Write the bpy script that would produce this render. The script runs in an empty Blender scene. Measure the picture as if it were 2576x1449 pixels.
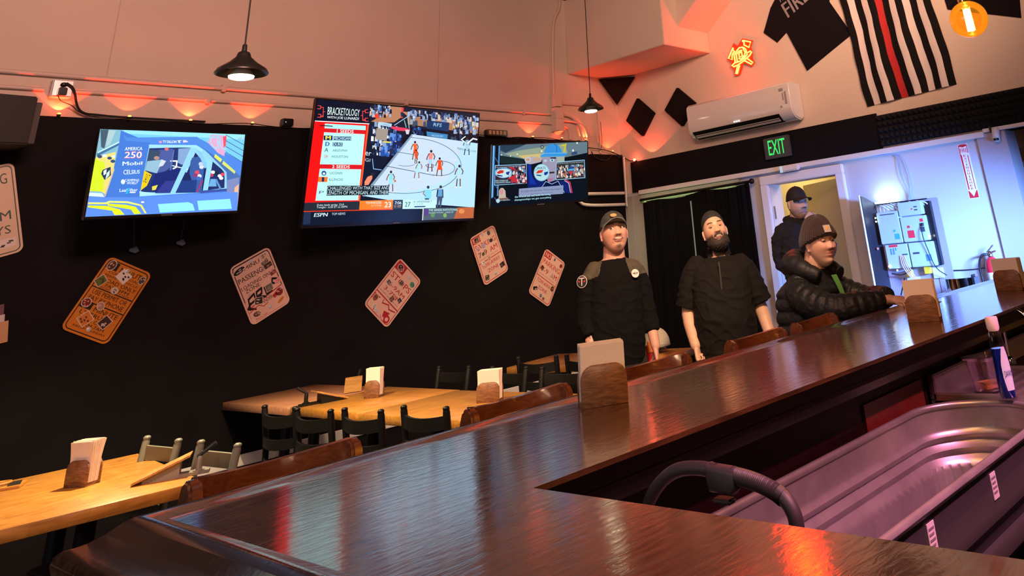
import bpy, bmesh, math, random
from mathutils import Vector, Matrix, Euler
PI = math.pi
random.seed(7)
scn = bpy.context.scene
COL = scn.collection

# ------------------------------------------------------------------ camera, world, large lights, exposure
cam_data = bpy.data.cameras.new('camera')
cam = bpy.data.objects.new('camera', cam_data)
COL.objects.link(cam)
cam_data.sensor_width = 36.0
cam_data.lens = 27.04
cam_data.shift_x = -0.1612
cam_data.shift_y = -0.3518
cam_data.clip_start = 0.05
right = Vector((0.6453, -0.7577, -0.0977))
down = Vector((0.2359, 0.3193, -0.9178))
fwd = Vector((0.7266, 0.5692, 0.3848))
down = (down - fwd * down.dot(fwd)).normalized()
right = down.cross(fwd).normalized()
mw = Matrix((right, -down, -fwd)).transposed().to_4x4()
mw.translation = Vector((0, 0, 1.43))
cam.matrix_world = mw
scn.camera = cam
scn.view_settings.view_transform = 'Standard'
scn.view_settings.look = 'None'
scn.view_settings.gamma = 1
scn.view_settings.use_curve_mapping = False
scn.view_settings.exposure = 0.0

world = bpy.data.worlds.new('world')
scn.world = world
world.use_nodes = True
world.node_tree.nodes['Background'].inputs[0].default_value = (0.05, 0.05, 0.06, 1)
world.node_tree.nodes['Background'].inputs[1].default_value = 0.2


def light(name, kind, loc, energy, color, aim=None, **kw):
    d = bpy.data.lights.new(name, kind)
    d.energy = energy
    d.color = color
    for k, v in kw.items():
        setattr(d, k, v)
    o = bpy.data.objects.new(name, d)
    COL.objects.link(o)
    o.location = loc
    if aim is not None:
        o.rotation_euler = (Vector(aim) - Vector(loc)).to_track_quat('-Z', 'Y').to_euler()
    return o


# assumed daylight: an added unseen fill, left of and behind the camera
light('assumed_daylight_fill', 'AREA', (-2.6, 2.2, 2.1), 30, (0.9, 0.88, 0.95), (2.5, 3.5, 1.2), shape='RECTANGLE', size=2.2, size_y=1.5)
# added warm fills on the walls, for assumed bulbs outside the frame
light('assumed_warm_fill_a', 'AREA', (0.9, 1.6, 4.05), 200, (1.0, 0.50, 0.39), (2.4, 6.6, 4.0), shape='RECTANGLE', size=1.6, size_y=0.7)
light('assumed_warm_fill_b', 'AREA', (4.3, 1.0, 3.9), 29, (1.0, 0.56, 0.36), (6.9, 3.6, 3.7), shape='RECTANGLE', size=1.4, size_y=0.7, spread=math.radians(66))
# added magenta area light, hung unseen above to light the stock tank
light('magenta_fill_tank', 'AREA', (2.3, 0.15, 2.15), 9, (1.0, 0.30, 0.52), (2.3, 1.12, 0.72), shape='RECTANGLE', size=2.2, size_y=0.05, spread=math.radians(34))
# added blue fill, unseen right of the frame, tinting the far wall
light('blue_fill', 'AREA', (5.3, 0.7, 1.5), 48, (0.16, 0.34, 1.0), (6.87, 2.9, 1.15), shape='RECTANGLE', size=0.7, size_y=0.3, spread=math.radians(46))
light('warm_fill_people', 'AREA', (2.6, 1.3, 3.3), 26, (1.0, 0.66, 0.42), (4.1, 3.7, 1.5), shape='DISK', size=0.3, spread=math.radians(62))  # added unseen warm fill that brightens the standing people
light('warm_fill_napkins', 'SPOT', (0.5, 0.1, 2.5), 80, (1.0, 0.60, 0.36), (1.9, 1.9, 1.1), spot_size=math.radians(62), spot_blend=0.6, shadow_soft_size=0.06)  # added unseen warm spot that brightens the napkins on the bar


# ------------------------------------------------------------------ materials
def lin(c):
    if isinstance(c, str):
        c = c.lstrip('#')
        c = [int(c[i:i + 2], 16) / 255 for i in (0, 2, 4)]
    return tuple(x / 12.92 if x <= 0.04045 else ((x + 0.055) / 1.055) ** 2.4 for x in c)


def pm(name, col, rough=0.5, metal=0.0, spec=0.5, bump=0.0, bscale=30, var=0.0, vscale=6, stretch=(1, 1, 1),
       coat=0.0, coat_rough=0.1, col2=None, bdist=0.002, sheen=0, attr=None, detail=4):
    m = bpy.data.materials.new(name)
    m.use_nodes = True
    nt = m.node_tree
    b = nt.nodes['Principled BSDF']
    b.inputs['Base Color'].default_value = (*col, 1)
    b.inputs['Roughness'].default_value = rough
    b.inputs['Metallic'].default_value = metal
    b.inputs['Specular IOR Level'].default_value = spec
    b.inputs['Coat Weight'].default_value = coat
    b.inputs['Coat Roughness'].default_value = coat_rough
    b.inputs['Sheen Weight'].default_value = sheen
    if attr:
        a = nt.nodes.new('ShaderNodeAttribute')
        a.attribute_name = attr
        nt.links.new(a.outputs['Color'], b.inputs['Base Color'])
    if var > 0 or bump > 0 or col2:
        tc = nt.nodes.new('ShaderNodeTexCoord')
        mp = nt.nodes.new('ShaderNodeMapping')
        mp.inputs['Scale'].default_value = stretch
        nt.links.new(tc.outputs['Object'], mp.inputs['Vector'])
    if var > 0 or col2:
        n = nt.nodes.new('ShaderNodeTexNoise')
        n.inputs['Scale'].default_value = vscale
        n.inputs['Detail'].default_value = detail
        nt.links.new(mp.outputs[0], n.inputs['Vector'])
        r = nt.nodes.new('ShaderNodeValToRGB')
        r.color_ramp.elements[0].position = 0.3
        r.color_ramp.elements[1].position = 0.7
        c2 = col2 if col2 else tuple(x * (1 - var) for x in col)
        r.color_ramp.elements[0].color = (*c2, 1)
        r.color_ramp.elements[1].color = (*col, 1)
        nt.links.new(n.outputs['Fac'], r.inputs['Fac'])
        nt.links.new(r.outputs['Color'], b.inputs['Base Color'])
    if bump > 0:
        n2 = nt.nodes.new('ShaderNodeTexNoise')
        n2.inputs['Scale'].default_value = bscale
        n2.inputs['Detail'].default_value = 5
        nt.links.new(mp.outputs[0], n2.inputs['Vector'])
        bp = nt.nodes.new('ShaderNodeBump')
        bp.inputs['Strength'].default_value = bump
        bp.inputs['Distance'].default_value = bdist
        nt.links.new(n2.outputs['Fac'], bp.inputs['Height'])
        nt.links.new(bp.outputs['Normal'], b.inputs['Normal'])
    return m


def em(name, col, strength):
    m = bpy.data.materials.new(name)
    m.use_nodes = True
    nt = m.node_tree
    nt.nodes.remove(nt.nodes['Principled BSDF'])
    e = nt.nodes.new('ShaderNodeEmission')
    e.inputs[0].default_value = (*col, 1)
    e.inputs[1].default_value = strength
    nt.links.new(e.outputs[0], nt.nodes['Material Output'].inputs[0])
    return m


def em_attr(name, strength):
    m = em(name, (1, 1, 1), strength)
    nt = m.node_tree
    a = nt.nodes.new('ShaderNodeAttribute')
    a.attribute_name = 'Col'
    e = [n for n in nt.nodes if n.type == 'EMISSION'][0]
    nt.links.new(a.outputs['Color'], e.inputs[0])
    # the panel glass keeps a faint gloss
    g = nt.nodes.new('ShaderNodeBsdfGlossy')
    g.inputs['Color'].default_value = (0.03, 0.03, 0.03, 1)
    g.inputs['Roughness'].default_value = 0.15
    ad = nt.nodes.new('ShaderNodeAddShader')
    nt.links.new(e.outputs[0], ad.inputs[0])
    nt.links.new(g.outputs[0], ad.inputs[1])
    nt.links.new(ad.outputs[0], nt.nodes['Material Output'].inputs[0])
    return m


# ------------------------------------------------------------------ mesh building
class MB:
    def __init__(self):
        self.v = []
        self.f = []
        self.m = []
        self.c = []
        self.mi = 0
        self.col = None

    def add(self, verts, faces, M=None):
        k = len(self.v)
        for p in verts:
            p = Vector(p)
            self.v.append(M @ p if M is not None else p)
        for f in faces:
            self.f.append([i + k for i in f])
            self.m.append(self.mi)
            self.c.append(self.col)
        return self

    def box(self, x0, x1, y0, y1, z0, z1, M=None, taper=1.0):
        cx, cy = (x0 + x1) / 2, (y0 + y1) / 2
        t = taper
        vs = [(x0, y0, z0), (x1, y0, z0), (x1, y1, z0), (x0, y1, z0)]
        vs += [(cx + (x - cx) * t, cy + (y - cy) * t, z1) for x, y, z in vs]
        return self.add(vs, [(0, 3, 2, 1), (4, 5, 6, 7), (0, 1, 5, 4), (1, 2, 6, 5), (2, 3, 7, 6), (3, 0, 4, 7)], M)

    def rings(self, rs, cap=True, closed=True, loop=False, M=None):
        n = len(rs[0])
        vs = [p for r in rs for p in r]
        fs = []
        R = len(rs)
        for i in range(R if loop else R - 1):
            a, b = i * n, ((i + 1) % R) * n
            for j in range(n if closed else n - 1):
                j2 = (j + 1) % n
                fs.append((a + j, a + j2, b + j2, b + j))
        if cap and not loop:
            fs.append(tuple(reversed(range(n))))
            fs.append(tuple(range((R - 1) * n, R * n)))
        return self.add(vs, fs, M)

    def tube(self, pts, r, n=8, cap=True, M=None, flat=1.0):
        pts = [Vector(p) for p in pts]
        rr = r if isinstance(r, (list, tuple)) else [r] * len(pts)
        up = None
        out = []
        for i, p in enumerate(pts):
            t = (pts[min(i + 1, len(pts) - 1)] - pts[max(i - 1, 0)]).normalized()
            if up is None:
                up = Vector((0, 0, 1)) if abs(t.z) < 0.9 else Vector((1, 0, 0))
            s = t.cross(up)
            if s.length < 1e-4:
                s = t.orthogonal()
            s.normalize()
            up = s.cross(t).normalized()
            out.append([p + (s * math.cos(a) + up * math.sin(a) * flat) * rr[i] for a in [2 * PI * k / n for k in range(n)]])
        return self.rings(out, cap, M=M)

    def lathe(self, prof, n=24, M=None, cap=True):
        rs = [[(r * math.cos(2 * PI * k / n), r * math.sin(2 * PI * k / n), z) for k in range(n)] for r, z in prof]
        return self.rings(rs, cap, M=M)

    def prism(self, poly, z0, z1, M=None):
        n = len(poly)
        vs = [(x, y, z0) for x, y in poly] + [(x, y, z1) for x, y in poly]
        fs = [tuple(reversed(range(n))), tuple(range(n, 2 * n))]
        fs += [(i, (i + 1) % n, n + (i + 1) % n, n + i) for i in range(n)]
        return self.add(vs, fs, M)

    def sphere(self, c, r, n=16, m=10, M=None):
        if not isinstance(r, (list, tuple)):
            r = (r, r, r)
        rs = []
        for i in range(1, m):
            t = PI * i / m
            rs.append([(c[0] + r[0] * math.sin(t) * math.cos(2 * PI * k / n), c[1] + r[1] * math.sin(t) * math.sin(2 * PI * k / n), c[2] - r[2] * math.cos(t)) for k in range(n)])
        return self.rings(rs, True, M=M)

    def build(self, name, mats, parent=None, smooth=False, bevel=0, seg=2, angle=35, loc=None):
        me = bpy.data.meshes.new(name)
        me.from_pydata([tuple(p) for p in self.v], [], self.f)
        if not isinstance(mats, (list, tuple)):
            mats = [mats]
        for m in mats:
            me.materials.append(m)
        for i, p in enumerate(me.polygons):
            p.material_index = self.m[i]
            p.use_smooth = smooth
        if any(c is not None for c in self.c):
            ca = me.color_attributes.new('Col', 'FLOAT_COLOR', 'CORNER')
            for i, p in enumerate(me.polygons):
                c = self.c[i] or (0, 0, 0)
                for li in p.loop_indices:
                    ca.data[li].color = (*c, 1)
        if bevel > 0:
            bm = bmesh.new()
            bm.from_mesh(me)
            bmesh.ops.recalc_face_normals(bm, faces=bm.faces)
            es = [e for e in bm.edges if len(e.link_faces) == 2 and e.calc_face_angle(0) > math.radians(angle)]
            bmesh.ops.bevel(bm, geom=es, offset=bevel, segments=seg, affect='EDGES', clamp_overlap=True)
            bm.to_mesh(me)
            bm.free()
            for p in me.polygons:
                p.use_smooth = True
            me.set_sharp_from_angle(angle=math.radians(50))
        elif smooth:
            bm = bmesh.new()
            bm.from_mesh(me)
            bmesh.ops.recalc_face_normals(bm, faces=bm.faces)
            bm.to_mesh(me)
            bm.free()
            me.set_sharp_from_angle(angle=math.radians(50))
        me.update()
        o = bpy.data.objects.new(name, me)
        COL.objects.link(o)
        if parent is not None:
            o.parent = parent
        if loc is not None:
            o.location = loc
        return o


def tag(o, label=None, cat=None, group=None, kind=None):
    if label:
        o['label'] = label
    if cat:
        o['category'] = cat
    if group:
        o['group'] = group
    if kind:
        o['kind'] = kind
    return o


def thing(name, label, cat, loc=(0, 0, 0), rz=0.0, group=None, rot=None):
    o = bpy.data.objects.new(name, None)
    o.empty_display_size = 0.1
    COL.objects.link(o)
    o.location = loc
    o.rotation_euler = rot if rot is not None else (0, 0, rz)
    return tag(o, label, cat, group)


def struct(o):
    o['kind'] = 'structure'
    return o


def copy_tree(o, parent=None):
    c = o.copy()
    COL.objects.link(c)
    if parent is not None:
        c.parent = parent
    for ch in list(o.children):
        copy_tree(ch, c)
    return c


def chaikin(pts, k=2, closed=False):
    pts = [Vector(p) for p in pts]
    for _ in range(k):
        out = [] if closed else [pts[0]]
        n = len(pts)
        for i in range(n if closed else n - 1):
            a, b = pts[i], pts[(i + 1) % n]
            out += [a.lerp(b, 0.25), a.lerp(b, 0.75)]
        if not closed:
            out.append(pts[-1])
        pts = out
    return pts


def rrect(w, h, r, n=5, cx=0, cy=0):
    out = []
    for sx, sy, a0 in ((1, 1, 0), (-1, 1, 90), (-1, -1, 180), (1, -1, 270)):
        for k in range(n + 1):
            a = math.radians(a0 + 90 * k / n)
            out.append((cx + sx * (w / 2 - r) + r * math.cos(a), cy + sy * (h / 2 - r) + r * math.sin(a)))
    return out


# lettering: the outlines of a text as flat polygons in the unit (height) of one capital
_tc = {}


def text_polys(s, bold=0.0):
    key = (s, bold)
    if key in _tc:
        return _tc[key]
    cu = bpy.data.curves.new('t', 'FONT')
    cu.body = s
    cu.size = 1
    cu.resolution_u = 2
    o = bpy.data.objects.new('t', cu)
    COL.objects.link(o)
    bpy.context.view_layer.update()
    dg = bpy.context.evaluated_depsgraph_get()
    me = bpy.data.meshes.new_from_object(o.evaluated_get(dg))
    vs = [(v.co.x, v.co.y) for v in me.vertices]
    fs = [tuple(p.vertices) for p in me.polygons]
    bpy.data.objects.remove(o)
    bpy.data.curves.remove(cu)
    bpy.data.meshes.remove(me)
    if vs:
        x0 = min(v[0] for v in vs)
        x1 = max(v[0] for v in vs)
        y0 = min(v[1] for v in vs)
        y1 = max(v[1] for v in vs)
        if bold > 0:
            # heavier strokes: the same outlines set twice more, a touch to each side
            n = len(vs)
            vs = vs + [(x - bold, y) for x, y in vs] + [(x + bold, y) for x, y in vs]
            fs = fs + [tuple(i + n * k for i in f) for k in (1, 2) for f in fs]
            x0 -= bold
            x1 += bold
        vs = [((x - x0) / max(x1 - x0, 1e-6), (y - y0) / max(y1 - y0, 1e-6)) for x, y in vs]
    _tc[key] = (vs, fs)
    return _tc[key]


class Art:
    """flat artwork on a rectangle w x h; drawn in a frame given by four corner
    coordinates of the drawing (TL, TR, BR, BL); layers rise by a hair each"""

    def __init__(self, w, h, quad, y0=0.0, step=0.00002):
        self.w, self.h = w, h
        self.mb = MB()
        self.y = y0
        self.step = step
        (x0, y0_), (x1, y1), (x2, y2), (x3, y3) = quad
        dx1, dx2, dx3 = x1 - x2, x3 - x2, x0 - x1 + x2 - x3
        dy1, dy2, dy3 = y1 - y2, y3 - y2, y0_ - y1 + y2 - y3
        den = dx1 * dy2 - dx2 * dy1
        g = (dx3 * dy2 - dx2 * dy3) / den
        hh = (dx1 * dy3 - dx3 * dy1) / den
        H = Matrix(((x1 - x0 + g * x1, x3 - x0 + hh * x3, x0), (y1 - y0_ + g * y1, y3 - y0_ + hh * y3, y0_), (g, hh, 1)))
        self.Hi = H.inverted()

    def uv(self, p):
        q = self.Hi @ Vector((p[0], p[1], 1))
        return q.x / q.z, q.y / q.z

    def place(self, u, v):
        return ((u - 0.5) * self.w, -self.y, (0.5 - v) * self.h)

    def poly(self, pts, col, raw=False, clip=True):
        q = [p if raw else self.uv(p) for p in pts]
        if clip:
            for ax, s, lim in ((0, 1, 0), (0, -1, -1), (1, 1, 0), (1, -1, -1)):
                out = []
                for i in range(len(q)):
                    a, b = q[i], q[(i + 1) % len(q)]
                    da, db = a[ax] * s - lim, b[ax] * s - lim
                    if da >= 0:
                        out.append(a)
                    if da * db < 0:
                        t = da / (da - db)
                        out.append((a[0] + (b[0] - a[0]) * t, a[1] + (b[1] - a[1]) * t))
                q = out
                if not q:
                    return
        self.y += self.step
        self.mb.col = lin(col)
        # make faces look to -y
        ar = sum(q[i][0] * q[(i + 1) % len(q)][1] - q[(i + 1) % len(q)][0] * q[i][1] for i in range(len(q)))
        if ar > 0:
            q = list(reversed(q))
        self.mb.add([self.place(*p) for p in q], [tuple(range(len(q)))])

    def ell(self, cx, cy, rx, ry, col, n=20, raw=False):
        self.poly([(cx + rx * math.cos(2 * PI * k / n), cy + ry * math.sin(2 * PI * k / n)) for k in range(n)], col, raw)

    def line(self, pts, wd, col, raw=False):
        for a, b in zip(pts[:-1], pts[1:]):
            dx, dy = b[0] - a[0], b[1] - a[1]
            l = math.hypot(dx, dy) or 1
            nx, ny = -dy / l * wd / 2, dx / l * wd / 2
            ex, ey = dx / l * wd * 0.3, dy / l * wd * 0.3
            self.poly([(a[0] + nx - ex, a[1] + ny - ey), (b[0] + nx + ex, b[1] + ny + ey), (b[0] - nx + ex, b[1] - ny + ey), (a[0] - nx - ex, a[1] - ny - ey)], col, raw)

    def text(self, s, quad, col, raw=False, bold=0.0):
        """quad: TL, TR, BR, BL of the lettering's box"""
        vs, fs = text_polys(s, bold)
        if not vs:
            return
        q = [p if raw else self.uv(p) for p in quad]
        self.y += self.step
        self.mb.col = lin(col)
        P = []
        nb = len(vs) // (3 if bold > 0 else 1)
        ybase = self.y
        for i, (x, y) in enumerate(vs):
            self.y = ybase + self.step * (i // nb)
            t0 = (q[0][0] + (q[1][0] - q[0][0]) * x, q[0][1] + (q[1][1] - q[0][1]) * x)
            b0 = (q[3][0] + (q[2][0] - q[3][0]) * x, q[3][1] + (q[2][1] - q[3][1]) * x)
            P.append(self.place(b0[0] + (t0[0] - b0[0]) * y, b0[1] + (t0[1] - b0[1]) * y))
        self.y = ybase + self.step * 2
        self.mb.add(P, fs)

    def build(self, name, mat, parent):
        return self.mb.build(name, mat, parent)


M = {}
M['wall'] = pm('painted_plaster', (0.64, 0.53, 0.43), 0.75, bump=0.35, bscale=60, bdist=0.004, var=0.06, vscale=1.5)
M['wall_lav'] = pm('white_plaster', (0.46, 0.46, 0.47), 0.7, bump=0.2, bscale=50, bdist=0.002)
M['black_wall'] = pm('black_wall_board', (0.0065, 0.0058, 0.0072), 0.7, spec=0.12, bump=0.15, bscale=8, var=0.4, vscale=3)
M['black'] = pm('matt_black', (0.008, 0.008, 0.009), 0.6)
M['blackgloss'] = pm('glossy_black_plastic', (0.012, 0.012, 0.013), 0.22)
M['cloth_black'] = pm('black_cloth', (0.0022, 0.002, 0.0022), 0.9, spec=0.1)
M['white'] = pm('white_plastic', (0.72, 0.72, 0.71), 0.35)
M['whitepaint'] = pm('white_gloss_paint', (0.66, 0.65, 0.63), 0.4, bump=0.15, bscale=25)
M['metal'] = pm('brushed_steel', (0.55, 0.55, 0.56), 0.35, metal=1)
M['chrome'] = pm('chrome', (0.8, 0.8, 0.82), 0.08, metal=1)
M['darkmetal'] = pm('black_powder_coated_metal', (0.006, 0.006, 0.0056), 0.45, spec=0.25, bump=0.1, bscale=80)
M['greenmetal'] = pm('grey_green_metal', (0.16, 0.17, 0.13), 0.45)
M['ceil'] = pm('dark_ceiling_boards', (0.035, 0.022, 0.018), 0.8, var=0.5, vscale=2)
M['floor'] = pm('dark_floor', (0.02, 0.018, 0.018), 0.45, bump=0.1, bscale=5, var=0.4, vscale=2)
M['napkin'] = pm('paper_napkin', (0.80, 0.70, 0.60), 0.9, bump=0.6, bscale=220, bdist=0.001)
M['skin0'] = None


def wood(name, c1, c2, rough, coat, coat_rough, scale=3.0, stretch=(1, 14, 14), bump=0.05, planks=None, bdist=0.001, dist=2.2, bstretch=None, bscale=6.0, spec=0.5):
    m = bpy.data.materials.new(name)
    m.use_nodes = True
    nt = m.node_tree
    b = nt.nodes['Principled BSDF']
    b.inputs['Roughness'].default_value = rough
    b.inputs['Coat Weight'].default_value = coat
    b.inputs['Coat Roughness'].default_value = coat_rough
    b.inputs['Specular IOR Level'].default_value = spec
    tc = nt.nodes.new('ShaderNodeTexCoord')
    mp = nt.nodes.new('ShaderNodeMapping')
    mp.inputs['Scale'].default_value = stretch
    nt.links.new(tc.outputs['Object'], mp.inputs['Vector'])
    n = nt.nodes.new('ShaderNodeTexNoise')
    n.inputs['Scale'].default_value = scale
    n.inputs['Detail'].default_value = 6
    n.inputs['Distortion'].default_value = dist
    nt.links.new(mp.outputs[0], n.inputs['Vector'])
    r = nt.nodes.new('ShaderNodeValToRGB')
    r.color_ramp.elements[0].position = 0.32
    r.color_ramp.elements[1].position = 0.66
    r.color_ramp.elements[0].color = (*c2, 1)
    r.color_ramp.elements[1].color = (*c1, 1)
    nt.links.new(n.outputs['Fac'], r.inputs['Fac'])
    outc = r.outputs['Color']
    if planks:
        bk = nt.nodes.new('ShaderNodeTexBrick')
        bk.inputs['Scale'].default_value = 1.0
        bk.inputs['Brick Width'].default_value = planks[0]
        bk.inputs['Row Height'].default_value = planks[1]
        bk.inputs['Mortar Size'].default_value = 0.0006
        bk.inputs['Color1'].default_value = (1, 1, 1, 1)
        bk.inputs['Color2'].default_value = (0.72, 0.68, 0.62, 1)
        bk.inputs['Mortar'].default_value = (0.5, 0.42, 0.35, 1)
        mp2 = nt.nodes.new('ShaderNodeMapping')
        mp2.inputs['Rotation'].default_value = (0, 0, planks[2])
        nt.links.new(tc.outputs['Object'], mp2.inputs['Vector'])
        nt.links.new(mp2.outputs[0], bk.inputs['Vector'])
        mx = nt.nodes.new('ShaderNodeMix')
        mx.data_type = 'RGBA'
        mx.blend_type = 'MULTIPLY'
        mx.inputs['Factor'].default_value = 0.35
        nt.links.new(outc, mx.inputs['A'])
        nt.links.new(bk.outputs['Color'], mx.inputs['B'])
        outc = mx.outputs['Result']
    nt.links.new(outc, b.inputs['Base Color'])
    if coat >= 1:
        b.inputs['Coat IOR'].default_value = 1.8
    if bump > 0:
        mp3 = nt.nodes.new('ShaderNodeMapping')
        mp3.inputs['Scale'].default_value = bstretch or stretch
        mp3.inputs['Rotation'].default_value = (0, 0, 0.25 if bstretch else 0)
        nt.links.new(tc.outputs['Object'], mp3.inputs['Vector'])
        n3 = nt.nodes.new('ShaderNodeTexNoise')
        n3.inputs['Scale'].default_value = bscale
        n3.inputs['Detail'].default_value = 5
        n3.inputs['Roughness'].default_value = 0.6
        n3.inputs['Distortion'].default_value = 0.6
        nt.links.new(mp3.outputs[0], n3.inputs['Vector'])
        bp = nt.nodes.new('ShaderNodeBump')
        bp.inputs['Strength'].default_value = bump
        bp.inputs['Distance'].default_value = bdist
        nt.links.new(n3.outputs['Fac'], bp.inputs['Height'])
        nt.links.new(bp.outputs['Normal'], b.inputs['Normal'])
        nt.links.new(bp.outputs['Normal'], b.inputs['Coat Normal'])
    return m


M['bar'] = wood('lacquered_dark_wood', (0.100, 0.042, 0.018), (0.030, 0.012, 0.007), 0.4, 1.0, 0.085, scale=2.5, stretch=(1, 9, 9), bump=0.22, bdist=0.0016, bstretch=(5, 17, 10), bscale=4.5, spec=0.2)
M['mahogany'] = wood('red_mahogany', (0.20, 0.060, 0.018), (0.09, 0.022, 0.008), 0.35, 0.8, 0.08, scale=3, bump=0.02)
M['die'] = wood('dark_mahogany_panel', (0.022, 0.004, 0.004), (0.010, 0.002, 0.002), 0.5, 0.05, 0.3, spec=0.2, scale=3, bump=0.02)
M['butcher'] = wood('butcher_block', (0.58, 0.27, 0.050), (0.38, 0.16, 0.026), 0.38, 0.15, 0.25, scale=2.2, stretch=(2, 10, 10), bump=0.03, planks=(0.9, 0.045, PI / 2))
M['butcher_x'] = wood('butcher_block_long', (0.62, 0.33, 0.105), (0.42, 0.20, 0.055), 0.38, 0.15, 0.25, scale=2.2, stretch=(10, 2, 10), bump=0.03, planks=(0.9, 0.045, PI / 2))
M['holder'] = wood('stained_holder_wood', (0.30, 0.135, 0.055), (0.11, 0.045, 0.02), 0.5, 0.1, 0.3, scale=9, stretch=(1, 1, 5), bump=0.05, dist=3.5)

# ------------------------------------------------------------------ room shell
D, L, H, T0 = 6.6, 6.87, 4.33, 2.675


def sbox(name, mat, b, bevel=0):
    mb = MB()
    mb.box(*b)
    return struct(mb.build(name, mat, bevel=bevel))


sbox('floor', M['floor'], (-3.2, 9.2, -3.2, 6.9, -0.1, 0.0))
sbox('ceiling', M['ceil'], (-3.2, 9.2, -3.2, 6.9, H, H + 0.1))
sbox('wall_left', M['wall'], (-3.2, 7.1, D, D + 0.2, 0, H))
sbox('wall_near', M['wall_lav'], (-3.4, -3.2, -3.2, 6.9, 0, H))
sbox('wall_right', M['wall_lav'], (-3.2, 9.2, -3.4, -3.2, 0, H))
# far wall with the doorway (y 3.80-4.56) cut out, an alcove at its right end
YD0, YD1, ZD = 3.77, 4.55, 1.945
mb = MB()
mb.box(L, L + 0.2, YD1, D + 0.2, 0, H)
mb.box(L, L + 0.2, 2.38, YD0, 0, H)
mb.box(L, L + 0.2, YD0, YD1, ZD, H)
mb.box(L, L + 0.2, -3.2, 2.38, 2.09, H)
struct(mb.build('wall_far', M['wall']))
mb = MB()
mb.box(L - 0.004, L, 2.38, YD0, 0, 2.09)
mb.box(L - 0.004, L, YD1, 6.6, 0, 2.09)
mb.box(L - 0.004, L, YD0, YD1, ZD, 2.09)
struct(mb.build('trim_1', M['wall_lav']))
sbox('wall_alcove', pm('tan_plaster', (0.60, 0.44, 0.29), 0.8, bump=0.1), (8.1, 8.2, -3.2, 2.5, 0, 2.3))
sbox('wall_alcove_side', M['wall'], (L + 0.2, 8.1, 2.3, 2.5, 0, 2.3))
mb = MB()
mb.box(L - 0.03, L + 0.24, 2.13, 2.38, 0, 2.09)
struct(mb.build('trim_2', pm('post_paint', (0.36, 0.33, 0.35), 0.6, bump=0.2, bscale=20), bevel=0.006))

# plaster soffit and the sloped casing above it
mb = MB()
mb.box(6.08, L, 5.1, D, 3.432, H)
struct(mb.build('ceiling_soffit', M['wall'], bevel=0.006))
mb = MB()
X0, X1 = 6.33, L
ya, yb = 5.1, 3.9
za, zb = 3.66, 4.33 + 0.24
mb.add([(X0, ya, za), (X1, ya, za), (X1, yb, zb), (X0, yb, zb), (X0, ya, H + .3), (X1, ya, H + .3)],
       [(0, 1, 2, 3), (0, 3, 4), (1, 5, 2), (0, 4, 5, 1), (3, 2, 5, 4)])
struct(mb.build('ceiling_slope', M['wall']))

# black wainscot boards and the black header band
mb = MB()
mb.box(-3.2, 6.30, D - 0.03, D, 0.0, T0)
mb.box(6.30, L, D - 0.03, D, 0.0, 2.535)
tag(mb.build('wainscot_panel', M['black_wall']), kind='structure')
mb = MB()
mb.box(L - 0.03, L, 3.25, 6.42, 2.09, 2.425)
mb.box(L - 0.03, L, -0.5, 3.25, 2.12, 2.40)
struct(mb.build('trim_3', M['black_wall']))
mb = MB()
mb.box(L - 0.06, L, 2.3, 6.3, 2.055, 2.10)
mb.box(L - 0.06, L + 0.2, -0.5, 2.3, 2.09, 2.12)
struct(mb.build('trim_4', M['whitepaint'], bevel=0.004))
# white strip low on the black wall
mb = MB()
mb.box(-1.0, 6.6, D - 0.05, D - 0.03, 0.345, 0.415)
struct(mb.build('baseboard_left', M['whitepaint'], bevel=0.004))
# faint plaster panel seam
mb = MB()
for x in (1.62, 4.35):
    mb.box(x, x + 0.008, D - 0.0025, D, 2.98, H)
struct(mb.build('trim_5', pm('seam', (0.5, 0.41, 0.33), 0.8)))

# pyramid acoustic foam along the header: one glued-on sheet
mb = MB()
P_ = 0.052
ny = int((3.27 + 0.5) / P_)
nz = 5
for j in range(nz):
    for i in range(ny):
        y0 = 3.25 - i * P_
        z0 = 2.12 + j * 0.056
        xa = L - 0.035
        mb.add([(xa, y0, z0), (xa, y0 - P_, z0), (xa, y0 - P_, z0 + 0.056), (xa, y0, z0 + 0.056), (xa - 0.045, y0 - P_ / 2, z0 + 0.028)],
               [(0, 1, 4), (1, 2, 4), (2, 3, 4), (3, 0, 4)])
tag(mb.build('acoustic_foam', pm('charcoal_foam', (0.012, 0.012, 0.014), 0.9, spec=0.15)), 'strip of charcoal pyramid acoustic foam on the header above the lavender wall', 'foam')

# ------------------------------------------------------------------ the doorway: frame, room behind, door leaf
mb = MB()
fr = 0.085
for (y0, y1, z0, z1) in ((YD1, YD1 + fr, 0, ZD), (YD0 - fr, YD0, 0, ZD), (YD0 - fr, YD1 + fr, ZD, ZD + fr)):
    mb.box(L - 0.05, L - 0.004, y0, y1, z0, z1)
df = struct(mb.build('door_1', M['whitepaint'], bevel=0.006))
yel = pm('yellow_painted_wall', (0.60, 0.48, 0.22), 0.7, bump=0.1)
mb = MB()
mb.box(L + 0.2, 9.0, 4.75, 4.85, 0, 2.6)
mb.box(L + 0.2, 9.0, 3.3, 3.4, 0, 2.6)
mb.box(8.9, 9.0, 3.4, 4.75, 0, 2.6)
mb.box(L + 0.2, 9.0, 3.3, 4.85, 2.6, 2.7)
struct(mb.build('wall_back_room', yel))
light('back_room_lamp', 'AREA', (7.9, 4.1, 2.5), 22, (1.0, 0.85, 0.55), (7.9, 4.1, 0), shape='DISK', size=0.6)
lf = thing('door_leaf', 'yellow painted door leaf standing open inside the doorway', 'door', (L + 0.2, 3.74, 0), math.radians(60))
tag(lf, kind='structure')
mb = MB()
mb.box(0, 0.9, 0, 0.04, 0.01, 1.93)
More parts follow.
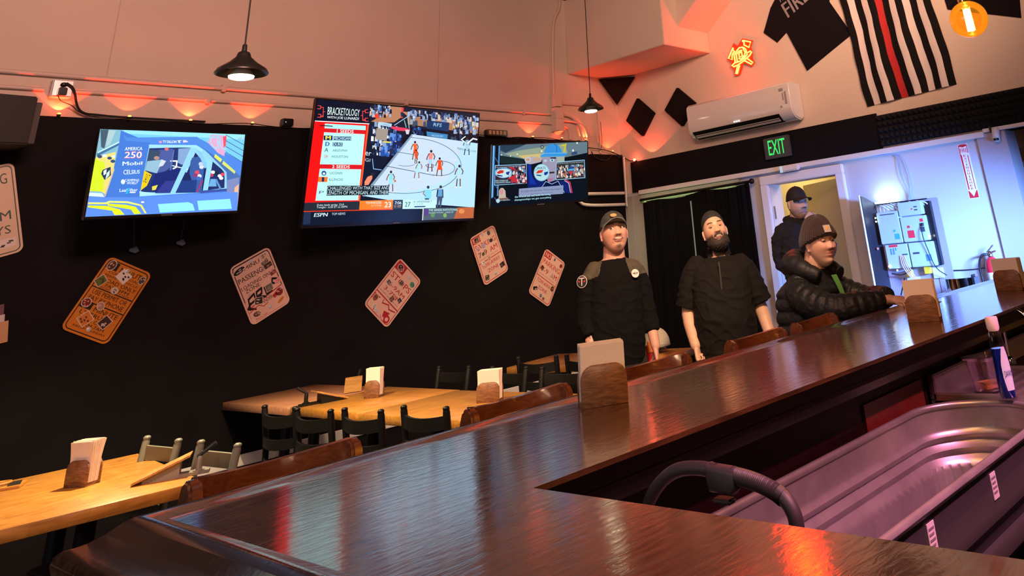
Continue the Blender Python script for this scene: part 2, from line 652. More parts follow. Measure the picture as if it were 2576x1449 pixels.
mb.build('panel', pm('yellow_door_paint', (0.52, 0.42, 0.20), 0.5), lf, bevel=0.003)
mb = MB()
mb.box(0.66, 0.86, 0.04, 0.06, 0.80, 1.12)
mb.box(0.1, 0.84, 0.055, 0.10, 0.90, 0.97)
mb.build('push_bar', pm('bronze_metal', (0.25, 0.19, 0.12), 0.4, metal=0.7), lf, bevel=0.008)
mb = MB()
for z in (0.3, 1.62):
    mb.box(L + 0.01, L + 0.03, YD1 - 0.012, YD1 + 0.004, z, z + 0.12)
h = mb.build('hinge', M['metal'], df)
dc = thing('door_closer', 'white box of a door closer on top of the door frame', 'door closer', (L - 0.09, 4.2, 2.06))
mb = MB()
mb.box(-0.02, 0.03, -0.075, 0.13, -0.025, 0.03)
mb.build('housing', M['whitepaint'], dc, bevel=0.01)
mb = MB()
mb.box(-0.022, 0.032, 0.1, 0.132, -0.028, 0.033)
mb.build('end_cap', M['chrome'], dc)

# black curtain across the opening left of the door, with a pale green lit edge behind
mb = MB()
n = 120
rs = []
for k in range(n + 1):
    y = 6.22 - (6.22 - 4.74) * k / n
    w = 0.018 * math.sin(k * 0.55) + 0.012 * math.sin(k * 1.37 + 1)
    zt = 1.985 + 0.012 * math.sin(k * .11) - 0.03 * (1 - k / n)
    rs.append([(L - 0.09 + w, y, 0.02), (L - 0.09 + w * 0.9, y, 1.0), (L - 0.09 + w * 0.5, y, zt)])
mb.rings(rs, cap=False, closed=False)
cu = thing('curtain', 'floor length black curtain covering the opening behind the two cooks', 'curtain', (0, 0, 0))
mb.build('curtain_cloth', M['cloth_black'], cu, smooth=True)
mb = MB()
mb.tube([(L - 0.09, 6.25, 1.99), (L - 0.09, 4.70, 2.0)], 0.014)
mb.sphere((L - 0.09, 4.70, 2.0), 0.028)
mb.build('curtain_rod', M['darkmetal'], cu, smooth=True)
mb = MB()
mb.box(L - 0.10, L - 0.085, 5.51, 5.522, 1.25, 1.90)
mb.build('gap_glow_strip', em('light_gap_glow', (0.35, 0.38, 0.3), 0.5), cu)  # glowing strip stands in for light leaking through the cloth
mb = MB()
mb.box(L - 0.03, L - 0.004, 6.22, 6.50, 0, 2.05)
mb.box(L - 0.055, L - 0.03, 6.40, 6.50, 0, 2.05)
mb.box(L - 0.04, L - 0.004, 4.9, 6.3, 1.98, 2.05)
struct(mb.build('trim_6', pm('pale_frame_paint', (0.30, 0.30, 0.27), 0.5, bump=0.2, bscale=15), bevel=0.004))
light('opening_lamp', 'AREA', (L - 0.05, 5.6, 1.96), 0.6, (0.75, 1.0, 0.35), (L - 0.03, 5.6, 2.4), shape='RECTANGLE', size=1.3, size_y=0.03)

# ------------------------------------------------------------------ bar counter
YI, YO, XI, XO, BZ, XE = 1.28, 1.89, 1.055, 0.643, 1.07, 5.75
bar = thing('bar_counter', 'long lacquered dark wood bar with a moulded arm rail, turning a corner near the camera', 'bar counter')
ri = 0.035
mb = MB()
mb.prism([(XO + ri, -1.6), (XI, -1.6), (XI, YI), (XE, YI), (XE, YO - ri), (XO + ri, YO - ri)], BZ - 0.010, BZ)
mb.build('bar_top', M['bar'], bar)
# arm rail, swept along the outer edge with a mitred corner
prof = [(-ri, 0.0), (-0.02, 0.003), (-0.006, 0.008), (0.006, 0.009), (0.020, 0.003), (0.040, -0.012), (0.06, -0.022), (0.078, -0.027), (0.09, -0.029),
        (0.098, -0.036), (0.101, -0.048), (0.097, -0.062), (0.085, -0.072), (0.07, -0.076), (0.06, -0.09), (0.04, -0.10), (-ri, -0.10)]
mb = MB()
rs = [[], [], []]
for d, z in prof:
    rs[0].append((XO - d, -1.6, BZ + z))
    rs[1].append((XO - d, YO + d, BZ + z))
    rs[2].append((XE, YO + d, BZ + z))
mb.rings(rs, True)
ar = mb.build('arm_rail', M['bar'], bar, smooth=True)
# mouldings under the inner edge
prof = [(0.0005, 0.0255), (0.0005, -0.004), (0.004, -0.008), (0.002, -0.03), (0.012, -0.034), (0.016, -0.05), (0.030, -0.056), (0.034, -0.072), (0.05, -0.08), (0.055, -0.098), (0.085, -0.115), (0.14, -0.12), (0.14, 0.0255)]
mb = MB()
rs = [[], [], []]
for d, z in prof:
    z = z * 0.55 if z < 0 else z
    rs[0].append((XI - d, -1.6, BZ - 0.0355 + z + 0.03 * 0))
    rs[1].append((XI - d, YI + d, BZ - 0.0355 + z))
    rs[2].append((XE, YI + d, BZ - 0.0355 + z))
mb.rings(rs, True)
mb.build('edge_moulding', pm('black_lacquer_moulding', (0.003, 0.0015, 0.0015), 0.35, spec=0.2), bar)
mb = MB()
mb.box(0.86, XE, 1.42, 1.74, 0, BZ - 0.0355)
mb.box(0.76, 0.93, -1.6, 1.74, 0, BZ - 0.0355)
mb.build('die_wall', M['die'], bar)
mb = MB()
mb.box(2.49, 2.925, 1.412, 1.42, 0.74, 0.925)
mb.build('red_panel', pm('red_wood_panel', (0.16, 0.018, 0.012), 0.4, var=0.3, vscale=10), bar)

# ------------------------------------------------------------------ conduits and boxes on the left wall
cm = pm('wall_painted_conduit', (0.62, 0.50, 0.42), 0.5)


def pipe(name, pts, r, label, cat='pipe', mat=None, n=8, clamps=()):
    mb = MB()
    mb.tube(pts, r, n)
    for c in clamps:
        mb.box(c[0] - 0.012, c[0] + 0.012, c[1] - r * 1.6, c[1] + r * 1.2, c[2] - r * 1.7, c[2] + r * 1.7)
    return tag(mb.build(name, mat or cm, smooth=True), label, cat)


pipe('conduit', [(-2, D - 0.02, 2.956), (5.80, D - 0.02, 2.953)], 0.016, 'upper of the two long painted conduits above the screens', clamps=[(x, D - 0.02, 2.955) for x in (0.8, 2.4, 4.0, 5.4)])
pipe('conduit', [(-2, D - 0.018, 2.853), (1.28, D - 0.018, 2.853)], 0.013, 'lower long conduit entering the outlet box from the left')
pipe('conduit', [(1.42, D - 0.018, 2.853), (5.80, D - 0.018, 2.849)], 0.013, 'lower of the two long painted conduits, running right of the outlet box', clamps=[(x, D - 0.018, 2.85) for x in (2.3, 3.3, 4.6)])
pipe('conduit', chaikin([(5.83, D - 0.03, 3.16), (5.83, D - 0.03, 3.6), (5.86, D - 0.03, 4.05), (5.96, D - 0.03, 4.18), (5.98, D - 0.03, 4.32)], 2), 0.013, 'vertical painted conduit rising from the junction boxes to the ceiling')
pipe('conduit', [(5.90, D - 0.02, 3.08), (6.55, D - 0.02, 3.09)], 0.012, 'short painted conduit running right from the top junction box')
for q, (x, z) in enumerate(((6.25, 2.55), (6.33, 2.55))):
    pipe('conduit', chaikin([(5.9, D - 0.03 - 0.01 * q, 2.95 - 0.06 * q), (6.08 + .04 * q, D - 0.03, 2.95 - .06 * q), (x - 0.03, D - 0.03, 2.83), (x, D - 0.03, z - .02)], 3), 0.014,
         ('outer' if q == 0 else 'inner') + ' curved conduit bending down right of the junction boxes')
pipe('conduit', chaikin([(5.9, D - 0.02, 2.83), (6.0, D - 0.02, 2.83), (6.06, D - 0.02, 2.78), (6.06, D - 0.02, 2.69)], 3), 0.012, 'small curved conduit under the junction boxes')
pipe('conduit', [(6.52, D - 0.02, 3.02), (6.52, D - 0.02, 2.55)], 0.013, 'thin vertical painted conduit above the wall corner')
for q, (z, dz) in enumerate(((2.10, 0), (1.975, 0.09))):
    pts = [(6.05, D - 0.05, z + dz), (6.12, D - 0.05, z + (dz * 0.6)), (6.2, D - 0.05, z), (L - 0.02, D - 0.05, z)] if dz else [(5.6, D - 0.05, z), (L - 0.02, D - 0.05, z)]
    pipe('pipe', chaikin(pts, 2), 0.018, ('upper' if q == 0 else 'lower bent') + ' white pipe on the black wall beside the axe league screen', mat=M['whitepaint'])
pipe('pipe', [(L - 0.05, 6.50, 2.50), (L - 0.05, 6.50, 1.95)], 0.012, 'thin white pipe running down in the room corner', mat=M['whitepaint'])

tr = thing('junction_box', 'tall painted junction box where the long conduits end', 'junction box', (5.85, D, 2.76))
mb = MB()
mb.box(-0.055, 0.055, -0.09, 0, 0.0, 0.26)
mb.build('box_body', M['wall'], tr, bevel=0.004)
mb = MB()
mb.box(-0.06, 0.06, -0.095, -0.09, 0.005, 0.13)
mb.box(-0.06, 0.06, -0.095, -0.09, 0.135, 0.255)
mb.build('cover_plate', cm, tr, bevel=0.002)
tr = thing('junction_box', 'small painted junction box above the tall one', 'junction box', (5.85, D, 3.03))
mb = MB()
mb.box(-0.04, 0.05, -0.09, 0, 0.0, 0.14)
mb.build('box_body', cm, tr, bevel=0.004)

ob = thing('outlet_box', 'white outlet box with a black plug on the left wall', 'outlet box', (1.37, D, 2.80))
mb = MB()
mb.box(-0.06, 0.06, -0.07, 0, 0.0, 0.115)
mb.build('box_body', M['whitepaint'], ob, bevel=0.004)
mb = MB()
mb.box(-0.055, 0.055, -0.074, -0.07, 0.004, 0.11)
mb.build('cover_plate', M['metal'], ob, bevel=0.002)
mb = MB()
mb.box(-0.03, 0.02, -0.12, -0.074, 0.0, 0.055)
mb.sphere((0.0, -0.085, 0.08), (0.02, 0.015, 0.015))
mb.build('plug', M['blackgloss'], ob, bevel=0.005)


def wire(pts, r, label, mat=None, cat='cable', name='cable', k=3):
    mb = MB()
    mb.tube(chaikin(pts, k), r, 6)
    return tag(mb.build(name, mat or M['black'], smooth=True), label, cat)


wire([(1.38, D - 0.09, 2.89), (1.43, D - 0.09, 2.86), (1.47, D - 0.06, 2.74), (1.52, D - 0.04, 2.70), (1.60, D - 0.03, 2.70), (1.72, D - 0.035, 2.69), (2.3, D - 0.03, 2.688)], 0.008, 'thick black power cable dropping from the plug to the top of the black wall')
wire([(1.35, D - 0.09, 2.80), (1.37, D - 0.07, 2.77), (1.45, D - 0.05, 2.75), (1.5, D - 0.04, 2.70), (1.62, D - 0.03, 2.68)], 0.003, 'thin black cord below the outlet box')
pts = []
random.seed(3)
for k in range(30):
    x = 1.7 + k * 0.155
    pts.append((x, D - 0.035, T0 + 0.005 + 0.012 * math.sin(k * 1.3) - (0.0 if k % 7 else 0.01)))
wire(pts, 0.0035, 'thin black light string cord along the top edge of the black wall', k=1)
wire([(4.95, D - 0.05, 2.72), (5.06, D - 0.05, 2.72), (5.14, D - 0.05, 2.66), (5.3, D - 0.04, 2.685), (5.6, D - 0.04, 2.67), (5.75, D - 0.04, 2.62)], 0.006, 'black cord looping from the power strip behind the axe league screen')
wire([(6.35, D - 0.05, 2.56), (6.38, D - 0.05, 2.50), (6.5, D - 0.05, 2.46), (6.62, D - 0.05, 2.47), (6.68, D - 0.05, 2.54), (6.80, D - 0.06, 2.50)], 0.006, 'black cable drooping on the red lit black board near the corner')
wire([(6.30, D - 0.05, 2.60), (6.55, D - 0.05, 2.585), (6.72, D - 0.05, 2.55), (6.84, 6.52, 2.50), (6.84, 6.42, 2.44), (6.84, 6.36, 2.44)], 0.005, 'black cord around the room corner to the single red bulb')
wire([(6.52, D - 0.05, 2.9), (6.53, D - 0.05, 2.65), (6.50, D - 0.05, 2.60)], 0.003, 'thin dark wire beside the thin vertical conduit')

ps = thing('power_strip', 'black power strip with beige sockets on top of the black wall', 'power strip', (5.0, D - 0.06, T0))
mb = MB()
mb.box(-0.13, 0.13, -0.04, 0.02, 0.0, 0.06)
mb.build('strip_body', M['blackgloss'], ps, bevel=0.006)
for k in range(5):
    mb = MB()
    mb.box(-0.11 + k * 0.045, -0.08 + k * 0.045, -0.043, -0.04, 0.012, 0.05)
    mb.build('socket', pm('beige_socket', (0.5, 0.33, 0.2), 0.5), ps)
pa = thing('power_adapter', 'small black adapter box sitting on the black wall left of the big screen', 'adapter', (2.90, D - 0.06, T0))
mb = MB()
mb.box(-0.045, 0.045, -0.03, 0.025, 0.0, 0.06)
mb.build('housing', M['blackgloss'], pa, bevel=0.006)
mb = MB()
mb.sphere((-0.02, -0.031, 0.03), 0.003)
mb.build('indicator', em('blue_led', (0.3, 0.5, 1), 4), pa)

# red uplights along the ledge
puck_mat = em('red_led', (1.0, 0.14, 0.02), 14)
pk = [(1.385, 0.04, 3.0), (1.786, 0.075, 1.6), (2.192, 0.045, 2.6), (2.632, 0.06, 2.0), (0.985, 0.05, 2.2), (5.089, 0.06, 1.4), (5.486, 0.06, 2.0), (5.896, 0.06, 1.6), (6.27, 0.045, 2.6), (6.66, 0.08, 2.6)]
where = ['under the outlet box', 'second right of the outlet box', 'over the racing screen', 'left of the adapter box', 'above the wall speaker', 'beside the power strip', 'between the power strip and the junction boxes', 'under the junction boxes', 'at the right end of the ledge', 'on the lowered board by the corner']
for (x, dy, e), wtxt in zip(pk, where):
    z = T0 if x < 6.5 else 2.55
    r = thing('led_uplight', 'small red LED uplight ' + wtxt, 'uplight', (x, D - dy, z), group='red uplights on the ledge')
    mb = MB()
    mb.lathe([(0.010, 0), (0.012, 0.004), (0.012, 0.012), (0.009, 0.014)], 12)
    mb.build('housing', M['black'], r, smooth=True)
    mb = MB()
    mb.sphere((0, -0.004, 0.016), (0.011, 0.011, 0.007), 10, 6)
    mb.build('diode', puck_mat, r, smooth=True)
    light('uplight_beam', 'SPOT', (x, D - dy, z + 0.026), e * 2.6, (1.0, 0.040, 0.012), (x, D - dy + 0.25, z + 1.4), spot_size=math.radians(98 if x < 6.2 else 110), spot_blend=0.06, shadow_soft_size=0.004)
r = thing('led_uplight', 'single glowing red bulb on top of the black header by the corner', 'uplight', (L - 0.03, 6.34, 2.427), group=None)
mb = MB()
mb.box(-0.01, 0.02, -0.012, 0.012, 0, 0.012)
mb.build('housing', M['black'], r)
mb = MB()
mb.sphere((-0.012, 0, 0.018), 0.014, 12, 8)
mb.build('diode', em('red_bulb', (1.0, 0.15, 0.06), 30), r, smooth=True)
light('uplight_beam', 'SPOT', (L - 0.11, 6.1, 2.45), 7, (1.0, 0.05, 0.02), (L + 0.25, 5.9, 3.9), spot_size=math.radians(105), spot_blend=0.06, shadow_soft_size=0.004)
light('bulb_glow', 'POINT', (L - 0.055, 6.34, 2.445), 0.9, (1.0, 0.1, 0.05), shadow_soft_size=0.015)

# ------------------------------------------------------------------ dark decorations on the far wall
def plaque(pts, label, name='felt_tile', cat='wall tile', mat=None, th=0.05):
    mb = MB()
    n = len(pts)
    vs = [(L - th, y, z) for y, z in pts] + [(L, y, z) for y, z in pts]
    mb.add(vs, [tuple(range(n)), tuple(reversed(range(n, 2 * n)))] + [(i, (i + 1) % n, n + (i + 1) % n, n + i) for i in range(n)])
    return tag(mb.build(name, mat or M['cloth_black'], bevel=0.006), label, cat)


fm = pm('dark_felt_panel', (0.006, 0.004, 0.0035), 0.85, spec=0.15, bump=0.2, bscale=60)
mb = MB()
tri = [Vector((6.58, D - 0.005, 3.415)), Vector((L - 0.005, 6.27, 3.405)), Vector((L - 0.06, D - 0.06, 3.12))]
n_ = (tri[1] - tri[0]).cross(tri[2] - tri[0]).normalized() * 0.02
mb.add([v - n_ for v in tri] + [v + n_ for v in tri], [(0, 1, 2), (5, 4, 3), (0, 3, 4, 1), (1, 4, 5, 2), (2, 5, 3, 0)])
tag(mb.build('felt_tile', fm), 'black triangular acoustic panel across the corner under the soffit', 'wall tile')
plaque([(6.225, 3.14), (5.98, 2.92), (6.19, 2.69), (6.43, 2.91)], 'black diamond acoustic panel, the one right below the triangle', mat=fm)
plaque([(5.60, 3.14), (5.36, 2.92), (5.58, 2.70), (5.815, 2.92)], 'black diamond acoustic panel partly behind the air conditioner', mat=fm)

# T-shirt pinned to the wall
def cloth_sheet(name, outline, mat, x=L - 0.012, parent=None, amp=0.006, th=0.006):
    mb = MB()
    n = len(outline)
    vs = [(x + amp * math.sin(i * 1.7), y, z) for i, (y, z) in enumerate(outline)]
    vs += [(x + th, y, z) for y, z in outline]
    mb.add(vs, [tuple(range(n)), tuple(reversed(range(n, 2 * n)))] + [(i, (i + 1) % n, n + (i + 1) % n, n + i) for i in range(n)])
    return mb.build(name, mat, parent)


ts = thing('t_shirt', 'black short sleeved T-shirt with grey FIRE lettering pinned crooked on the far wall', 'T-shirt')
shirt = pm('black_cotton', (0.006, 0.004, 0.0055), 0.9, spec=0.15, bump=0.4, bscale=25, bdist=0.004)
out = [(4.352, 3.48), (4.205, 3.335), (4.07, 3.415), (3.90, 2.972), (3.34, 3.215), (3.52, 3.60), (3.47, 3.75), (3.40, 3.95), (3.52, 4.00), (3.66, 3.97), (3.80, 3.98), (3.93, 3.98), (4.10, 3.86), (4.22, 3.72)]
cloth_sheet('shirt_body', out, shirt, parent=ts)
gq = [(0, 0)] * 4


def wall_text(s, q, mat, x, name, parent, bold=0.0):
    """q: TL TR BR BL as (y, z) on the far wall"""
    vs, fs = text_polys(s, bold)
    mb = MB()
    P = []
    nb = len(vs) // (3 if bold > 0 else 1)
    for i, (a, b) in enumerate(vs):
        ty = q[0][0] + (q[1][0] - q[0][0]) * a
        tz = q[0][1] + (q[1][1] - q[0][1]) * a
        by = q[3][0] + (q[2][0] - q[3][0]) * a
        bz = q[3][1] + (q[2][1] - q[3][1]) * a
        P.append((x - 0.0001 * (i // nb), by + (ty - by) * b, bz + (tz - bz) * b))
    mb.add(P, fs)
    return mb.build(name, mat, parent)


gp = pm('grey_print', (0.25, 0.22, 0.23), 0.8)
wall_text('FIRE', [(4.085, 3.715), (3.77, 3.83), (3.72, 3.69), (4.02, 3.555)], gp, L - 0.021, 'fire_lettering', ts, 0.02)
wall_text('TACOMA', [(4.12, 3.80), (3.78, 3.94), (3.76, 3.88), (4.10, 3.735)], gp, L - 0.021, 'top_lettering', ts, 0.01)

# second dark garment above the hanging globe bulb
gs = thing('dark_garment', 'dark cloth garment pinned at the top right behind the globe bulb', 'garment')
cloth_sheet('garment_body', [(2.36, 3.205), (1.76, 2.965), (1.70, 3.3), (1.75, 3.7), (2.3, 3.8), (2.38, 3.5)], shirt, parent=gs)

# striped flag hanging vertically
flag = thing('flag', 'black and white striped flag with one thin red stripe, hung vertically', 'flag')
NY, NZ = 66, 34
fmats = [pm('flag_black', (0.006, 0.0045, 0.005), 0.85, spec=0.15), pm('flag_white', (0.62, 0.55, 0.52), 0.8, bump=0.3, bscale=30), pm('flag_red', (0.42, 0.015, 0.015), 0.8, bump=0.3, bscale=30)]
yt0, yt1, zt = 3.42, 2.52, 4.02
yb0, yb1, zb0, zb1 = 3.315, 2.435, 2.50, 2.535
stripe = [0, 1, 0, 1, 0, 2, 0, 1, 0, 1, 0, 1, 0]
for s in range(13):
    mb = MB()
    rs = []
    for i in range(6):
        u = (s + i / 5) / 13
        col = []
        for j in range(NZ + 1):
            v = j / NZ
            wob = 0.012 * math.sin(v * 9 + u * 4) * (0.3 + v * 0.7)
            y = (yt0 + (yt1 - yt0) * u) * (1 - v) + (yb0 + (yb1 - yb0) * u) * v + wob
            z = zt * (1 - v) + (zb0 + (zb1 - zb0) * u) * v
            x = L - 0.02 - 0.010 * math.sin(u * 20 + v * 3) - 0.006 * math.sin(v * 30 + s)
            col.append((x, y, z))
        rs.append(col)
    mb.rings(rs, cap=False, closed=False)
    k = stripe[s]
    # the star field covers the upper part of the right-hand seven stripes
    o = mb.build('stripe', fmats, flag, smooth=True)
    for p in o.data.polygons:
        zc = p.center.z
        p.material_index = 0 if (k == 1 and s >= 7 and zc > 3.43) else k
stars = MB()
for i in range(5):
    for j in range(3):
        cy, cz = 2.98 - i * 0.09, 3.56 + j * 0.13
        pts = []
        for q in range(10):
            rr = 0.022 if q % 2 == 0 else 0.009
            a = PI / 2 + q * PI / 5
            pts.append((L - 0.045, cy + rr * math.cos(a), cz + rr * math.sin(a)))
        stars.add(pts, [tuple(range(10))])
stars.build('star_field', fmats[1], flag)

# ------------------------------------------------------------------ wall air conditioner
ac = thing('air_conditioner', 'white wall-mounted split air conditioner above the black header', 'air conditioner', (L, 4.68, 2.50))
mb = MB()
prof = [(0, 0.02), (-0.06, 0.0), (-0.15, 0.02), (-0.205, 0.07), (-0.22, 0.12), (-0.225, 0.33), (-0.21, 0.365), (-0.18, 0.375), (0, 0.375)]
mb.rings([[(x, 0.675, z) for x, z in prof], [(x, -0.66, z) for x, z in prof]])
acw = pm('glossy_white_abs', (0.66, 0.62, 0.60), 0.12, coat=0.5, coat_rough=0.05)
mb.build('casing', acw, ac, bevel=0.012, seg=3)
mb = MB()
sl = [(-0.110, 0.004), (-0.153, 0.0145), (-0.2095, 0.066), (-0.214, 0.078)]
mb.rings([[(x, y, z) for x, z in sl] for y in (0.62, -0.50)], cap=False, closed=False)
mb.build('outlet_slot', pm('slot_black', (0.004, 0.004, 0.004), 0.7, spec=0.1), ac)
mb = MB()
for (xa, za, xb, zb) in ((-0.160, 0.014, -0.178, 0.030), (-0.186, 0.036, -0.192, 0.042)):
    mb.rings([[(xa, y, za), (xb, y, zb), (xb - 0.004, y, zb - 0.003), (xa - 0.004, y, za - 0.003)] for y in (0.60, -0.48)])
mb.build('louvre', pm('grey_louvre', (0.40, 0.37, 0.36), 0.35), ac)
mb = MB()
mb.box(-0.229, -0.2245, -0.62, -0.60, 0.16, 0.28)
mb.box(-0.229, -0.2245, -0.585, -0.575, 0.2, 0.27)
for k in range(5):
    mb.box(-0.229, -0.2245, -0.59, -0.54, 0.29 + k * 0.006, 0.292 + k * 0.006)
mb.box(-0.229, -0.2245, -0.555, -0.54, 0.13, 0.15)
mb.build('printed_label', pm('grey_label_print', (0.3, 0.28, 0.28), 0.5), ac)
mb = MB()
for k in range(3):
    mb.box(-0.223, -0.216, 0.06 - k * 0.03, 0.045 - k * 0.03, 0.088, 0.098)
mb.build('indicator', em('ac_leds', (0.8, 0.95, 1), 2.0), ac)

# ------------------------------------------------------------------ exit sign
ex = thing('exit_sign', 'illuminated green EXIT sign on a black plate under the air conditioner', 'exit sign', (L - 0.03, 4.362, 2.287))
mb = MB()
mb.box(-0.035, 0, -0.152, 0.152, -0.105, 0.1)
mb.build('sign_plate', pm('dark_grey_sign', (0.05, 0.055, 0.06), 0.5), ex, bevel=0.004)
vs, fs = text_polys('EXIT', 0.012)
mb = MB()
mb.add([(-0.0365, 0.10 - 0.205 * a, -0.07 + 0.145 * b) for a, b in vs], fs)
mb.build('lettering', em('exit_green', (0.06, 0.9, 0.16), 1.0), ex)

# ------------------------------------------------------------------ neon helmet and axes sign
neon_m = em('neon_orange_yellow', (1.0, 0.028, 0.0030), 125.0)
ne = thing('neon_sign', 'glowing orange-yellow neon sign of a fire helmet over two crossed axes', 'neon sign')


def wneon(px):
    # drawing coordinates 0..1317 x 0..1449 to the wall
    u, v = px
    y = 4.845 - (u - 205) / 760 * 0.335
    z = 3.432 - (v - 290) / 960 * 0.335 + (u - 205) / 760 * 0.045
    return (L - 0.035, y, z)


strokes = [
    [(405, 390), (225, 655), (330, 735), (350, 600), (400, 540), (430, 520), (390, 450), (405, 390)],
    [(720, 305), (945, 460), (870, 600), (800, 520), (740, 460), (755, 370), (705, 320)],
    [(415, 870), (410, 620), (500, 540), (590, 480), (700, 510), (770, 600), (800, 780), (700, 860), (560, 890), (430, 880)],
    [(480, 860), (475, 640), (540, 590), (600, 580), (660, 590)],
    [(700, 540), (745, 700), (690, 840)],
    [(560, 640), (640, 630), (650, 760), (560, 780), (555, 650)],
    [(540, 800), (600, 850), (690, 790)],
    [(400, 870), (300, 920), (350, 975), (500, 975), (700, 920), (860, 850), (940, 770), (900, 725), (830, 740)],
    [(470, 1000), (390, 1210), (430, 1230), (530, 1010)],
    [(700, 940), (880, 1130), (930, 1100), (790, 920)],
]
for s in strokes:
    mb = MB()
    mb.tube([wneon(p) for p in s], 0.0062, 8)
    mb.build('neon_tube', neon_m, ne, smooth=True)
mb = MB()
back = [(430, 250), (540, 400), (700, 230), (1010, 440), (930, 620), (960, 800), (930, 950), (980, 1120), (880, 1200), (660, 980), (500, 1290), (340, 1260), (360, 1080), (270, 930), (290, 780), (180, 660), (380, 330)]
q = [wneon(p) for p in back]
mb.add([(L - 0.028, y, z) for _, y, z in q] + [(L - 0.022, y, z) for _, y, z in q], [tuple(range(17)), tuple(reversed(range(17, 34)))] + [(i, (i + 1) % 17, 17 + (i + 1) % 17, 17 + i) for i in range(17)])
mb.build('backing_plate', pm('red_acrylic_backing', (0.9, 0.05, 0.02), 0.3), ne)

# ------------------------------------------------------------------ pendants, globe
def pendant(pos, label, energy, R=0.135):
    x, y, z = pos
    r = thing('pendant_lamp', label, 'pendant lamp', pos, group=None)
    mb = MB()
    prof = [(0.012, 0.125), (0.03, 0.115), (0.036, 0.10), (0.038, 0.09), (0.075, 0.055), (R * 0.92, 0.02), (R, 0.0), (R * 0.99, -0.004), (R * 0.90, 0.012), (0.07, 0.045), (0.03, 0.075), (0.012, 0.08)]
    mb.lathe(prof, 36)
    mb.build('lamp_shade', pm('black_enamel_shade', (0.02, 0.02, 0.018), 0.3), r, smooth=True)
    mb = MB()
    mb.lathe([(0.006, 0.165), (0.012, 0.16), (0.014, 0.12), (0.006, 0.118)], 12)
    mb.build('cord_grip', M['black'], r, smooth=True)
    mb = MB()
    mb.tube([(0, 0, 0.16), (0.0, 0, H - z)], 0.0045, 6)
    mb.build('cord', M['black'], r)
    mb = MB()
    mb.lathe([(0.02, 0.075), (0.03, 0.04), (0.055, -0.005), (0.065, -0.018)], 24)
    mb.build('reflector', pm('warm_white_glass_rim', (0.8, 0.75, 0.6), 0.4), r, smooth=True)
    mb = MB()
    mb.lathe([(0.065, -0.018), (0.062, -0.028), (0.045, -0.034), (0.02, -0.037), (0.001, -0.038)], 24)
    mb.build('bulb', em('warm_bulb', (1.0, 0.88, 0.55), 12), r, smooth=True)
    light('pendant_beam', 'SPOT', (x, y, z - 0.045), energy, (1.0, 0.76, 0.42), (x, y, 0), spot_size=math.radians(120), spot_blend=0.5, shadow_soft_size=0.03)
    return r


pendant((1.742, 4.543, 2.575), 'black cone pendant lamp hanging over the racing screen side of the room', 430)
pendant((5.698, 5.855, 2.87), 'smaller looking black cone pendant lamp hanging near the room corner', 90, R=0.135)

gb = thing('globe_bulb', 'amber glass globe bulb with a glowing filament hanging at the top right', 'bulb', (2.20, 0.704, 1.955))
gm = bpy.data.materials.new('amber_glass')
gm.use_nodes = True
nt = gm.node_tree
nt.nodes.remove(nt.nodes['Principled BSDF'])
t = nt.nodes.new('ShaderNodeBsdfTransparent')
t.inputs[0].default_value = (1.0, 0.62, 0.16, 1)
g = nt.nodes.new('ShaderNodeBsdfGlossy')
g.inputs['Roughness'].default_value = 0.03
e = nt.nodes.new('ShaderNodeBsdfTranslucent')
e.inputs[0].default_value = (1.0, 0.45, 0.06, 1)
fr_ = nt.nodes.new('ShaderNodeFresnel')
mx = nt.nodes.new('ShaderNodeMixShader')
mx2 = nt.nodes.new('ShaderNodeMixShader')
mx2.inputs[0].default_value = 0.0
nt.links.new(t.outputs[0], mx2.inputs[1])
nt.links.new(e.outputs[0], mx2.inputs[2])
nt.links.new(fr_.outputs[0], mx.inputs[0])
nt.links.new(mx2.outputs[0], mx.inputs[1])
nt.links.new(g.outputs[0], mx.inputs[2])
gl = nt.nodes.new('ShaderNodeEmission')
gl.inputs[0].default_value = (1.0, 0.36, 0.02, 1)
gl.inputs[1].default_value = 0.24
ad = nt.nodes.new('ShaderNodeAddShader')
nt.links.new(mx.outputs[0], ad.inputs[0])
nt.links.new(gl.outputs[0], ad.inputs[1])
nt.links.new(ad.outputs[0], nt.nodes['Material Output'].inputs[0])
mb = MB()
mb.sphere((0, 0, 0), 0.0525, 40, 24)
mb.build('glass_globe', gm, gb, smooth=True)
mb = MB()
for k in range(4):
    a = k * PI / 2
    mb.tube([(0.006 * math.cos(a), 0.006 * math.sin(a), 0.030), (0.007 * math.cos(a), 0.007 * math.sin(a), -0.034)], 0.0045, 6)
mb.build('filament', em('filament', (1.0, 0.62, 0.2), 60), gb)
mb = MB()
mb.lathe([(0.016, 0.048), (0.018, 0.058), (0.018, 0.072), (0.015, 0.075)], 16)
mb.build('neck_collar', pm('brass', (0.7, 0.45, 0.15), 0.25, metal=1), gb, smooth=True)
mb = MB()
mb.lathe([(0.019, 0.073), (0.022, 0.078), (0.022, 0.13), (0.006, 0.14)], 16)
mb.tube([(0, 0, 0.13), (0, 0, H - 1.955)], 0.004, 6)
mb.build('lamp_holder', M['black'], gb, smooth=True)
light('globe_glow', 'POINT', (2.20, 0.704, 1.911), 30, (1.0, 0.55, 0.22), shadow_soft_size=0.003)

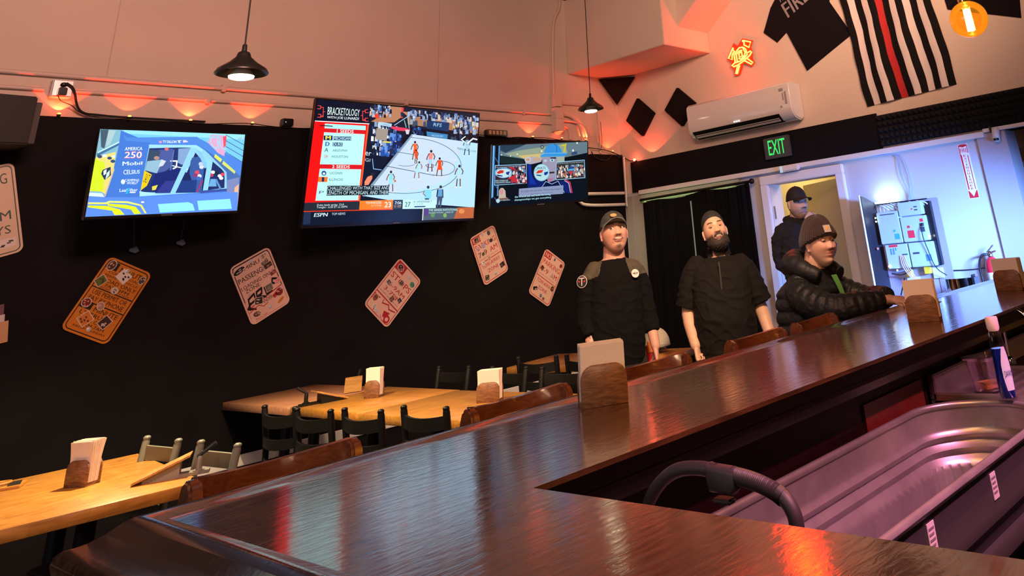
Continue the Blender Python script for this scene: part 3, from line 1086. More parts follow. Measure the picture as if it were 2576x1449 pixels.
# ------------------------------------------------------------------ equipment in front of the lavender wall
eq = thing('equipment_panel', 'open wall-mounted electronics cabinet packed with white modules and cables', 'electronics panel', (L, 3.15, 1.3))
lav = pm('grey_lilac_sheet', (0.36, 0.33, 0.42), 0.5)
mb = MB()
mb.prism(rrect(0.56, 0.78, 0.03), 0, 0.02, Matrix(((0, 0, -1, -0.002), (-1, 0, 0, 0.09), (0, 1, 0, -0.06), (0, 0, 0, 1))))
bp_ = mb.build('back_plate', lav, eq)
mb = MB()
mb.box(-0.03, -0.02, -0.32, -0.19, -0.46, 0.33)
mb.build('side_plate', pm('grey_mauve_sheet', (0.30, 0.26, 0.30), 0.6), eq)
mod = pm('pale_module_metal', (0.42, 0.52, 0.54), 0.35)
mods = [(0.235, 0.03, 0.00, 0.26), (0.02, -0.20, 0.21, 0.32), (0.02, -0.21, 0.00, 0.20), (0.21, 0.00, -0.20, -0.01), (-0.01, -0.23, -0.20, -0.01)]
for (y0, y1, z0, z1) in mods:
    mb = MB()
    mb.box(-0.12, -0.03, y1, y0, z0, z1)
    mb.build('module', mod, eq, bevel=0.005)
mb = MB()
random.seed(5)
for k in range(12):
    y = 0.22 - k * 0.035
    mb.tube(chaikin([(-0.05, y, 0.26), (-0.10, y - 0.02, 0.30 + 0.03 * random.random()), (-0.10, y - 0.06, 0.31), (-0.06, y - 0.09, 0.27)], 2), 0.006, 6)
mb.build('cable_bundle', pm('grey_cables', (0.45, 0.48, 0.52), 0.5), eq, smooth=True)
mb = MB()
mb.box(-0.05, -0.02, 0.26, -0.23, 0.325, 0.335)
mb.box(-0.08, -0.02, -0.215, -0.26, -0.2, 0.31)
mb.build('black_channel', M['blackgloss'], eq, bevel=0.004)
mb = MB()
for k in range(4):
    mb.tube(chaikin([(-0.125, 0.08 - 0.012 * k, -0.10), (-0.14, 0.07 - 0.02 * k, -0.20), (-0.12, -0.02 - .01 * k, -0.33), (-0.10, -0.06, -0.36)], 2), 0.004, 6)
mb.build('pink_cable_bundle', pm('pink_cable', (0.65, 0.42, 0.42), 0.5), eq, smooth=True)
mb = MB()
mb.tube(chaikin([(-0.10, -0.06, -0.36), (-0.10, -0.05, -0.45), (-0.10, -0.04, -0.6)], 2), 0.008, 6)
mb.build('blue_cable', pm('blue_cable', (0.1, 0.35, 0.75), 0.5), eq, smooth=True)
mb = MB()
mb.tube(chaikin([(-0.125, -0.18, 0.14), (-0.16, -0.17, 0.05), (-0.14, -0.19, -0.08), (-0.14, -0.22, -0.22), (-0.10, -0.29, -0.28)], 2), 0.004, 6)
mb.tube(chaikin([(-0.08, 0.21, -0.24), (-0.1, 0.1, -0.26), (-0.09, 0.02, -0.22)], 2), 0.005, 6)
mb.build('black_cable', M['black'], eq, smooth=True)
for nm, c, rects in (('red_sticker', (0.75, 0.03, 0.05), [(-0.03, -0.09, 0.03, 0.09), (-0.16, -0.19, 0.15, 0.175), (-0.035, -0.06, 0.11, 0.13), (0.17, 0.09, -0.03, -0.012), (-0.10, -0.115, 0.255, 0.265)]),
                     ('green_sticker', (0.05, 0.35, 0.3), [(0.095, 0.05, 0.03, 0.075), (0.10, 0.08, 0.09, 0.11)]),
                     ('blue_sticker', (0.08, 0.25, 0.6), [(0.165, 0.15, -0.09, -0.04), (0.14, 0.125, -0.09, -0.04), (-0.15, -0.20, -0.16, -0.11), (0.115, 0.105, -0.06, -0.035)]),
                     ('dark_sticker', (0.05, 0.06, 0.07), [(-0.15, -0.19, 0.07, 0.11), (-0.15, -0.19, 0.115, 0.14), (0.20, 0.06, 0.235, 0.243), (-0.04, -0.10, -0.10, -0.085), (0.06, 0.01, -0.10, -0.09), (-0.13, -0.16, 0.27, 0.28), (-0.13, -0.16, 0.245, 0.255)])):
    mb = MB()
    for (y0, y1, z0, z1) in rects:
        mb.box(-0.1215, -0.1203, y1, y0, z0, z1)
    mb.build(nm, pm(nm, c, 0.5), eq)
mb = MB()
for y, z in ((0.05, -0.23), (-0.12, -0.215)):
    mb.box(-0.09, -0.04, y - 0.025, y + 0.025, z - 0.045, z + 0.01)
mb.build('yellow_connector', pm('yellow_plastic', (0.75, 0.5, 0.03), 0.4), eq, bevel=0.003)
mb = MB()
mb.box(-0.035, -0.028, -0.02, 0.10, -0.42, -0.28)
wp = pm('white_paper', (0.6, 0.62, 0.62), 0.7)
mb.build('paper_notice', wp, eq)
mb = MB()
mb.box(-0.045, -0.028, -0.24, -0.15, -0.30, -0.22)
mb.build('paper_notice', wp, eq)
led = em('white_led', (0.85, 0.95, 1.0), 22)
mb = MB()
for y, z in ((0.20, -0.18), (-0.225, 0.03), (0.13, -0.215), (0.245, 0.22), (0.245, 0.19)):
    mb.sphere((-0.125, y, z), 0.007, 8, 6)
mb.build('led_lamp', led, eq, smooth=True)
# LED bar on top of the cabinet lights the wall blue-white
mb = MB()
mb.box(-0.075, -0.035, 0.06, 0.25, 0.34, 0.352)
mb.build('led_bar', em('led_bar_glow', (0.6, 0.8, 1.0), 18), eq)
light('cabinet_led', 'AREA', (L - 0.10, 3.27, 1.665), 1.2, (0.42, 0.62, 1.0), (L - 0.02, 3.2, 2.2), shape='RECTANGLE', size=0.3, size_y=0.06)

bd = thing('cabinet_door', 'tall curved black door standing open left of the electronics cabinet', 'cabinet door', (L, 3.40, 0.85))
mb = MB()
rs = []
for k in range(9):
    t = k / 8
    x = -0.02 - 0.26 * t
    y = 0.02 + 0.02 * math.sin(t * PI)
    rs.append([(x, y, 0.0 + 0.02 * t), (x, y, 0.86 - 0.07 * (1 - t) ** 2), (x - 0.002, y + 0.02, 0.86 - 0.07 * (1 - t) ** 2), (x - 0.002, y + 0.02, 0.0 + 0.02 * t)])
mb.rings(rs)
mb.build('panel', pm('black_door_panel', (0.02, 0.018, 0.024), 0.5), bd, smooth=True)
mb = MB()
mb.tube([(-0.285, 0.035, 0.0), (-0.285, 0.035, 0.5), (-0.283, 0.035, 0.87)], 0.009, 8)
mb.build('bright_edge', pm('white_edge', (0.85, 0.9, 0.9), 0.3), bd, smooth=True)
mb = MB()
mb.sphere((-0.15, 0.015, 0.42), 0.012)
mb.build('lock_button', pm('copper_button', (0.5, 0.2, 0.14), 0.4), bd, smooth=True)

# wires hanging from the header to the cabinet
wm = pm('blue_grey_wire', (0.25, 0.35, 0.6), 0.5)
for q, dx in enumerate((0.0, 0.02, -0.025)):
    wire([(L - 0.02, 3.50 - 0.1 * q, 2.06), (L - 0.03, 3.2, 2.045), (L - 0.03, 3.09 + dx, 2.03), (L - 0.03, 3.09 + 2.2 * dx, 1.85), (L - 0.03, 3.06 + dx, 1.72), (L - 0.04, 3.07, 1.62)], 0.004,
         ['middle', 'left-hand', 'right-hand'][q] + ' loose blue wire hanging from the header to the cabinet', mat=wm)
wire([(L - 0.02, 2.85, 1.05), (L - 0.02, 2.7, 1.045), (L - 0.02, 2.56, 1.05)], 0.004, 'thin dark cable between the cabinet and the extinguisher')

# fire extinguisher sign and extinguisher
es = thing('extinguisher_sign', 'tall white and red FIRE EXTINGUISHER arrow sign on the lavender wall', 'sign', (L - 0.006, 2.517, 1.808))
qq = [(0, 0), (1, 0), (1, 1), (0, 1)]
a = Art(0.085, 0.44, qq)
red = '#c8202c'
a.poly([(0, 0), (1, 0), (1, 1), (0, 1)], '#e8e6ee')
a.poly([(0.04, 0.01), (0.96, 0.01), (0.96, 0.17), (0.88, 0.17), (0.88, 0.035), (0.5, 0.055), (0.12, 0.035), (0.12, 0.17), (0.04, 0.17)], red)
a.poly([(0.12, 0.0), (0.88, 0.0), (0.5, 0.05)], red)
a.poly([(0.04, 0.17), (0.10, 0.17), (0.22, 0.20), (0.22, 0.84), (0.10, 0.84)], red)
a.poly([(0.14, 0.21), (0.22, 0.21), (0.22, 0.84), (0.14, 0.84)], red)
a.poly([(0.78, 0.21), (0.86, 0.21), (0.86, 0.84), (0.78, 0.84)], red)
a.poly([(0.04, 0.86), (0.14, 0.86), (0.5, 0.97), (0.86, 0.86), (0.96, 0.86), (0.96, 0.995), (0.04, 0.995)], red)
a.text('FIRE', [(0.14, 0.075), (0.86, 0.075), (0.86, 0.15), (0.14, 0.15)], red, bold=0.01)
for i, ch in enumerate('EXTINGUISHER'):
    w_ = 0.13 if ch != 'I' else 0.04
    z0 = 0.195 + i * 0.0555
    a.text(ch, [(0.5 - w_, z0), (0.5 + w_, z0), (0.5 + w_, z0 + 0.04), (0.5 - w_, z0 + 0.04)], red, bold=0.02)
print_mat = pm('printed_vinyl', (1, 1, 1), 0.45, attr='Col')
o = a.build('printed_face', print_mat, es)
o.rotation_euler = (0, 0, -PI / 2)
mb = MB()
mb.box(0, 0.006, -0.0435, 0.0435, -0.222, 0.222)
mb.build('sign_plate', M['white'], es)
fe = thing('fire_extinguisher', 'red and white fire extinguisher hanging on the wall at the far right', 'fire extinguisher', (L - 0.08, 2.47, 0.80))
mb = MB()
mb.lathe([(0.05, 0), (0.058, 0.01), (0.058, 0.26), (0.05, 0.30), (0.03, 0.325), (0.02, 0.335)], 24)
mb.build('cylinder', pm('red_enamel', (0.62, 0.02, 0.03), 0.25, coat=0.4), fe, smooth=True)
mb = MB()
mb.lathe([(0.0592, 0.05), (0.0592, 0.22)], 24, cap=False)
mb.build('paper_label', pm('label_white', (0.7, 0.68, 0.7), 0.4), fe, smooth=True)
mb = MB()
mb.lathe([(0.022, 0.335), (0.022, 0.36), (0.015, 0.375)], 16)
mb.tube([(0, 0.02, 0.37), (-0.03, -0.05, 0.42)], 0.008)
mb.tube([(0, 0.02, 0.36), (-0.02, -0.06, 0.375)], 0.008)
mb.build('valve_handle', M['chrome'], fe, smooth=True)
mb = MB()
mb.tube(chaikin([(0, 0.01, 0.35), (-0.03, 0.06, 0.36), (-0.04, 0.10, 0.28), (-0.04, 0.09, 0.12), (-0.04, 0.06, 0.03)], 2), 0.009)
mb.build('hose', M['blackgloss'], fe, smooth=True)

# small steel dispenser and white counter by the cabinet
sc = thing('side_counter', 'white topped side counter under the electronics cabinet', 'counter')
mb = MB()
mb.box(6.15, 6.70, 2.38, 3.60, 0.85, 0.88)
mb.build('counter_top', M['white'], sc, bevel=0.004)
mb = MB()
mb.box(6.19, 6.69, 2.40, 3.58, 0.0, 0.85)
mb.build('counter_body', pm('grey_counter_body', (0.3, 0.3, 0.33), 0.6), sc)
dp = thing('steel_dispenser', 'small curved steel dispenser with a black end on the side counter', 'dispenser', (6.55, 2.69, 0.88))
mb = MB()
rs = []
for k in range(9):
    t = math.radians(-80 + 20 * k)
    rs.append([(-0.10 * math.cos(t) * 1, -0.02 + 0.12 * math.sin(t) + 0.0, z) for z in (0.03, 0.13)])
mb.rings(rs, cap=False, closed=False)
mb.build('steel_shell', M['chrome'], dp, smooth=True)
mb = MB()
mb.box(-0.08, 0.05, -0.16, -0.12, 0.0, 0.15)
mb.build('end_block', M['blackgloss'], dp, bevel=0.02)
mb = MB()
mb.box(-0.12, 0.04, -0.12, 0.14, 0.0, 0.03)
mb.build('drip_tray', M['metal'], dp, bevel=0.004)

# camera and cardboard box in the alcove
sc_ = thing('security_camera', 'small white bullet security camera at the corner of the post', 'security camera', (L - 0.07, 2.20, 2.0))
mb = MB()
mb.lathe([(0.022, 0.0), (0.03, 0.01), (0.032, 0.10), (0.02, 0.115)], 16, Matrix.Rotation(math.radians(8), 4, 'X'))
mb.build('housing', M['whitepaint'], sc_, smooth=True)
mb = MB()
mb.lathe([(0.02, -0.012), (0.024, -0.004), (0.022, 0.006)], 16, Matrix.Translation((-0.022, -0.006, 0.02)))
mb.build('lens', M['blackgloss'], sc_, smooth=True)
mb = MB()
mb.box(-0.01, 0.06, 0.02, 0.035, 0.08, 0.13)
mb.build('bracket', M['black'], sc_)
cb = thing('cardboard_box', 'tall open brown cardboard box leaning in the alcove at the right edge', 'cardboard box', (7.55, 2.28, 0.95), math.radians(-4))
card = pm('brown_cardboard', (0.28, 0.15, 0.085), 0.85, bump=0.1)
mb = MB()
mb.box(-0.15, 0.15, -0.16, -0.0, 0, 0.9)
mb.build('box_body', card, cb, bevel=0.004)
mb = MB()
mb.box(-0.15, 0.15, -0.165, -0.158, 0.9, 1.0)
mb.add([(-0.15, -0.02, 0.9), (-0.15, -0.08, 0.9), (-0.16, -0.04, 0.96)], [(0, 1, 2)])
mb.build('box_flap', card, cb)
sh = thing('alcove_shelf', 'dark ledge in the alcove carrying the cardboard box', 'shelf')
mb = MB()
mb.box(7.1, 8.1, 1.2, 2.3, 0.9, 0.95)
mb.box(7.12, 7.2, 1.22, 2.28, 0.0, 0.9)
mb.build('ledge', M['black'], sh)

# ------------------------------------------------------------------ television screens
def television(name_label, loc, w, h, rz, rx, ry, art_fn, quad, strength=1.0, art_mat=None):
    r = thing('television', name_label, 'television', loc)
    r.rotation_mode = 'YXZ'
    r.rotation_euler = (math.radians(rx), math.radians(ry), math.radians(rz))
    mb = MB()
    b = 0.008
    for (x0, x1, z0, z1) in ((-w / 2 - b, w / 2 + b, h / 2, h / 2 + b), (-w / 2 - b, w / 2 + b, -h / 2 - 0.018, -h / 2), (-w / 2 - b, -w / 2, -h / 2, h / 2), (w / 2, w / 2 + b, -h / 2, h / 2)):
        mb.box(x0, x1, -0.006, 0.02, z0, z1)
    mb.build('bezel', M['blackgloss'], r, bevel=0.002)
    mb = MB()
    mb.box(-w / 2 - b, w / 2 + b, 0.0, 0.035, -h / 2 - 0.018, h / 2 + b)
    mb.box(-w * 0.32, w * 0.32, 0.035, 0.065, -h * 0.4, h * 0.15)
    mb.build('casing', M['black'], r, bevel=0.006)
    mb = MB()
    mb.box(-0.035, 0.035, -0.008, -0.005, -h / 2 - 0.012, -h / 2 - 0.006)
    mb.build('maker_badge', pm('badge_silver', (0.3, 0.3, 0.3), 0.4, metal=0.6), r)
    yw = D - 0.04 - loc[1]
    R = r.rotation_euler.to_matrix()
    inv = R.inverted()
    a = Vector((0, 0.06, 0))
    bq = inv @ Vector((0, yw, 0))
    mb = MB()
    mb.tube([a, a.lerp(bq, 0.5) + Vector((0.03, 0, 0)), bq], 0.022, 8)
    mb.box(-0.1, 0.1, 0.055, 0.07, -0.1, 0.1)
    mb.build('wall_bracket', M['darkmetal'], r)
    art = Art(w, h, quad, y0=0.0005, step=0.000006)
    art_fn(art)
    art.build('screen', art_mat or em_attr('screen_glow', strength), r)
    return r


def B(a, x0, y0, x1, y1, c):
    a.poly([(x0, y0), (x1, y0), (x1, y1), (x0, y1)], c)


def skew(x0, y0, x1, y1, s=0.0, k=0.0):
    return [(x0, y0), (x1, y0 + s), (x1 + k, y1 + s), (x0 + k, y1)]


def art1(a):
    a.poly([(0, 0), (1, 0), (1, 1), (0, 1)], '#4f82dc', raw=True)  # car body blue
    a.poly([(280, 130), (2150, 190), (2120, 560), (1960, 480), (1560, 260), (1400, 235), (600, 255), (540, 130)], '#74c4f4')
    a.poly([(540, 130), (2140, 190), (2110, 260), (620, 190)], '#92dcfa')
    a.poly([(270, 130), (570, 135), (540, 330), (300, 1000), (100, 950)], '#7fb4c8')
    a.poly([(230, 480), (470, 420), (420, 760), (320, 960), (150, 850), (190, 600)], '#e8d27a')
    a.poly([(210, 500), (330, 560), (300, 930), (130, 920)], '#cfe22e')
    a.poly([(290, 140), (390, 140), (330, 380), (290, 360)], '#465a6a')
    a.poly([(390, 150), (480, 150), (400, 330), (350, 350)], '#a9c4c8')
    a.poly([(235, 440), (540, 290), (545, 320), (235, 480)], '#3f6f98')
    a.poly([(250, 420), (550, 270), (548, 290), (245, 440)], '#bfe6f2')
    for p in ((270, 480, 30), (330, 470, 25), (390, 500, 28), (430, 540, 30), (440, 480, 22)):
        a.ell(p[0], p[1], p[2], p[2] * 0.7, '#33506e' if p[2] > 26 else '#d8ecf0')
    a.poly([(300, 650), (400, 610), (400, 720), (320, 780), (280, 700)], '#2a3a58')
    a.poly([(310, 660), (350, 640), (340, 700), (310, 720)], '#e8f2f4')
    a.poly([(350, 690), (390, 650), (380, 720), (330, 770)], '#cfe6ee')
    # A-pillar
    a.poly([(540, 150), (900, 300), (880, 400), (745, 1010), (300, 1010), (440, 640), (510, 330)], '#4577cf')
    a.poly([(560, 200), (620, 240), (1500, 225), (1900, 500), (1880, 560), (1450, 280), (900, 300), (600, 280)], '#4f86d8')
    a.poly([(430, 640), (450, 640), (325, 990), (305, 1000)], '#c9b89a')
    # window opening
    a.poly([(890, 330), (1500, 335), (1600, 400), (1880, 640), (1900, 700), (1900, 910), (1540, 960), (750, 1000)], '#8ecbe8')
    a.poly([(890, 375), (1440, 360), (1150, 960), (770, 940), (830, 650)], '#26356e')
    a.poly([(1000, 400), (1190, 380), (1160, 620), (1020, 720), (960, 700), (1010, 560)], '#4a5a9a')
    a.poly([(890, 390), (1030, 410), (1000, 540), (860, 530)], '#3a4a66')
    a.poly([(860, 540), (1060, 520), (980, 700), (830, 660)], '#8fb6cc')
    a.ell(980, 500, 35, 24, '#b48a80')
    a.poly([(1040, 520), (1100, 540), (1060, 600), (1000, 620)], '#c8d2dc')
    a.poly([(1260, 380), (1420, 370), (1380, 560), (1300, 590), (1250, 560)], '#7fa0cc')
    a.line([(1160, 540), (1240, 540), (1230, 620), (1190, 640)], 18, '#e4f0f8')
    a.line([(1180, 600), (1420, 660)], 12, '#dce8f0')
    a.line([(1000, 700), (1150, 690), (1200, 400)], 16, '#5a72b4')
    a.ell(1110, 385, 26, 22, '#d86a70')
    a.poly([(820, 660), (915, 715), (850, 860), (770, 920)], '#e8c41c')
    a.text('SALT', [(850, 700), (900, 720), (850, 830), (800, 810)], '#2a3040')
    a.poly([(960, 700), (1250, 640), (1380, 700), (1340, 960), (960, 960), (900, 850)], '#1e2a6e')
    a.poly([(1090, 800), (1400, 790), (1340, 960), (960, 960)], '#333a8a')
    a.poly([(915, 870), (990, 850), (960, 915), (915, 920)], '#e2d048')
    a.poly([(1480, 430), (1640, 620), (1600, 960), (1250, 960)], '#20285a')
    a.poly([(1420, 500), (1520, 480), (1600, 560), (1560, 960), (1480, 960), (1400, 700)], '#3a5a9e')
    a.poly([(1300, 800), (1500, 790), (1480, 960), (1220, 960)], '#243c80')
    for (x, y, c) in ((1500, 690, '#d84a60'), (1530, 740, '#e8e2f0'), (1560, 620, '#cfd8e8'), (1480, 730, '#8a3a70'), (1550, 580, '#b8c8e0'), (1520, 770, '#3a6ac0')):
        a.ell(x, y, 30, 26, c)
    a.line([(1570, 800), (1500, 950)], 18, '#b03060')
    a.poly([(1700, 540), (1860, 660), (1870, 900), (1640, 930)], '#223066')
    for (x, y, c) in ((1710, 690, '#e8f0f8'), (1760, 700, '#20263a'), (1800, 740, '#dfe8f0'), (1840, 720, '#e04a5a'), (1690, 730, '#c03a5a'), (1820, 770, '#e8eef4')):
        a.ell(x, y, 28, 22, c)
    a.poly([(1680, 780), (1740, 780), (1760, 880), (1650, 880)], '#6aa6d8')
    a.line([(1750, 790), (1810, 910)], 26, '#5a90c8')
    # cage bars
    a.poly([(1420, 365), (1500, 370), (1210, 970), (1140, 975)], '#8fcdea')
    a.poly([(1500, 400), (1560, 420), (1640, 620), (1600, 640)], '#86c0e4')
    a.poly([(1650, 470), (1710, 530), (1640, 940), (1575, 940)], '#8fd0ee')
    a.line([(1580, 420), (1840, 640), (1885, 700), (1880, 910)], 34, '#8cc8ea')
    a.line([(895, 345), (1480, 350), (1560, 400)], 34, '#9cd8ee')
    # right side of the car and scenery
    a.poly([(1560, 350), (2110, 770), (2070, 900), (1900, 900), (1890, 690)], '#4a6cae')
    a.poly([(1680, 200), (1890, 210), (1860, 480), (1780, 440), (1640, 300)], '#d9a3c8')
    a.text('CRE', [(1650, 210), (1890, 215), (1890, 400), (1700, 380)], '#8fd4f4')
    a.poly([(1840, 220), (1890, 215), (1880, 340), (1850, 370)], '#e0506a')
    for k in range(4):
        a.line([(1880, 200 + k * 75), (2120, 330 + k * 80)], 8, '#3c5c88')
    a.text('//', [(2050, 228), (2090, 230), (2090, 262), (2050, 258)], '#c83858')
    a.poly([(1740, 450), (1830, 520), (1810, 560), (1725, 490)], '#d8e05a')
    a.poly([(1850, 540), (2010, 680), (2000, 715), (1830, 580)], '#cfd86a')
    a.poly([(1540, 935), (2050, 900), (2050, 935), (1540, 970)], '#3e4fa0')
    a.poly([(1890, 800), (2060, 760), (2045, 1210), (1880, 1210), (1900, 1000)], '#7a86b8')
    a.poly([(2000, 900), (2058, 850), (2038, 1205), (1990, 1205)], '#e8b08a')
    a.poly([(750, 930), (1010, 975), (760, 995)], '#a8dcf2')
    # lower bodywork
    a.poly([(60, 1260), (90, 1000), (740, 1010), (2045, 960), (2040, 1220)], '#5c8ae6')
    a.poly([(120, 940), (280, 950), (310, 1000), (110, 985)], '#cfe8f4')
    a.poly([(105, 1065), (320, 1070), (370, 1050), (600, 1060), (780, 1110), (840, 1225), (815, 1225), (760, 1125), (590, 1085), (380, 1075), (330, 1095), (105, 1090)], '#dfe86a')
    a.poly([(105, 1105), (330, 1115), (500, 1165), (555, 1235), (430, 1238), (400, 1180), (100, 1130)], '#dff02a')
    a.poly([(340, 1085), (580, 1105), (700, 1135), (770, 1228), (680, 1232), (640, 1170), (350, 1115)], '#d8ec2c')
    a.poly([(985, 1105), (1380, 1085), (1440, 1110), (1470, 1200), (1010, 1218)], '#8fe4fb')
    a.poly([(1500, 1070), (1940, 1050), (1965, 1185), (1520, 1198)], '#8fe0fb')
    a.ell(790, 1075, 22, 12, '#e8f4f8')
    # lettering
    a.text('AMERICA', [(585, 360), (805, 358), (800, 400), (580, 404)], '#e8f4fa', bold=0.01)
    a.text('250', [(585, 415), (800, 410), (790, 508), (565, 505)], '#d8476a', bold=0.03)
    a.text('250', [(588, 422), (798, 417), (788, 500), (570, 498)], '#eef2fa', bold=0.01)
    a.text('Mobil', [(550, 545), (800, 545), (795, 585), (545, 598)], '#dff0fa', bold=0.02)
    a.text('CELSIUS', [(560, 650), (765, 655), (760, 700), (555, 712)], '#e8f4fa', bold=0.01)
    a.text('CAMPING', [(575, 770), (755, 770), (748, 800), (570, 802)], '#e8f4fa', bold=0.01)
    a.text('WORLD', [(600, 805), (745, 805), (715, 838), (590, 838)], '#e8f4fa', bold=0.01)
    a.ell(548, 805, 26, 32, '#dcecf8')
    a.text('LeafFilter', [(505, 895), (735, 890), (725, 932), (500, 938)], '#e8f4fa', bold=0.01)
    a.poly([(600, 890), (635, 885), (600, 965), (575, 960)], '#2fb0e8')
    a.ell(665, 945, 42, 8, '#dff0fa')
    a.ell(1030, 295, 20, 16, '#d890b8')
    a.text('TY DILLON', [(1060, 275), (1235, 275), (1235, 308), (1060, 308)], '#eef6fa', bold=0.02)
    a.poly([(1240, 275), (1310, 272), (1275, 285), (1290, 305), (1260, 305), (1260, 285)], '#e4f0fa')
    a.poly([(1320, 270), (1360, 270), (1390, 295), (1320, 302)], '#d8c8e0')


def crowd(a, x0, y0, x1, y1, n, cols, s, seed, sh=0.0):
    rnd = random.Random(seed)
    for _ in range(n):
        x = x0 + (x1 - x0) * rnd.random()
        y = y0 + (y1 - y0) * rnd.random() + (x - x0) * sh
        r = s * (0.5 + rnd.random())
        a.poly([(x - r * .5, y - r), (x + r * .5, y - r * .9), (x + r * .6, y + r), (x - r * .6, y + r)], rnd.choice(cols))


def player(a, x, y, s, shirt, shorts, skin='#6a4638', lean=0.0, run=0.5, arm=1):
    """head at (x, y); s = figure height"""
    a.ell(x, y + s * 0.05, s * 0.055, s * 0.065, '#33262a')
    a.poly([(x - s * .09, y + s * .13), (x + s * .09, y + s * .13), (x + s * .08 + lean * s, y + s * .42), (x - s * .08 + lean * s, y + s * .42)], shirt)
    a.line([(x - s * .09, y + s * .15), (x - s * .17 * arm, y + s * .30), (x - s * .20 * arm, y + s * .42)], s * .045, skin)
    a.line([(x + s * .09, y + s * .15), (x + s * .16 * arm, y + s * .28), (x + s * .12 * arm, y + s * .40)], s * .045, skin)
    hx = x + lean * s
    a.poly([(hx - s * .09, y + s * .40), (hx + s * .09, y + s * .40), (hx + s * (.06 + run * .16), y + s * .64), (hx + s * .01, y + s * .62), (hx - s * (.06 + run * .16), y + s * .64)], shorts)
    a.line([(hx - s * .06 - run * s * .1, y + s * .62), (hx - s * .09 - run * s * .16, y + s * .96)], s * .05, skin)
    a.line([(hx + s * .05 + run * s * .08, y + s * .62), (hx + s * .05 + run * s * .10, y + s * .96)], s * .05, skin)
    a.ell(hx - s * .10 - run * s * .17, y + s * .97, s * .05, s * .025, '#dfe8f4')
    a.ell(hx + s * .07 + run * s * .10, y + s * .97, s * .05, s * .025, '#dfe8f4')


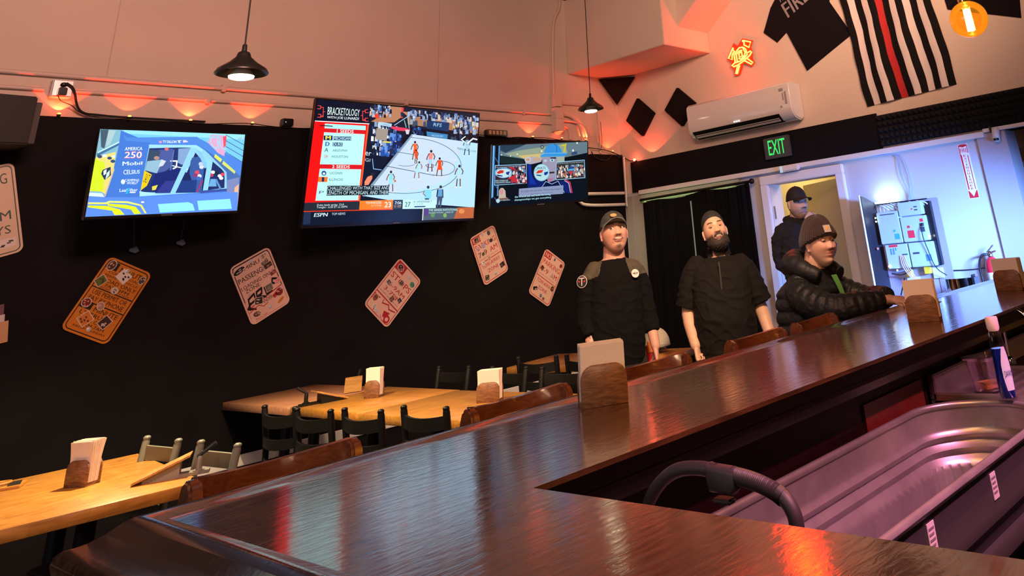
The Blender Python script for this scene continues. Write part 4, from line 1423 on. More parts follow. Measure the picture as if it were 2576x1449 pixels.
def art2(a):
    a.poly([(0, 0), (1, 0), (1, 1), (0, 1)], '#0b1020', raw=True)
    # arena
    a.poly([(715, 130), (1825, 215), (1800, 420), (720, 330)], '#141a2c')
    a.poly([(930, 150), (1040, 158), (1030, 260), (960, 310), (700, 320), (820, 250)], '#b27a58')
    a.poly([(1090, 240), (1560, 280), (1820, 330), (1810, 420), (1100, 330)], '#a8775a')
    a.poly([(1040, 200), (1100, 205), (1200, 260), (1110, 260)], '#b88060')
    crowd(a, 715, 150, 930, 250, 60, ['#2a3654', '#6a8fc0', '#3c5d9c', '#12182a', '#8fb0d8', '#c9b0a8'], 16, 1)
    crowd(a, 1110, 190, 1820, 250, 130, ['#5f83b8', '#9ab4d8', '#2a3450', '#10162a', '#c8b4a8', '#7f94c0', '#3a5a94'], 20, 2, 0.10)
    crowd(a, 1560, 300, 1810, 400, 70, ['#8fa8d0', '#22304e', '#101626', '#c8c0b8', '#5878b0', '#c8b060'], 18, 3, 0.08)
    crowd(a, 1120, 260, 1290, 330, 10, ['#e4e8ec', '#3a4a60', '#8aa0b8'], 20, 4)
    # left stands
    a.poly([(700, 300), (1130, 360), (640, 1050), (620, 940)], '#10192e')
    crowd(a, 740, 330, 1010, 640, 150, ['#0f1626', '#1c2c4e', '#38598f', '#7f9dc8', '#c4c8cc', '#2a4f96', '#e2e4e8', '#142038'], 18, 5)
    crowd(a, 920, 440, 1040, 600, 40, ['#3060b8', '#1a3a80', '#5a8ad0', '#132450'], 22, 6)
    crowd(a, 830, 560, 900, 680, 20, ['#3060b8', '#2450a0', '#6a94d8'], 20, 7)
    a.poly([(780, 370), (900, 380), (880, 500), (770, 480)], '#9a8f84')
    a.poly([(850, 500), (930, 505), (925, 520), (845, 515)], '#d8c860')
    a.text('er', [(670, 605), (730, 615), (725, 650), (668, 645)], '#cfe0f0')
    a.text('GI', [(668, 670), (720, 680), (715, 710), (665, 705)], '#b8c8dc')
    a.line([(740, 680), (750, 780), (830, 790)], 8, '#7fa8d8')
    # scoreboards, ads, hoop
    a.poly([(1290, 288), (1520, 310), (1510, 400), (1285, 370)], '#16335f')
    a.text('RFS', [(1360, 312), (1445, 320), (1435, 355), (1355, 346)], '#9fd2f4')
    a.poly([(1285, 400), (1505, 430), (1500, 478), (1290, 445)], '#3d7fb4')
    a.text('FALCON WAY', [(1340, 430), (1460, 440), (1455, 460), (1335, 450)], '#a8d4f0')
    a.poly([(810, 305), (935, 325), (930, 360), (812, 340)], '#a9cbe0')
    a.text('Compa', [(850, 325), (915, 335), (912, 350), (846, 340)], '#2a4a7a')
    a.poly([(1150, 365), (1200, 370), (1195, 420), (1140, 410)], '#2450a8')
    crowd(a, 1150, 370, 1285, 430, 14, ['#2450a8', '#1a2c58', '#0d1428', '#7088b0'], 16, 8)
    crowd(a, 1510, 430, 1660, 490, 14, ['#121a2c', '#22345c', '#384868'], 16, 9)
    a.line([(1045, 165), (1035, 260)], 20, '#e03a4a')
    a.line([(1035, 215), (1040, 245)], 26, '#1c2848')
    a.line([(960, 340), (1095, 250), (1110, 370)], 7, '#9fc4dc')
    a.line([(1060, 290), (1080, 360)], 9, '#6fb4a8')
    a.poly([(925, 350), (1060, 365), (1120, 380), (1110, 400), (1000, 395), (930, 372)], '#e33a5c')
    a.poly([(1070, 385), (1115, 385), (1105, 430), (1080, 430)], '#cfc8d4')
    a.ell(785, 250, 22, 26, '#e0402c')
    # court
    a.poly([(1135, 430), (1820, 520), (1800, 1175), (1000, 1110), (640, 1050)], '#b0d8f4')
    a.poly([(1135, 430), (1650, 500), (1640, 560), (1500, 900), (1150, 1000), (640, 1050)], '#c0d4ea')
    a.poly([(1130, 435), (1148, 440), (660, 1060), (635, 1050)], '#7f96b0')
    rnd = random.Random(11)
    for _ in range(70):
        x = 900 + 700 * rnd.random()
        y = 500 + 480 * rnd.random()
        if x > 1135 - (y - 430) * 0.75 + 30:
            a.line([(x, y), (x + 40 + 60 * rnd.random(), y + 4)], 5, rnd.choice(['#d0ccd0', '#c4d0dc', '#d4dce8', '#bcd8ec', '#d0c4c0']))
    lc = '#3c4652'
    a.line([(990, 610), (1180, 640)], 5, lc)
    a.line([(870, 750), (1130, 800), (1360, 845)], 6, lc)
    arc = [(1130, 462), (1300, 480), (1450, 530), (1560, 600), (1625, 680), (1645, 760), (1600, 850), (1520, 930), (1400, 985), (1200, 1020), (1050, 1030), (905, 1018)]
    a.line([tuple(p[:2]) for p in chaikin([(x, y, 0) for x, y in arc], 2)], 5, lc)
    arc = [(1440, 700), (1510, 710), (1570, 745), (1575, 790), (1520, 835), (1430, 850), (1350, 840)]
    a.line([tuple(p[:2]) for p in chaikin([(x, y, 0) for x, y in arc], 2)], 5, lc)
    arc = [(1000, 742), (1070, 755), (1150, 745), (1190, 715), (1170, 690)]
    a.line([tuple(p[:2]) for p in chaikin([(x, y, 0) for x, y in arc], 2)], 4, lc)
    a.line([(1275, 745), (1310, 725), (1360, 740), (1350, 765), (1300, 765), (1275, 745)], 5, lc)
    a.text('MEMORIAL GYM', [(1600, 560), (1790, 595), (1790, 612), (1598, 582)], '#4a5a6c')
    # players
    og, og2, wh = '#f2642a', '#f24a1c', '#a8dce8'
    player(a, 1168, 500, 200, og, og2, lean=0.02, run=0.4)
    player(a, 1178, 585, 150, og2, og2, run=0.0)
    player(a, 1210, 705, 180, wh, wh, skin='#8a5a50', lean=-0.12, run=0.5)
    player(a, 1332, 590, 230, '#e88a80', '#a8c8e0', skin='#6a4048', lean=-0.04, run=0.2)
    player(a, 1418, 665, 200, og2, og2, run=0.5)
    player(a, 1620, 740, 230, wh, '#b8d4e8', skin='#6a4a44', lean=-0.03, run=0.1)
    player(a, 925, 800, 220, '#86d4dc', '#9ad8e0', skin='#7a5a50', run=0.3)
    player(a, 1700, 460, 190, '#8fb0d0', '#a8c8dc', skin='#30405c', run=0.5)
    a.line([(1680, 510), (1640, 480), (1680, 450)], 10, '#dfeaf0')
    a.line([(1700, 520), (1760, 470), (1800, 480)], 14, '#dfe8ee')
    a.poly([(740, 840), (690, 860), (660, 910), (660, 945), (700, 940), (735, 880)], '#f0876a')
    a.ell(738, 835, 14, 18, '#2a2830')
    a.ell(965, 902, 11, 11, '#b8684a')
    # referees
    a.ell(1300, 965, 14, 16, '#3a3034')
    a.poly([(1265, 990), (1335, 990), (1330, 1080), (1265, 1080)], '#7fd0ea')
    a.poly([(1265, 1078), (1310, 1078), (1308, 1090), (1268, 1090)], '#1a2030')
    a.line([(1262, 1000), (1250, 1030), (1275, 1055)], 9, '#8a6a64')
    a.ell(1428, 962, 14, 16, '#3a3034')
    a.poly([(1395, 985), (1450, 985), (1448, 1060), (1395, 1060)], '#5a96c8')
    a.line([(1398, 990), (1388, 1060)], 12, '#1a2030')
    a.line([(1448, 990), (1450, 1070)], 10, '#1a2030')
    a.poly([(1392, 1058), (1448, 1058), (1430, 1170), (1415, 1170), (1415, 1090), (1400, 1170), (1385, 1165)], '#3c4c6a')
    # left graphics panel
    a.poly([(165, 305), (705, 322), (610, 1120), (60, 1120)], '#ff1414')
    a.poly([(690, 330), (705, 322), (612, 1120), (596, 1118)], '#e8582c')
    a.poly([(190, 85), (720, 130), (700, 330), (165, 305)], '#0e1226')
    a.line([(170, 303), (705, 328)], 8, '#f4f0f4')
    for s, x in ((1, 190), (-1, 700)):
        yo = 0 if s == 1 else 35
        for k in range(2):
            y = 150 + yo + k * 85
            a.line([(x + s * 8, y), (x + s * 35, y + 2), (x + s * 32, y + 32), (x + s * 2, y + 30)], 6, '#f04848')
            a.line([(x + s * 32, y + 15), (x + s * 60, y + 18)], 6, '#f04848')
        a.line([(x + s * 60, 165 + yo), (x + s * 58, 260 + yo), (x + s * 30, 262 + yo)], 6, '#f04848')
        a.line([(x + s * 60, 210 + yo), (x + s * 75, 210 + yo)], 6, '#f04848')
    a.text('BRACKETOLOGY', [(296, 160), (614, 185), (608, 252), (290, 240)], '#dff6ee', bold=0.0)
    a.text('WITH JOE LUNARDI', [(288, 252), (604, 264), (598, 300), (285, 282)], '#dff0f0', bold=0.01)
    a.poly([(265, 328), (672, 348), (670, 392), (262, 375)], '#a8e8ea')
    a.line([(215, 348), (340, 354)], 9, '#22141c')
    a.poly([(263, 378), (670, 392), (668, 428), (258, 412)], '#d01a24')
    a.text('1 SEEDS', [(385, 384), (552, 391), (549, 424), (383, 418)], '#f4f8f8', bold=0.02)
    a.poly([(258, 415), (662, 432), (632, 740), (216, 735)], '#b4ecec')
    a.poly([(254, 448), (342, 448), (340, 495), (252, 494)], '#10205a')
    a.text('M', [(272, 452), (326, 452), (324, 488), (270, 488)], '#e8e040', bold=0.04)
    a.poly([(350, 456), (528, 458), (524, 496), (348, 494)], '#1c4070')
    a.text('MICHIGAN', [(355, 460), (522, 462), (520, 490), (352, 490)], '#c4f0f0', bold=0.01)
    a.text('D', [(272, 512), (314, 512), (311, 552), (268, 552)], '#1c4aa0', bold=0.04)
    a.poly([(344, 516), (442, 518), (439, 556), (342, 554)], '#1c4070')
    a.text('DUKE', [(350, 520), (438, 522), (436, 550), (347, 550)], '#c4f0f0', bold=0.01)
    a.text('A', [(266, 572), (300, 572), (297, 610), (260, 610)], '#3a6080', bold=0.02)
    a.text('ARIZONA', [(343, 584), (490, 586), (487, 608), (341, 608)], '#35576c')
    a.text('UH', [(260, 640), (296, 640), (293, 674), (257, 672)], '#d03058', bold=0.01)
    a.text('HOUSTON', [(334, 645), (496, 648), (493, 672), (332, 670)], '#35576c')
    a.poly([(222, 735), (630, 745), (626, 782), (217, 775)], '#d01a24')
    a.text('2 SEEDS', [(338, 742), (514, 746), (511, 776), (336, 772)], '#f4f8f8', bold=0.02)
    a.poly([(215, 778), (626, 785), (596, 1095), (172, 1098)], '#b4ecec')
    a.ell(256, 824, 24, 24, '#23448a')
    a.ell(256, 828, 13, 12, '#cfe8f0')
    a.text('UCONN', [(316, 810), (438, 811), (436, 836), (314, 835)], '#35576c')
    a.poly([(202, 860), (294, 862), (288, 912), (198, 912)], '#e8742c')
    a.text('I', [(236, 864), (260, 864), (258, 908), (234, 908)], '#1a2c58', bold=0.05)
    a.text('ILLINOIS', [(308, 875), (444, 876), (442, 900), (306, 899)], '#35576c')
    a.text('IOWA STATE', [(300, 934), (498, 938), (496, 950), (298, 950)], '#8fb8c0')
    a.text('P', [(212, 1000), (260, 1002), (252, 1030), (206, 1028)], '#50707c', bold=0.01)
    a.poly([(290, 950), (908, 948), (902, 992), (286, 994)], '#0c141c')
    a.poly([(284, 996), (904, 992), (900, 1040), (280, 1048)], '#0c141c')
    a.text('CHALLENGED WITH THAT SIZE AND', [(292, 956), (904, 954), (900, 986), (289, 990)], '#c8e4ec')
    a.text('LENGTH OF MICHIGAN. AND THEIR', [(287, 1002), (902, 998), (898, 1034), (284, 1040)], '#c8e4ec')
    # bottom bars
    a.poly([(62, 1118), (612, 1105), (606, 1192), (58, 1198)], '#252a34')
    a.text('Duke leads series, 23-0', [(190, 1132), (454, 1126), (452, 1150), (188, 1154)], '#d4e8ec')
    a.text('Tonight - 6:30 ET on ESPN', [(186, 1156), (488, 1150), (486, 1174), (184, 1180)], '#d4e8ec')
    a.poly([(612, 1100), (945, 1092), (940, 1188), (606, 1192)], '#f07a1e')
    a.text('TENNESSEE', [(670, 1110), (830, 1106), (828, 1130), (668, 1134)], '#ffe8d0')
    a.text('12-7 (10-8)', [(725, 1142), (826, 1140), (824, 1160), (722, 1162)], '#ffe0c0')
    a.text('23', [(862, 1114), (926, 1112), (923, 1166), (858, 1168)], '#fff4e4', bold=0.02)
    a.poly([(948, 1092), (1044, 1092), (1040, 1184), (944, 1188)], '#2c3648')
    a.text('7:06', [(964, 1108), (1030, 1108), (1028, 1136), (962, 1138)], '#d8ecf0', bold=0.01)
    a.text("11 1ST", [(958, 1146), (1028, 1146), (1026, 1168), (956, 1170)], '#e8c8a0')
    a.poly([(1044, 1092), (1380, 1096), (1376, 1182), (1040, 1184)], '#bfeef0')
    a.text('27', [(1066, 1114), (1122, 1114), (1118, 1162), (1062, 1162)], '#1e4468', bold=0.01)
    a.text('16 VANDERBILT', [(1150, 1100), (1338, 1098), (1336, 1120), (1148, 1122)], '#2a4a68')
    a.text('21-8 (8-8)', [(1150, 1130), (1250, 1130), (1248, 1144), (1148, 1144)], '#4a6a80')
    a.poly([(1160, 1156), (1272, 1154), (1270, 1166), (1158, 1168)], '#2a4a78')
    a.line([(58, 1206), (612, 1196), (940, 1190)], 10, '#f03818')
    a.poly([(55, 1210), (950, 1192), (1250, 1184), (1245, 1300), (45, 1345)], '#10192c')
    a.poly([(60, 1212), (130, 1212), (120, 1330), (50, 1335)], '#22304c')
    a.text('ESPN', [(165, 1222), (298, 1218), (290, 1254), (155, 1260)], '#c4d8e4', bold=0.03)
    a.text('TOP NEWS', [(335, 1220), (468, 1216), (466, 1240), (332, 1244)], '#c4d8e4')
    a.poly([(1250, 1178), (1770, 1168), (1760, 1280), (1245, 1300)], '#4a5a66')
    a.poly([(1600, 1172), (1768, 1168), (1762, 1280), (1560, 1285)], '#b8603a')
    a.ell(1345, 1245, 22, 26, '#5a8a5a')
    a.ell(1470, 1250, 18, 22, '#7aa858')
    a.ell(1640, 1210, 30, 24, '#d88a4a')
    a.poly([(1245, 1180), (1253, 1180), (1246, 1300), (1238, 1300)], '#e8f0f0')
    a.poly([(1262, 1186), (1300, 1185), (1296, 1246), (1258, 1250)], '#5a3a88')
    a.text('THE GENESIS INVITATIONAL', [(1306, 1186), (1602, 1182), (1600, 1204), (1304, 1208)], '#c8f0f0')
    a.text('SECOND ROUND', [(1306, 1218), (1456, 1215), (1454, 1228), (1304, 1231)], '#b8d8e0')
    a.text('CHARLOTTE', [(1474, 1214), (1556, 1212), (1554, 1226), (1472, 1228)], '#b8d8e0')


def art3(a):
    a.poly([(0, 0), (1, 0), (1, 1), (0, 1)], '#0e1420', raw=True)
    a.poly([(320, 200), (1950, 125), (1950, 330), (1500, 420), (900, 480), (330, 385)], '#68808c')
    a.poly([(320, 200), (800, 180), (420, 340), (330, 300)], '#2c4258')
    a.poly([(400, 360), (640, 300), (1100, 230), (1500, 170), (1560, 330), (1000, 460), (740, 440)], '#9aa890')
    a.poly([(640, 390), (1060, 350), (1050, 430), (740, 440)], '#d8c07a')
    a.poly([(330, 385), (740, 445), (760, 560), (330, 520)], '#1a2c30')
    a.poly([(1500, 420), (1950, 330), (1950, 520), (1500, 500)], '#0a1218')
    for (x, y, r) in ((510, 395, 12), (630, 362, 14), (1070, 305, 18), (1665, 290, 20), (1745, 150, 18), (1680, 340, 14), (350, 375, 12)):
        a.ell(x, y, r, r, '#e4ecdc')
    a.poly([(1440, 190), (1540, 160), (1510, 320), (1480, 320), (1500, 210), (1450, 215)], '#c8c83c')
    a.poly([(1630, 330), (1740, 300), (1750, 360), (1640, 380)], '#3a5078')
    # truss
    a.poly([(200, 215), (245, 215), (225, 1100), (185, 1130)], '#3c74b4')
    a.poly([(205, 215), (225, 215), (208, 1100), (190, 1120)], '#8ccaf4')
    a.poly([(300, 215), (325, 215), (305, 1080), (282, 1090)], '#5a94c8')
    for k in range(4):
        a.line([(240, 420 + k * 230), (300, 520 + k * 230)], 10, '#54789c')
    # figure: hat, plain face, jersey
    a.poly([(820, 530), (880, 500), (890, 700), (940, 800), (1180, 880), (1450, 840), (1600, 860), (1650, 1080), (820, 960)], '#10246e')
    a.poly([(820, 560), (870, 540), (900, 760), (980, 900), (860, 900)], '#1434a8')
    a.poly([(1150, 850), (1400, 830), (1500, 1080), (1080, 960)], '#0c1644')
    a.line([(1080, 950), (1150, 850), (1260, 900), (1380, 850), (1500, 1060)], 10, '#a8c4e4')
    a.line([(1520, 830), (1600, 880), (1640, 1060)], 34, '#b03a68')
    a.line([(1500, 840), (1580, 890), (1615, 1060)], 8, '#e0e8f0')
    a.poly([(1090, 420), (1340, 390), (1380, 520), (1370, 700), (1330, 830), (1200, 870), (1120, 700), (1080, 520)], '#a09ab4')
    a.poly([(1340, 400), (1500, 390), (1500, 520), (1370, 520)], '#a8b4a8')
    a.ell(1265, 470, 42, 28, '#c8dce8')
    a.ell(1265, 470, 18, 20, '#2a7aa8')
    a.ell(1140, 480, 30, 26, '#b8c8dc')
    a.poly([(1230, 420), (1340, 415), (1340, 440), (1235, 440)], '#1c1c2c')
    a.poly([(1210, 680), (1310, 675), (1310, 705), (1215, 712)], '#38303c')
    a.poly([(1160, 800), (1320, 790), (1220, 870)], '#b07a9c')
    a.poly([(760, 440), (900, 400), (1090, 430), (1060, 500), (930, 530), (880, 540), (780, 530)], '#b4b0b8')
    a.ell(820, 460, 60, 50, '#c8c4d4')
    a.ell(820, 460, 34, 22, '#c89a70')
    a.poly([(900, 430), (1050, 430), (1050, 480), (910, 480)], '#c8a890')
    a.poly([(1040, 380), (1110, 340), (1540, 330), (1550, 360), (1480, 400), (1050, 410)], '#3c9ae4')
    dome = [(1110, 350), (1125, 270), (1180, 200), (1260, 168), (1340, 175), (1410, 225), (1450, 300), (1455, 340)]
    a.poly([tuple(p[:2]) for p in chaikin([(x, y, 0) for x, y in dome], 2)], '#3a94e0')
    a.line([(1300, 170), (1350, 210), (1355, 320)], 10, '#1c5a9c')
    a.line([(1050, 385), (1110, 345), (1540, 335)], 8, '#8cd0f4')
    a.ell(1078, 232, 32, 32, '#2c3a44')
    a.ell(1078, 232, 18, 18, '#9ab4bc')
    # cards
    rnd_c = ['#b03a48', '#e0c8c8', '#28406c', '#e8e0dc', '#181c28', '#4a8ac0', '#c05868', '#8a94a8', '#2c2430']
    a.poly([(240, 555), (800, 535), (805, 880), (235, 905)], '#8fc4e8')
    a.poly([(250, 570), (790, 548), (795, 868), (245, 893)], '#3c2434')
    crowd(a, 500, 590, 790, 860, 170, rnd_c, 20, 21)
    a.poly([(470, 590), (560, 590), (620, 660), (560, 640)], '#c02838')
    a.poly([(460, 790), (600, 720), (640, 860), (480, 850)], '#c83040')
    a.ell(390, 685, 148, 95, '#7fbce8')
    a.ell(390, 690, 130, 80, '#c8e8f0')
    a.poly([(270, 680), (330, 640), (395, 645), (385, 690), (300, 705)], '#d83428')
    a.poly([(430, 680), (500, 660), (480, 730), (440, 715)], '#1c3a9c')
    a.poly([(270, 715), (375, 735), (370, 752), (290, 745)], '#1c3060')
    a.text('WATL', [(300, 595), (480, 580), (480, 615), (300, 630)], '#1a3070', bold=0.02)
    a.poly([(245, 790), (520, 800), (520, 885), (245, 890)], '#2c3044')
    a.text('WATL DOUBLES AXE', [(250, 812), (470, 808), (470, 835), (250, 840)], '#c8e8f4', bold=0.01)
    a.text('THROWING MAJOR', [(250, 848), (515, 842), (515, 870), (250, 876)], '#c8e8f4', bold=0.01)
    a.text('International Axe Throwing Day 2023', [(255, 588), (700, 560), (700, 580), (255, 606)], '#d4e8f0')
    a.poly([(1340, 500), (1890, 460), (1905, 800), (1335, 830)], '#9ccff0')
    a.poly([(1350, 515), (1880, 475), (1892, 788), (1346, 818)], '#30363c')
    crowd(a, 1360, 580, 1885, 780, 230, ['#e0d8c8', '#3a3440', '#b84850', '#c8b070', '#e8e4e0', '#20242c', '#c07858', '#5090b8', '#8a9098'], 20, 22, -0.03)
    a.text('World Axe & Knife Throwing Championship', [(1355, 525), (1865, 490), (1865, 510), (1355, 546)], '#e4f0f0')
    a.poly([(1570, 590), (1680, 580), (1700, 640), (1630, 760), (1560, 650)], '#2c4a84')
    a.poly([(1540, 640), (1700, 620), (1690, 655), (1560, 665)], '#5cb0d8')
    a.poly([(1570, 670), (1670, 665), (1635, 750), (1620, 750)], '#c04048')
    a.ell(1070, 690, 145, 155, '#8cc8e4')
    a.ell(1070, 690, 134, 142, '#b4e4ec')
    a.text('WATL', [(980, 592), (1150, 585), (1150, 625), (980, 632)], '#1a2c60', bold=0.01)
    a.poly([(960, 700), (1010, 650), (1100, 642), (1080, 690), (1000, 705)], '#e03424')
    a.poly([(1115, 690), (1190, 670), (1185, 710), (1150, 740), (1120, 735)], '#1838a0')
    a.poly([(965, 725), (1065, 735), (1060, 755), (985, 745)], '#1c3468')
    a.line([(950, 650), (990, 630)], 6, '#1a2c60')
    # captions
    a.poly([(662, 970), (1478, 925), (1475, 1080), (660, 1110)], '#8f9cc0')
    a.text('\u00a9 2024 World Axe Throwing League', [(700, 1005), (1440, 968), (1438, 1008), (700, 1046)], '#3a4468')
    a.text('All Rights Reserved', [(870, 1060), (1275, 1040), (1275, 1062), (870, 1085)], '#4a5478')
    a.text('the World axe and knife throwing', [(590, 1095), (1238, 1062), (1238, 1106), (590, 1140)], '#b4e8f4', bold=0.015)
    a.text('championships we got everything', [(586, 1148), (1250, 1118), (1250, 1160), (586, 1192)], '#b4e8f4', bold=0.015)
    # presenter cutout
    a.poly([(310, 1120), (315, 990), (345, 950), (385, 950), (425, 1000), (435, 1110), (480, 1140), (290, 1150)], '#c8b8a8')
    a.ell(355, 1015, 36, 48, '#d89a98')
    a.poly([(300, 1130), (470, 1120), (490, 1160), (290, 1165)], '#7a5a50')
    a.ell(300, 1168, 34, 36, '#b8dcec')
    a.text('In Hilda Bolte', [(345, 1152), (510, 1146), (510, 1168), (345, 1176)], '#b8dcec')


television('screen on the left showing a blue race car close up', (1.993, 6.159, 2.26), 0.95, 0.535, 7.58, 1.47, -1.37, art1,
           [(285, 135), (2135, 195), (2035, 1212), (60, 1255)], 1.3)
television('largest screen, showing a basketball game beside a red bracket list', (3.739, 6.189, 2.347), 1.66, 0.94, 5.12, 4.73, -0.40, art2,
           [(190, 85), (1825, 215), (1768, 1280), (40, 1350)], 1.25)
television('smallest looking screen, turned away, showing the axe throwing league', (4.983, 5.833, 2.222), 0.95, 0.535, -19.2, 9.23, -0.92, art3,
           [(195, 215), (1945, 125), (1945, 1195), (180, 1275)], 1.0)

# short cables and scraps under the first screen
for nm, x0, x1, z in (('left', 1.93, 1.955, 1.81), ('right', 2.25, 2.24, 1.84)):
    t = thing('hanging_tag', 'small blue-grey scrap on a thin cord under the racing screen, the ' + nm + ' one', 'tag', (x1, D - 0.05, z))
    mb = MB()
    mb.tube([(x0 - x1, 0.01, 0.20), (0, 0, 0.0)], 0.003, 6)
    mb.build('cord', M['black'], t)
    mb = MB()
    mb.add([(-0.03, -0.01, -0.005), (0.012, -0.012, 0.008), (0.032, -0.01, -0.022), (0.01, -0.014, -0.035), (-0.028, -0.01, -0.02), (-0.03, 0.0, -0.005), (0.012, 0, 0.008), (0.032, 0, -0.022), (0.01, 0, -0.035), (-0.028, 0, -0.02)],
           [(0, 1, 2, 3, 4), (9, 8, 7, 6, 5), (0, 5, 6, 1), (1, 6, 7, 2), (2, 7, 8, 3), (3, 8, 9, 4), (4, 9, 5, 0)])
    mb.build('scrap', pm('blue_grey_rag', (0.07, 0.10, 0.17), 0.8), t)

# wall speaker at the left edge
sp = thing('wall_speaker', 'large black wall speaker at the upper left edge', 'speaker', (0.80, D - 0.03, 2.44), math.radians(8))
mb = MB()
mb.box(-0.40, 0.36, -0.34, -0.02, 0.0, 0.30, taper=1.0)
mb.build('cabinet', M['black'], sp, bevel=0.008)
mb = MB()
mb.box(0.365, 0.40, -0.31, -0.05, 0.01, 0.27)
mb.build('side_bracket', pm('dark_grey_bracket', (0.06, 0.055, 0.055), 0.5), sp, bevel=0.003)

# ------------------------------------------------------------------ parking signs on the black wall
printed = pm('printed_metal', (1, 1, 1), 0.4, attr='Col', bump=0.05)
Q01 = [(0, 0), (1, 0), (1, 1), (0, 1)]


def rr01(w, h, m, r, n=5):
    return [(0.5 + x / w, 0.5 - y / h) for x, y in rrect(w - 2 * m, h - 2 * m, r, n)]


def sign(label, x, z, ang, fn, ground, border, quad=None, w=0.305, h=0.46):
    r = thing('parking_sign', label, 'sign', (x, D - 0.036, z), rot=(0, -math.radians(ang), 0))
    mb = MB()
    mb.prism(rrect(w, h, 0.038, 6), 0.0, 0.004, Matrix(((1, 0, 0, 0), (0, 0, -1, 0.0), (0, 1, 0, 0), (0, 0, 0, 1))))
    mb.build('sign_plate', M['metal'], r)
    a = Art(w, h, quad or Q01, y0=0.0045, step=0.00002)
    a.poly(rr01(w, h, 0.0, 0.038), ground, raw=True)
    a.poly(rr01(w, h, 0.012, 0.030), border, raw=True)
    a.poly(rr01(w, h, 0.018, 0.025), ground, raw=True)
    fn(a)
    a.build('printed_face', printed, r)
    return r, a


def stickers(r, a, lst, w=0.305, h=0.46, q=None):
    """stuck-on decals: (u, v, ru, rv, angle, base colour, mark colour)"""
    for (u, v, ru, rv, an, c1, c2, sh) in lst:
        s = Art(w, h, Q01, y0=a.y + 0.0004, step=0.00002)
        ca, sa = math.cos(math.radians(an)), math.sin(math.radians(an))

        def P(x, y):
            X, Y = x * ru * w, y * rv * h
            return (u + (X * ca - Y * sa) / w, v + (X * sa + Y * ca) / h)
        if sh == 'r':
            s.poly([P(-1, -1), (P(1, -1)), P(1, 1), P(-1, 1)], '#d8c8ba', raw=True)
            s.poly([P(-.88, -.88), (P(.88, -.88)), P(.88, .88), P(-.88, .88)], c1, raw=True)
        else:
            n = 8 if sh == 'o' else 16
            s.poly([P(math.cos(2 * PI * k / n), math.sin(2 * PI * k / n)) for k in range(n)], '#d8c8ba', raw=True)
            s.poly([P(.85 * math.cos(2 * PI * k / n), .85 * math.sin(2 * PI * k / n)) for k in range(n)], c1, raw=True)
        rnd = random.Random(int(u * 1000 + v * 77))
        for k in range(5):
            x, y = rnd.uniform(-.6, .5), rnd.uniform(-.6, .5)
            s.poly([P(x, y), P(x + .35, y + .05), P(x + .3, y + .3), P(x - .05, y + .25)], c2, raw=True)
        s.build('sticker', printed, r)


def rivet(r, a, pts, w=0.305, h=0.46):
    for (u, v) in pts:
        mb = MB()
        mb.lathe([(0.014, 0), (0.014, 0.002), (0.006, 0.003), (0.0055, 0.0055), (0.001, 0.006)], 16, Matrix(((1, 0, 0, (u - .5) * w), (0, 0, -1, -a.y - 0.0004), (0, 1, 0, (.5 - v) * h), (0, 0, 0, 1))))
        mb.build('screw', pm('pale_washer', (0.7, 0.78, 0.85), 0.3, metal=0.5), r, smooth=True)


RED = '#a8202c'
PINK = '#d8b4a4'


def T(a, s, u0, v0, u1, v1, c, bold=0.005):
    a.text(s, [(u0, v0), (u1, v0), (u1, v1), (u0, v1)], c, raw=True, bold=bold)


def s_orange(a):
    k = '#14100e'
    for (y0, y1) in ((0.405, 0.42), (0.595, 0.61)):
        a.poly([(0.06, y0), (0.94, y0), (0.94, y1), (0.06, y1)], k, raw=True)
    a.poly([(0.06, 0.045), (0.30, 0.045), (0.30, 0.15), (0.06, 0.15)], k, raw=True)
    a.poly([(0.06, 0.61), (0.30, 0.61), (0.30, 0.69), (0.06, 0.69)], k, raw=True)
    T(a, 'MINUTE', 0.36, 0.075, 0.92, 0.145, k)
    T(a, 'COMMERCIAL', 0.17, 0.165, 0.86, 0.195, k)
    T(a, 'PERMIT VEHICLE', 0.14, 0.215, 0.88, 0.245, k)
    T(a, 'LOAD ONLY', 0.18, 0.265, 0.90, 0.315, k)
    T(a, '7AM-3PM', 0.26, 0.33, 0.80, 0.37, k)
    T(a, 'EXCEPT SUN HOL', 0.16, 0.378, 0.86, 0.398, k)
    T(a, 'USE PERMIT OR', 0.12, 0.435, 0.88, 0.495, k)
    T(a, 'PAY BY PHONE', 0.12, 0.515, 0.88, 0.575, k)
    T(a, 'MINUTE', 0.36, 0.63, 0.88, 0.69, k)
    T(a, 'LT TRUCK', 0.14, 0.71, 0.82, 0.76, k)
    T(a, 'LOAD ONLY', 0.18, 0.78, 0.80, 0.825, k)
    T(a, '6AM-7AM', 0.30, 0.84, 0.78, 0.88, k)
    T(a, 'EXCEPT SUNDAY', 0.18, 0.895, 0.86, 0.92, k)


r, a = sign('orange loading zone sign covered in stickers under the racing screen', 1.857, 1.496, -26.5, s_orange, '#c8781c', '#14100e')
stickers(r, a, [(0.15, 0.10, .09, .075, 10, '#4a2c22', '#c89a84', 'c'), (0.50, 0.17, .13, .075, 20, '#e0d8d0', '#1c1a1a', 'r'), (0.88, 0.13, .07, .06, 10, '#4a3a38', '#b8a898', 'c'), (0.14, 0.32, .09, .07, 30, '#5a6a2c', '#2c3a14', 'r'),
                 (0.50, 0.37, .08, .045, 20, '#c8b8a8', '#3a3430', 'c'), (0.15, 0.62, .10, .065, 0, '#6a1c1c', '#c88a70', 'o'), (0.44, 0.60, .09, .05, 40, '#a88470', '#c8a890', 'c'), (0.32, 0.80, .12, .08, 30, '#c87a34', '#4a2c1c', 'r'), (0.70, 0.76, .10, .075, 22, '#33241e', '#c8b8a8', 'r')])
rivet(r, a, [(0.50, 0.09), (0.50, 0.90)])


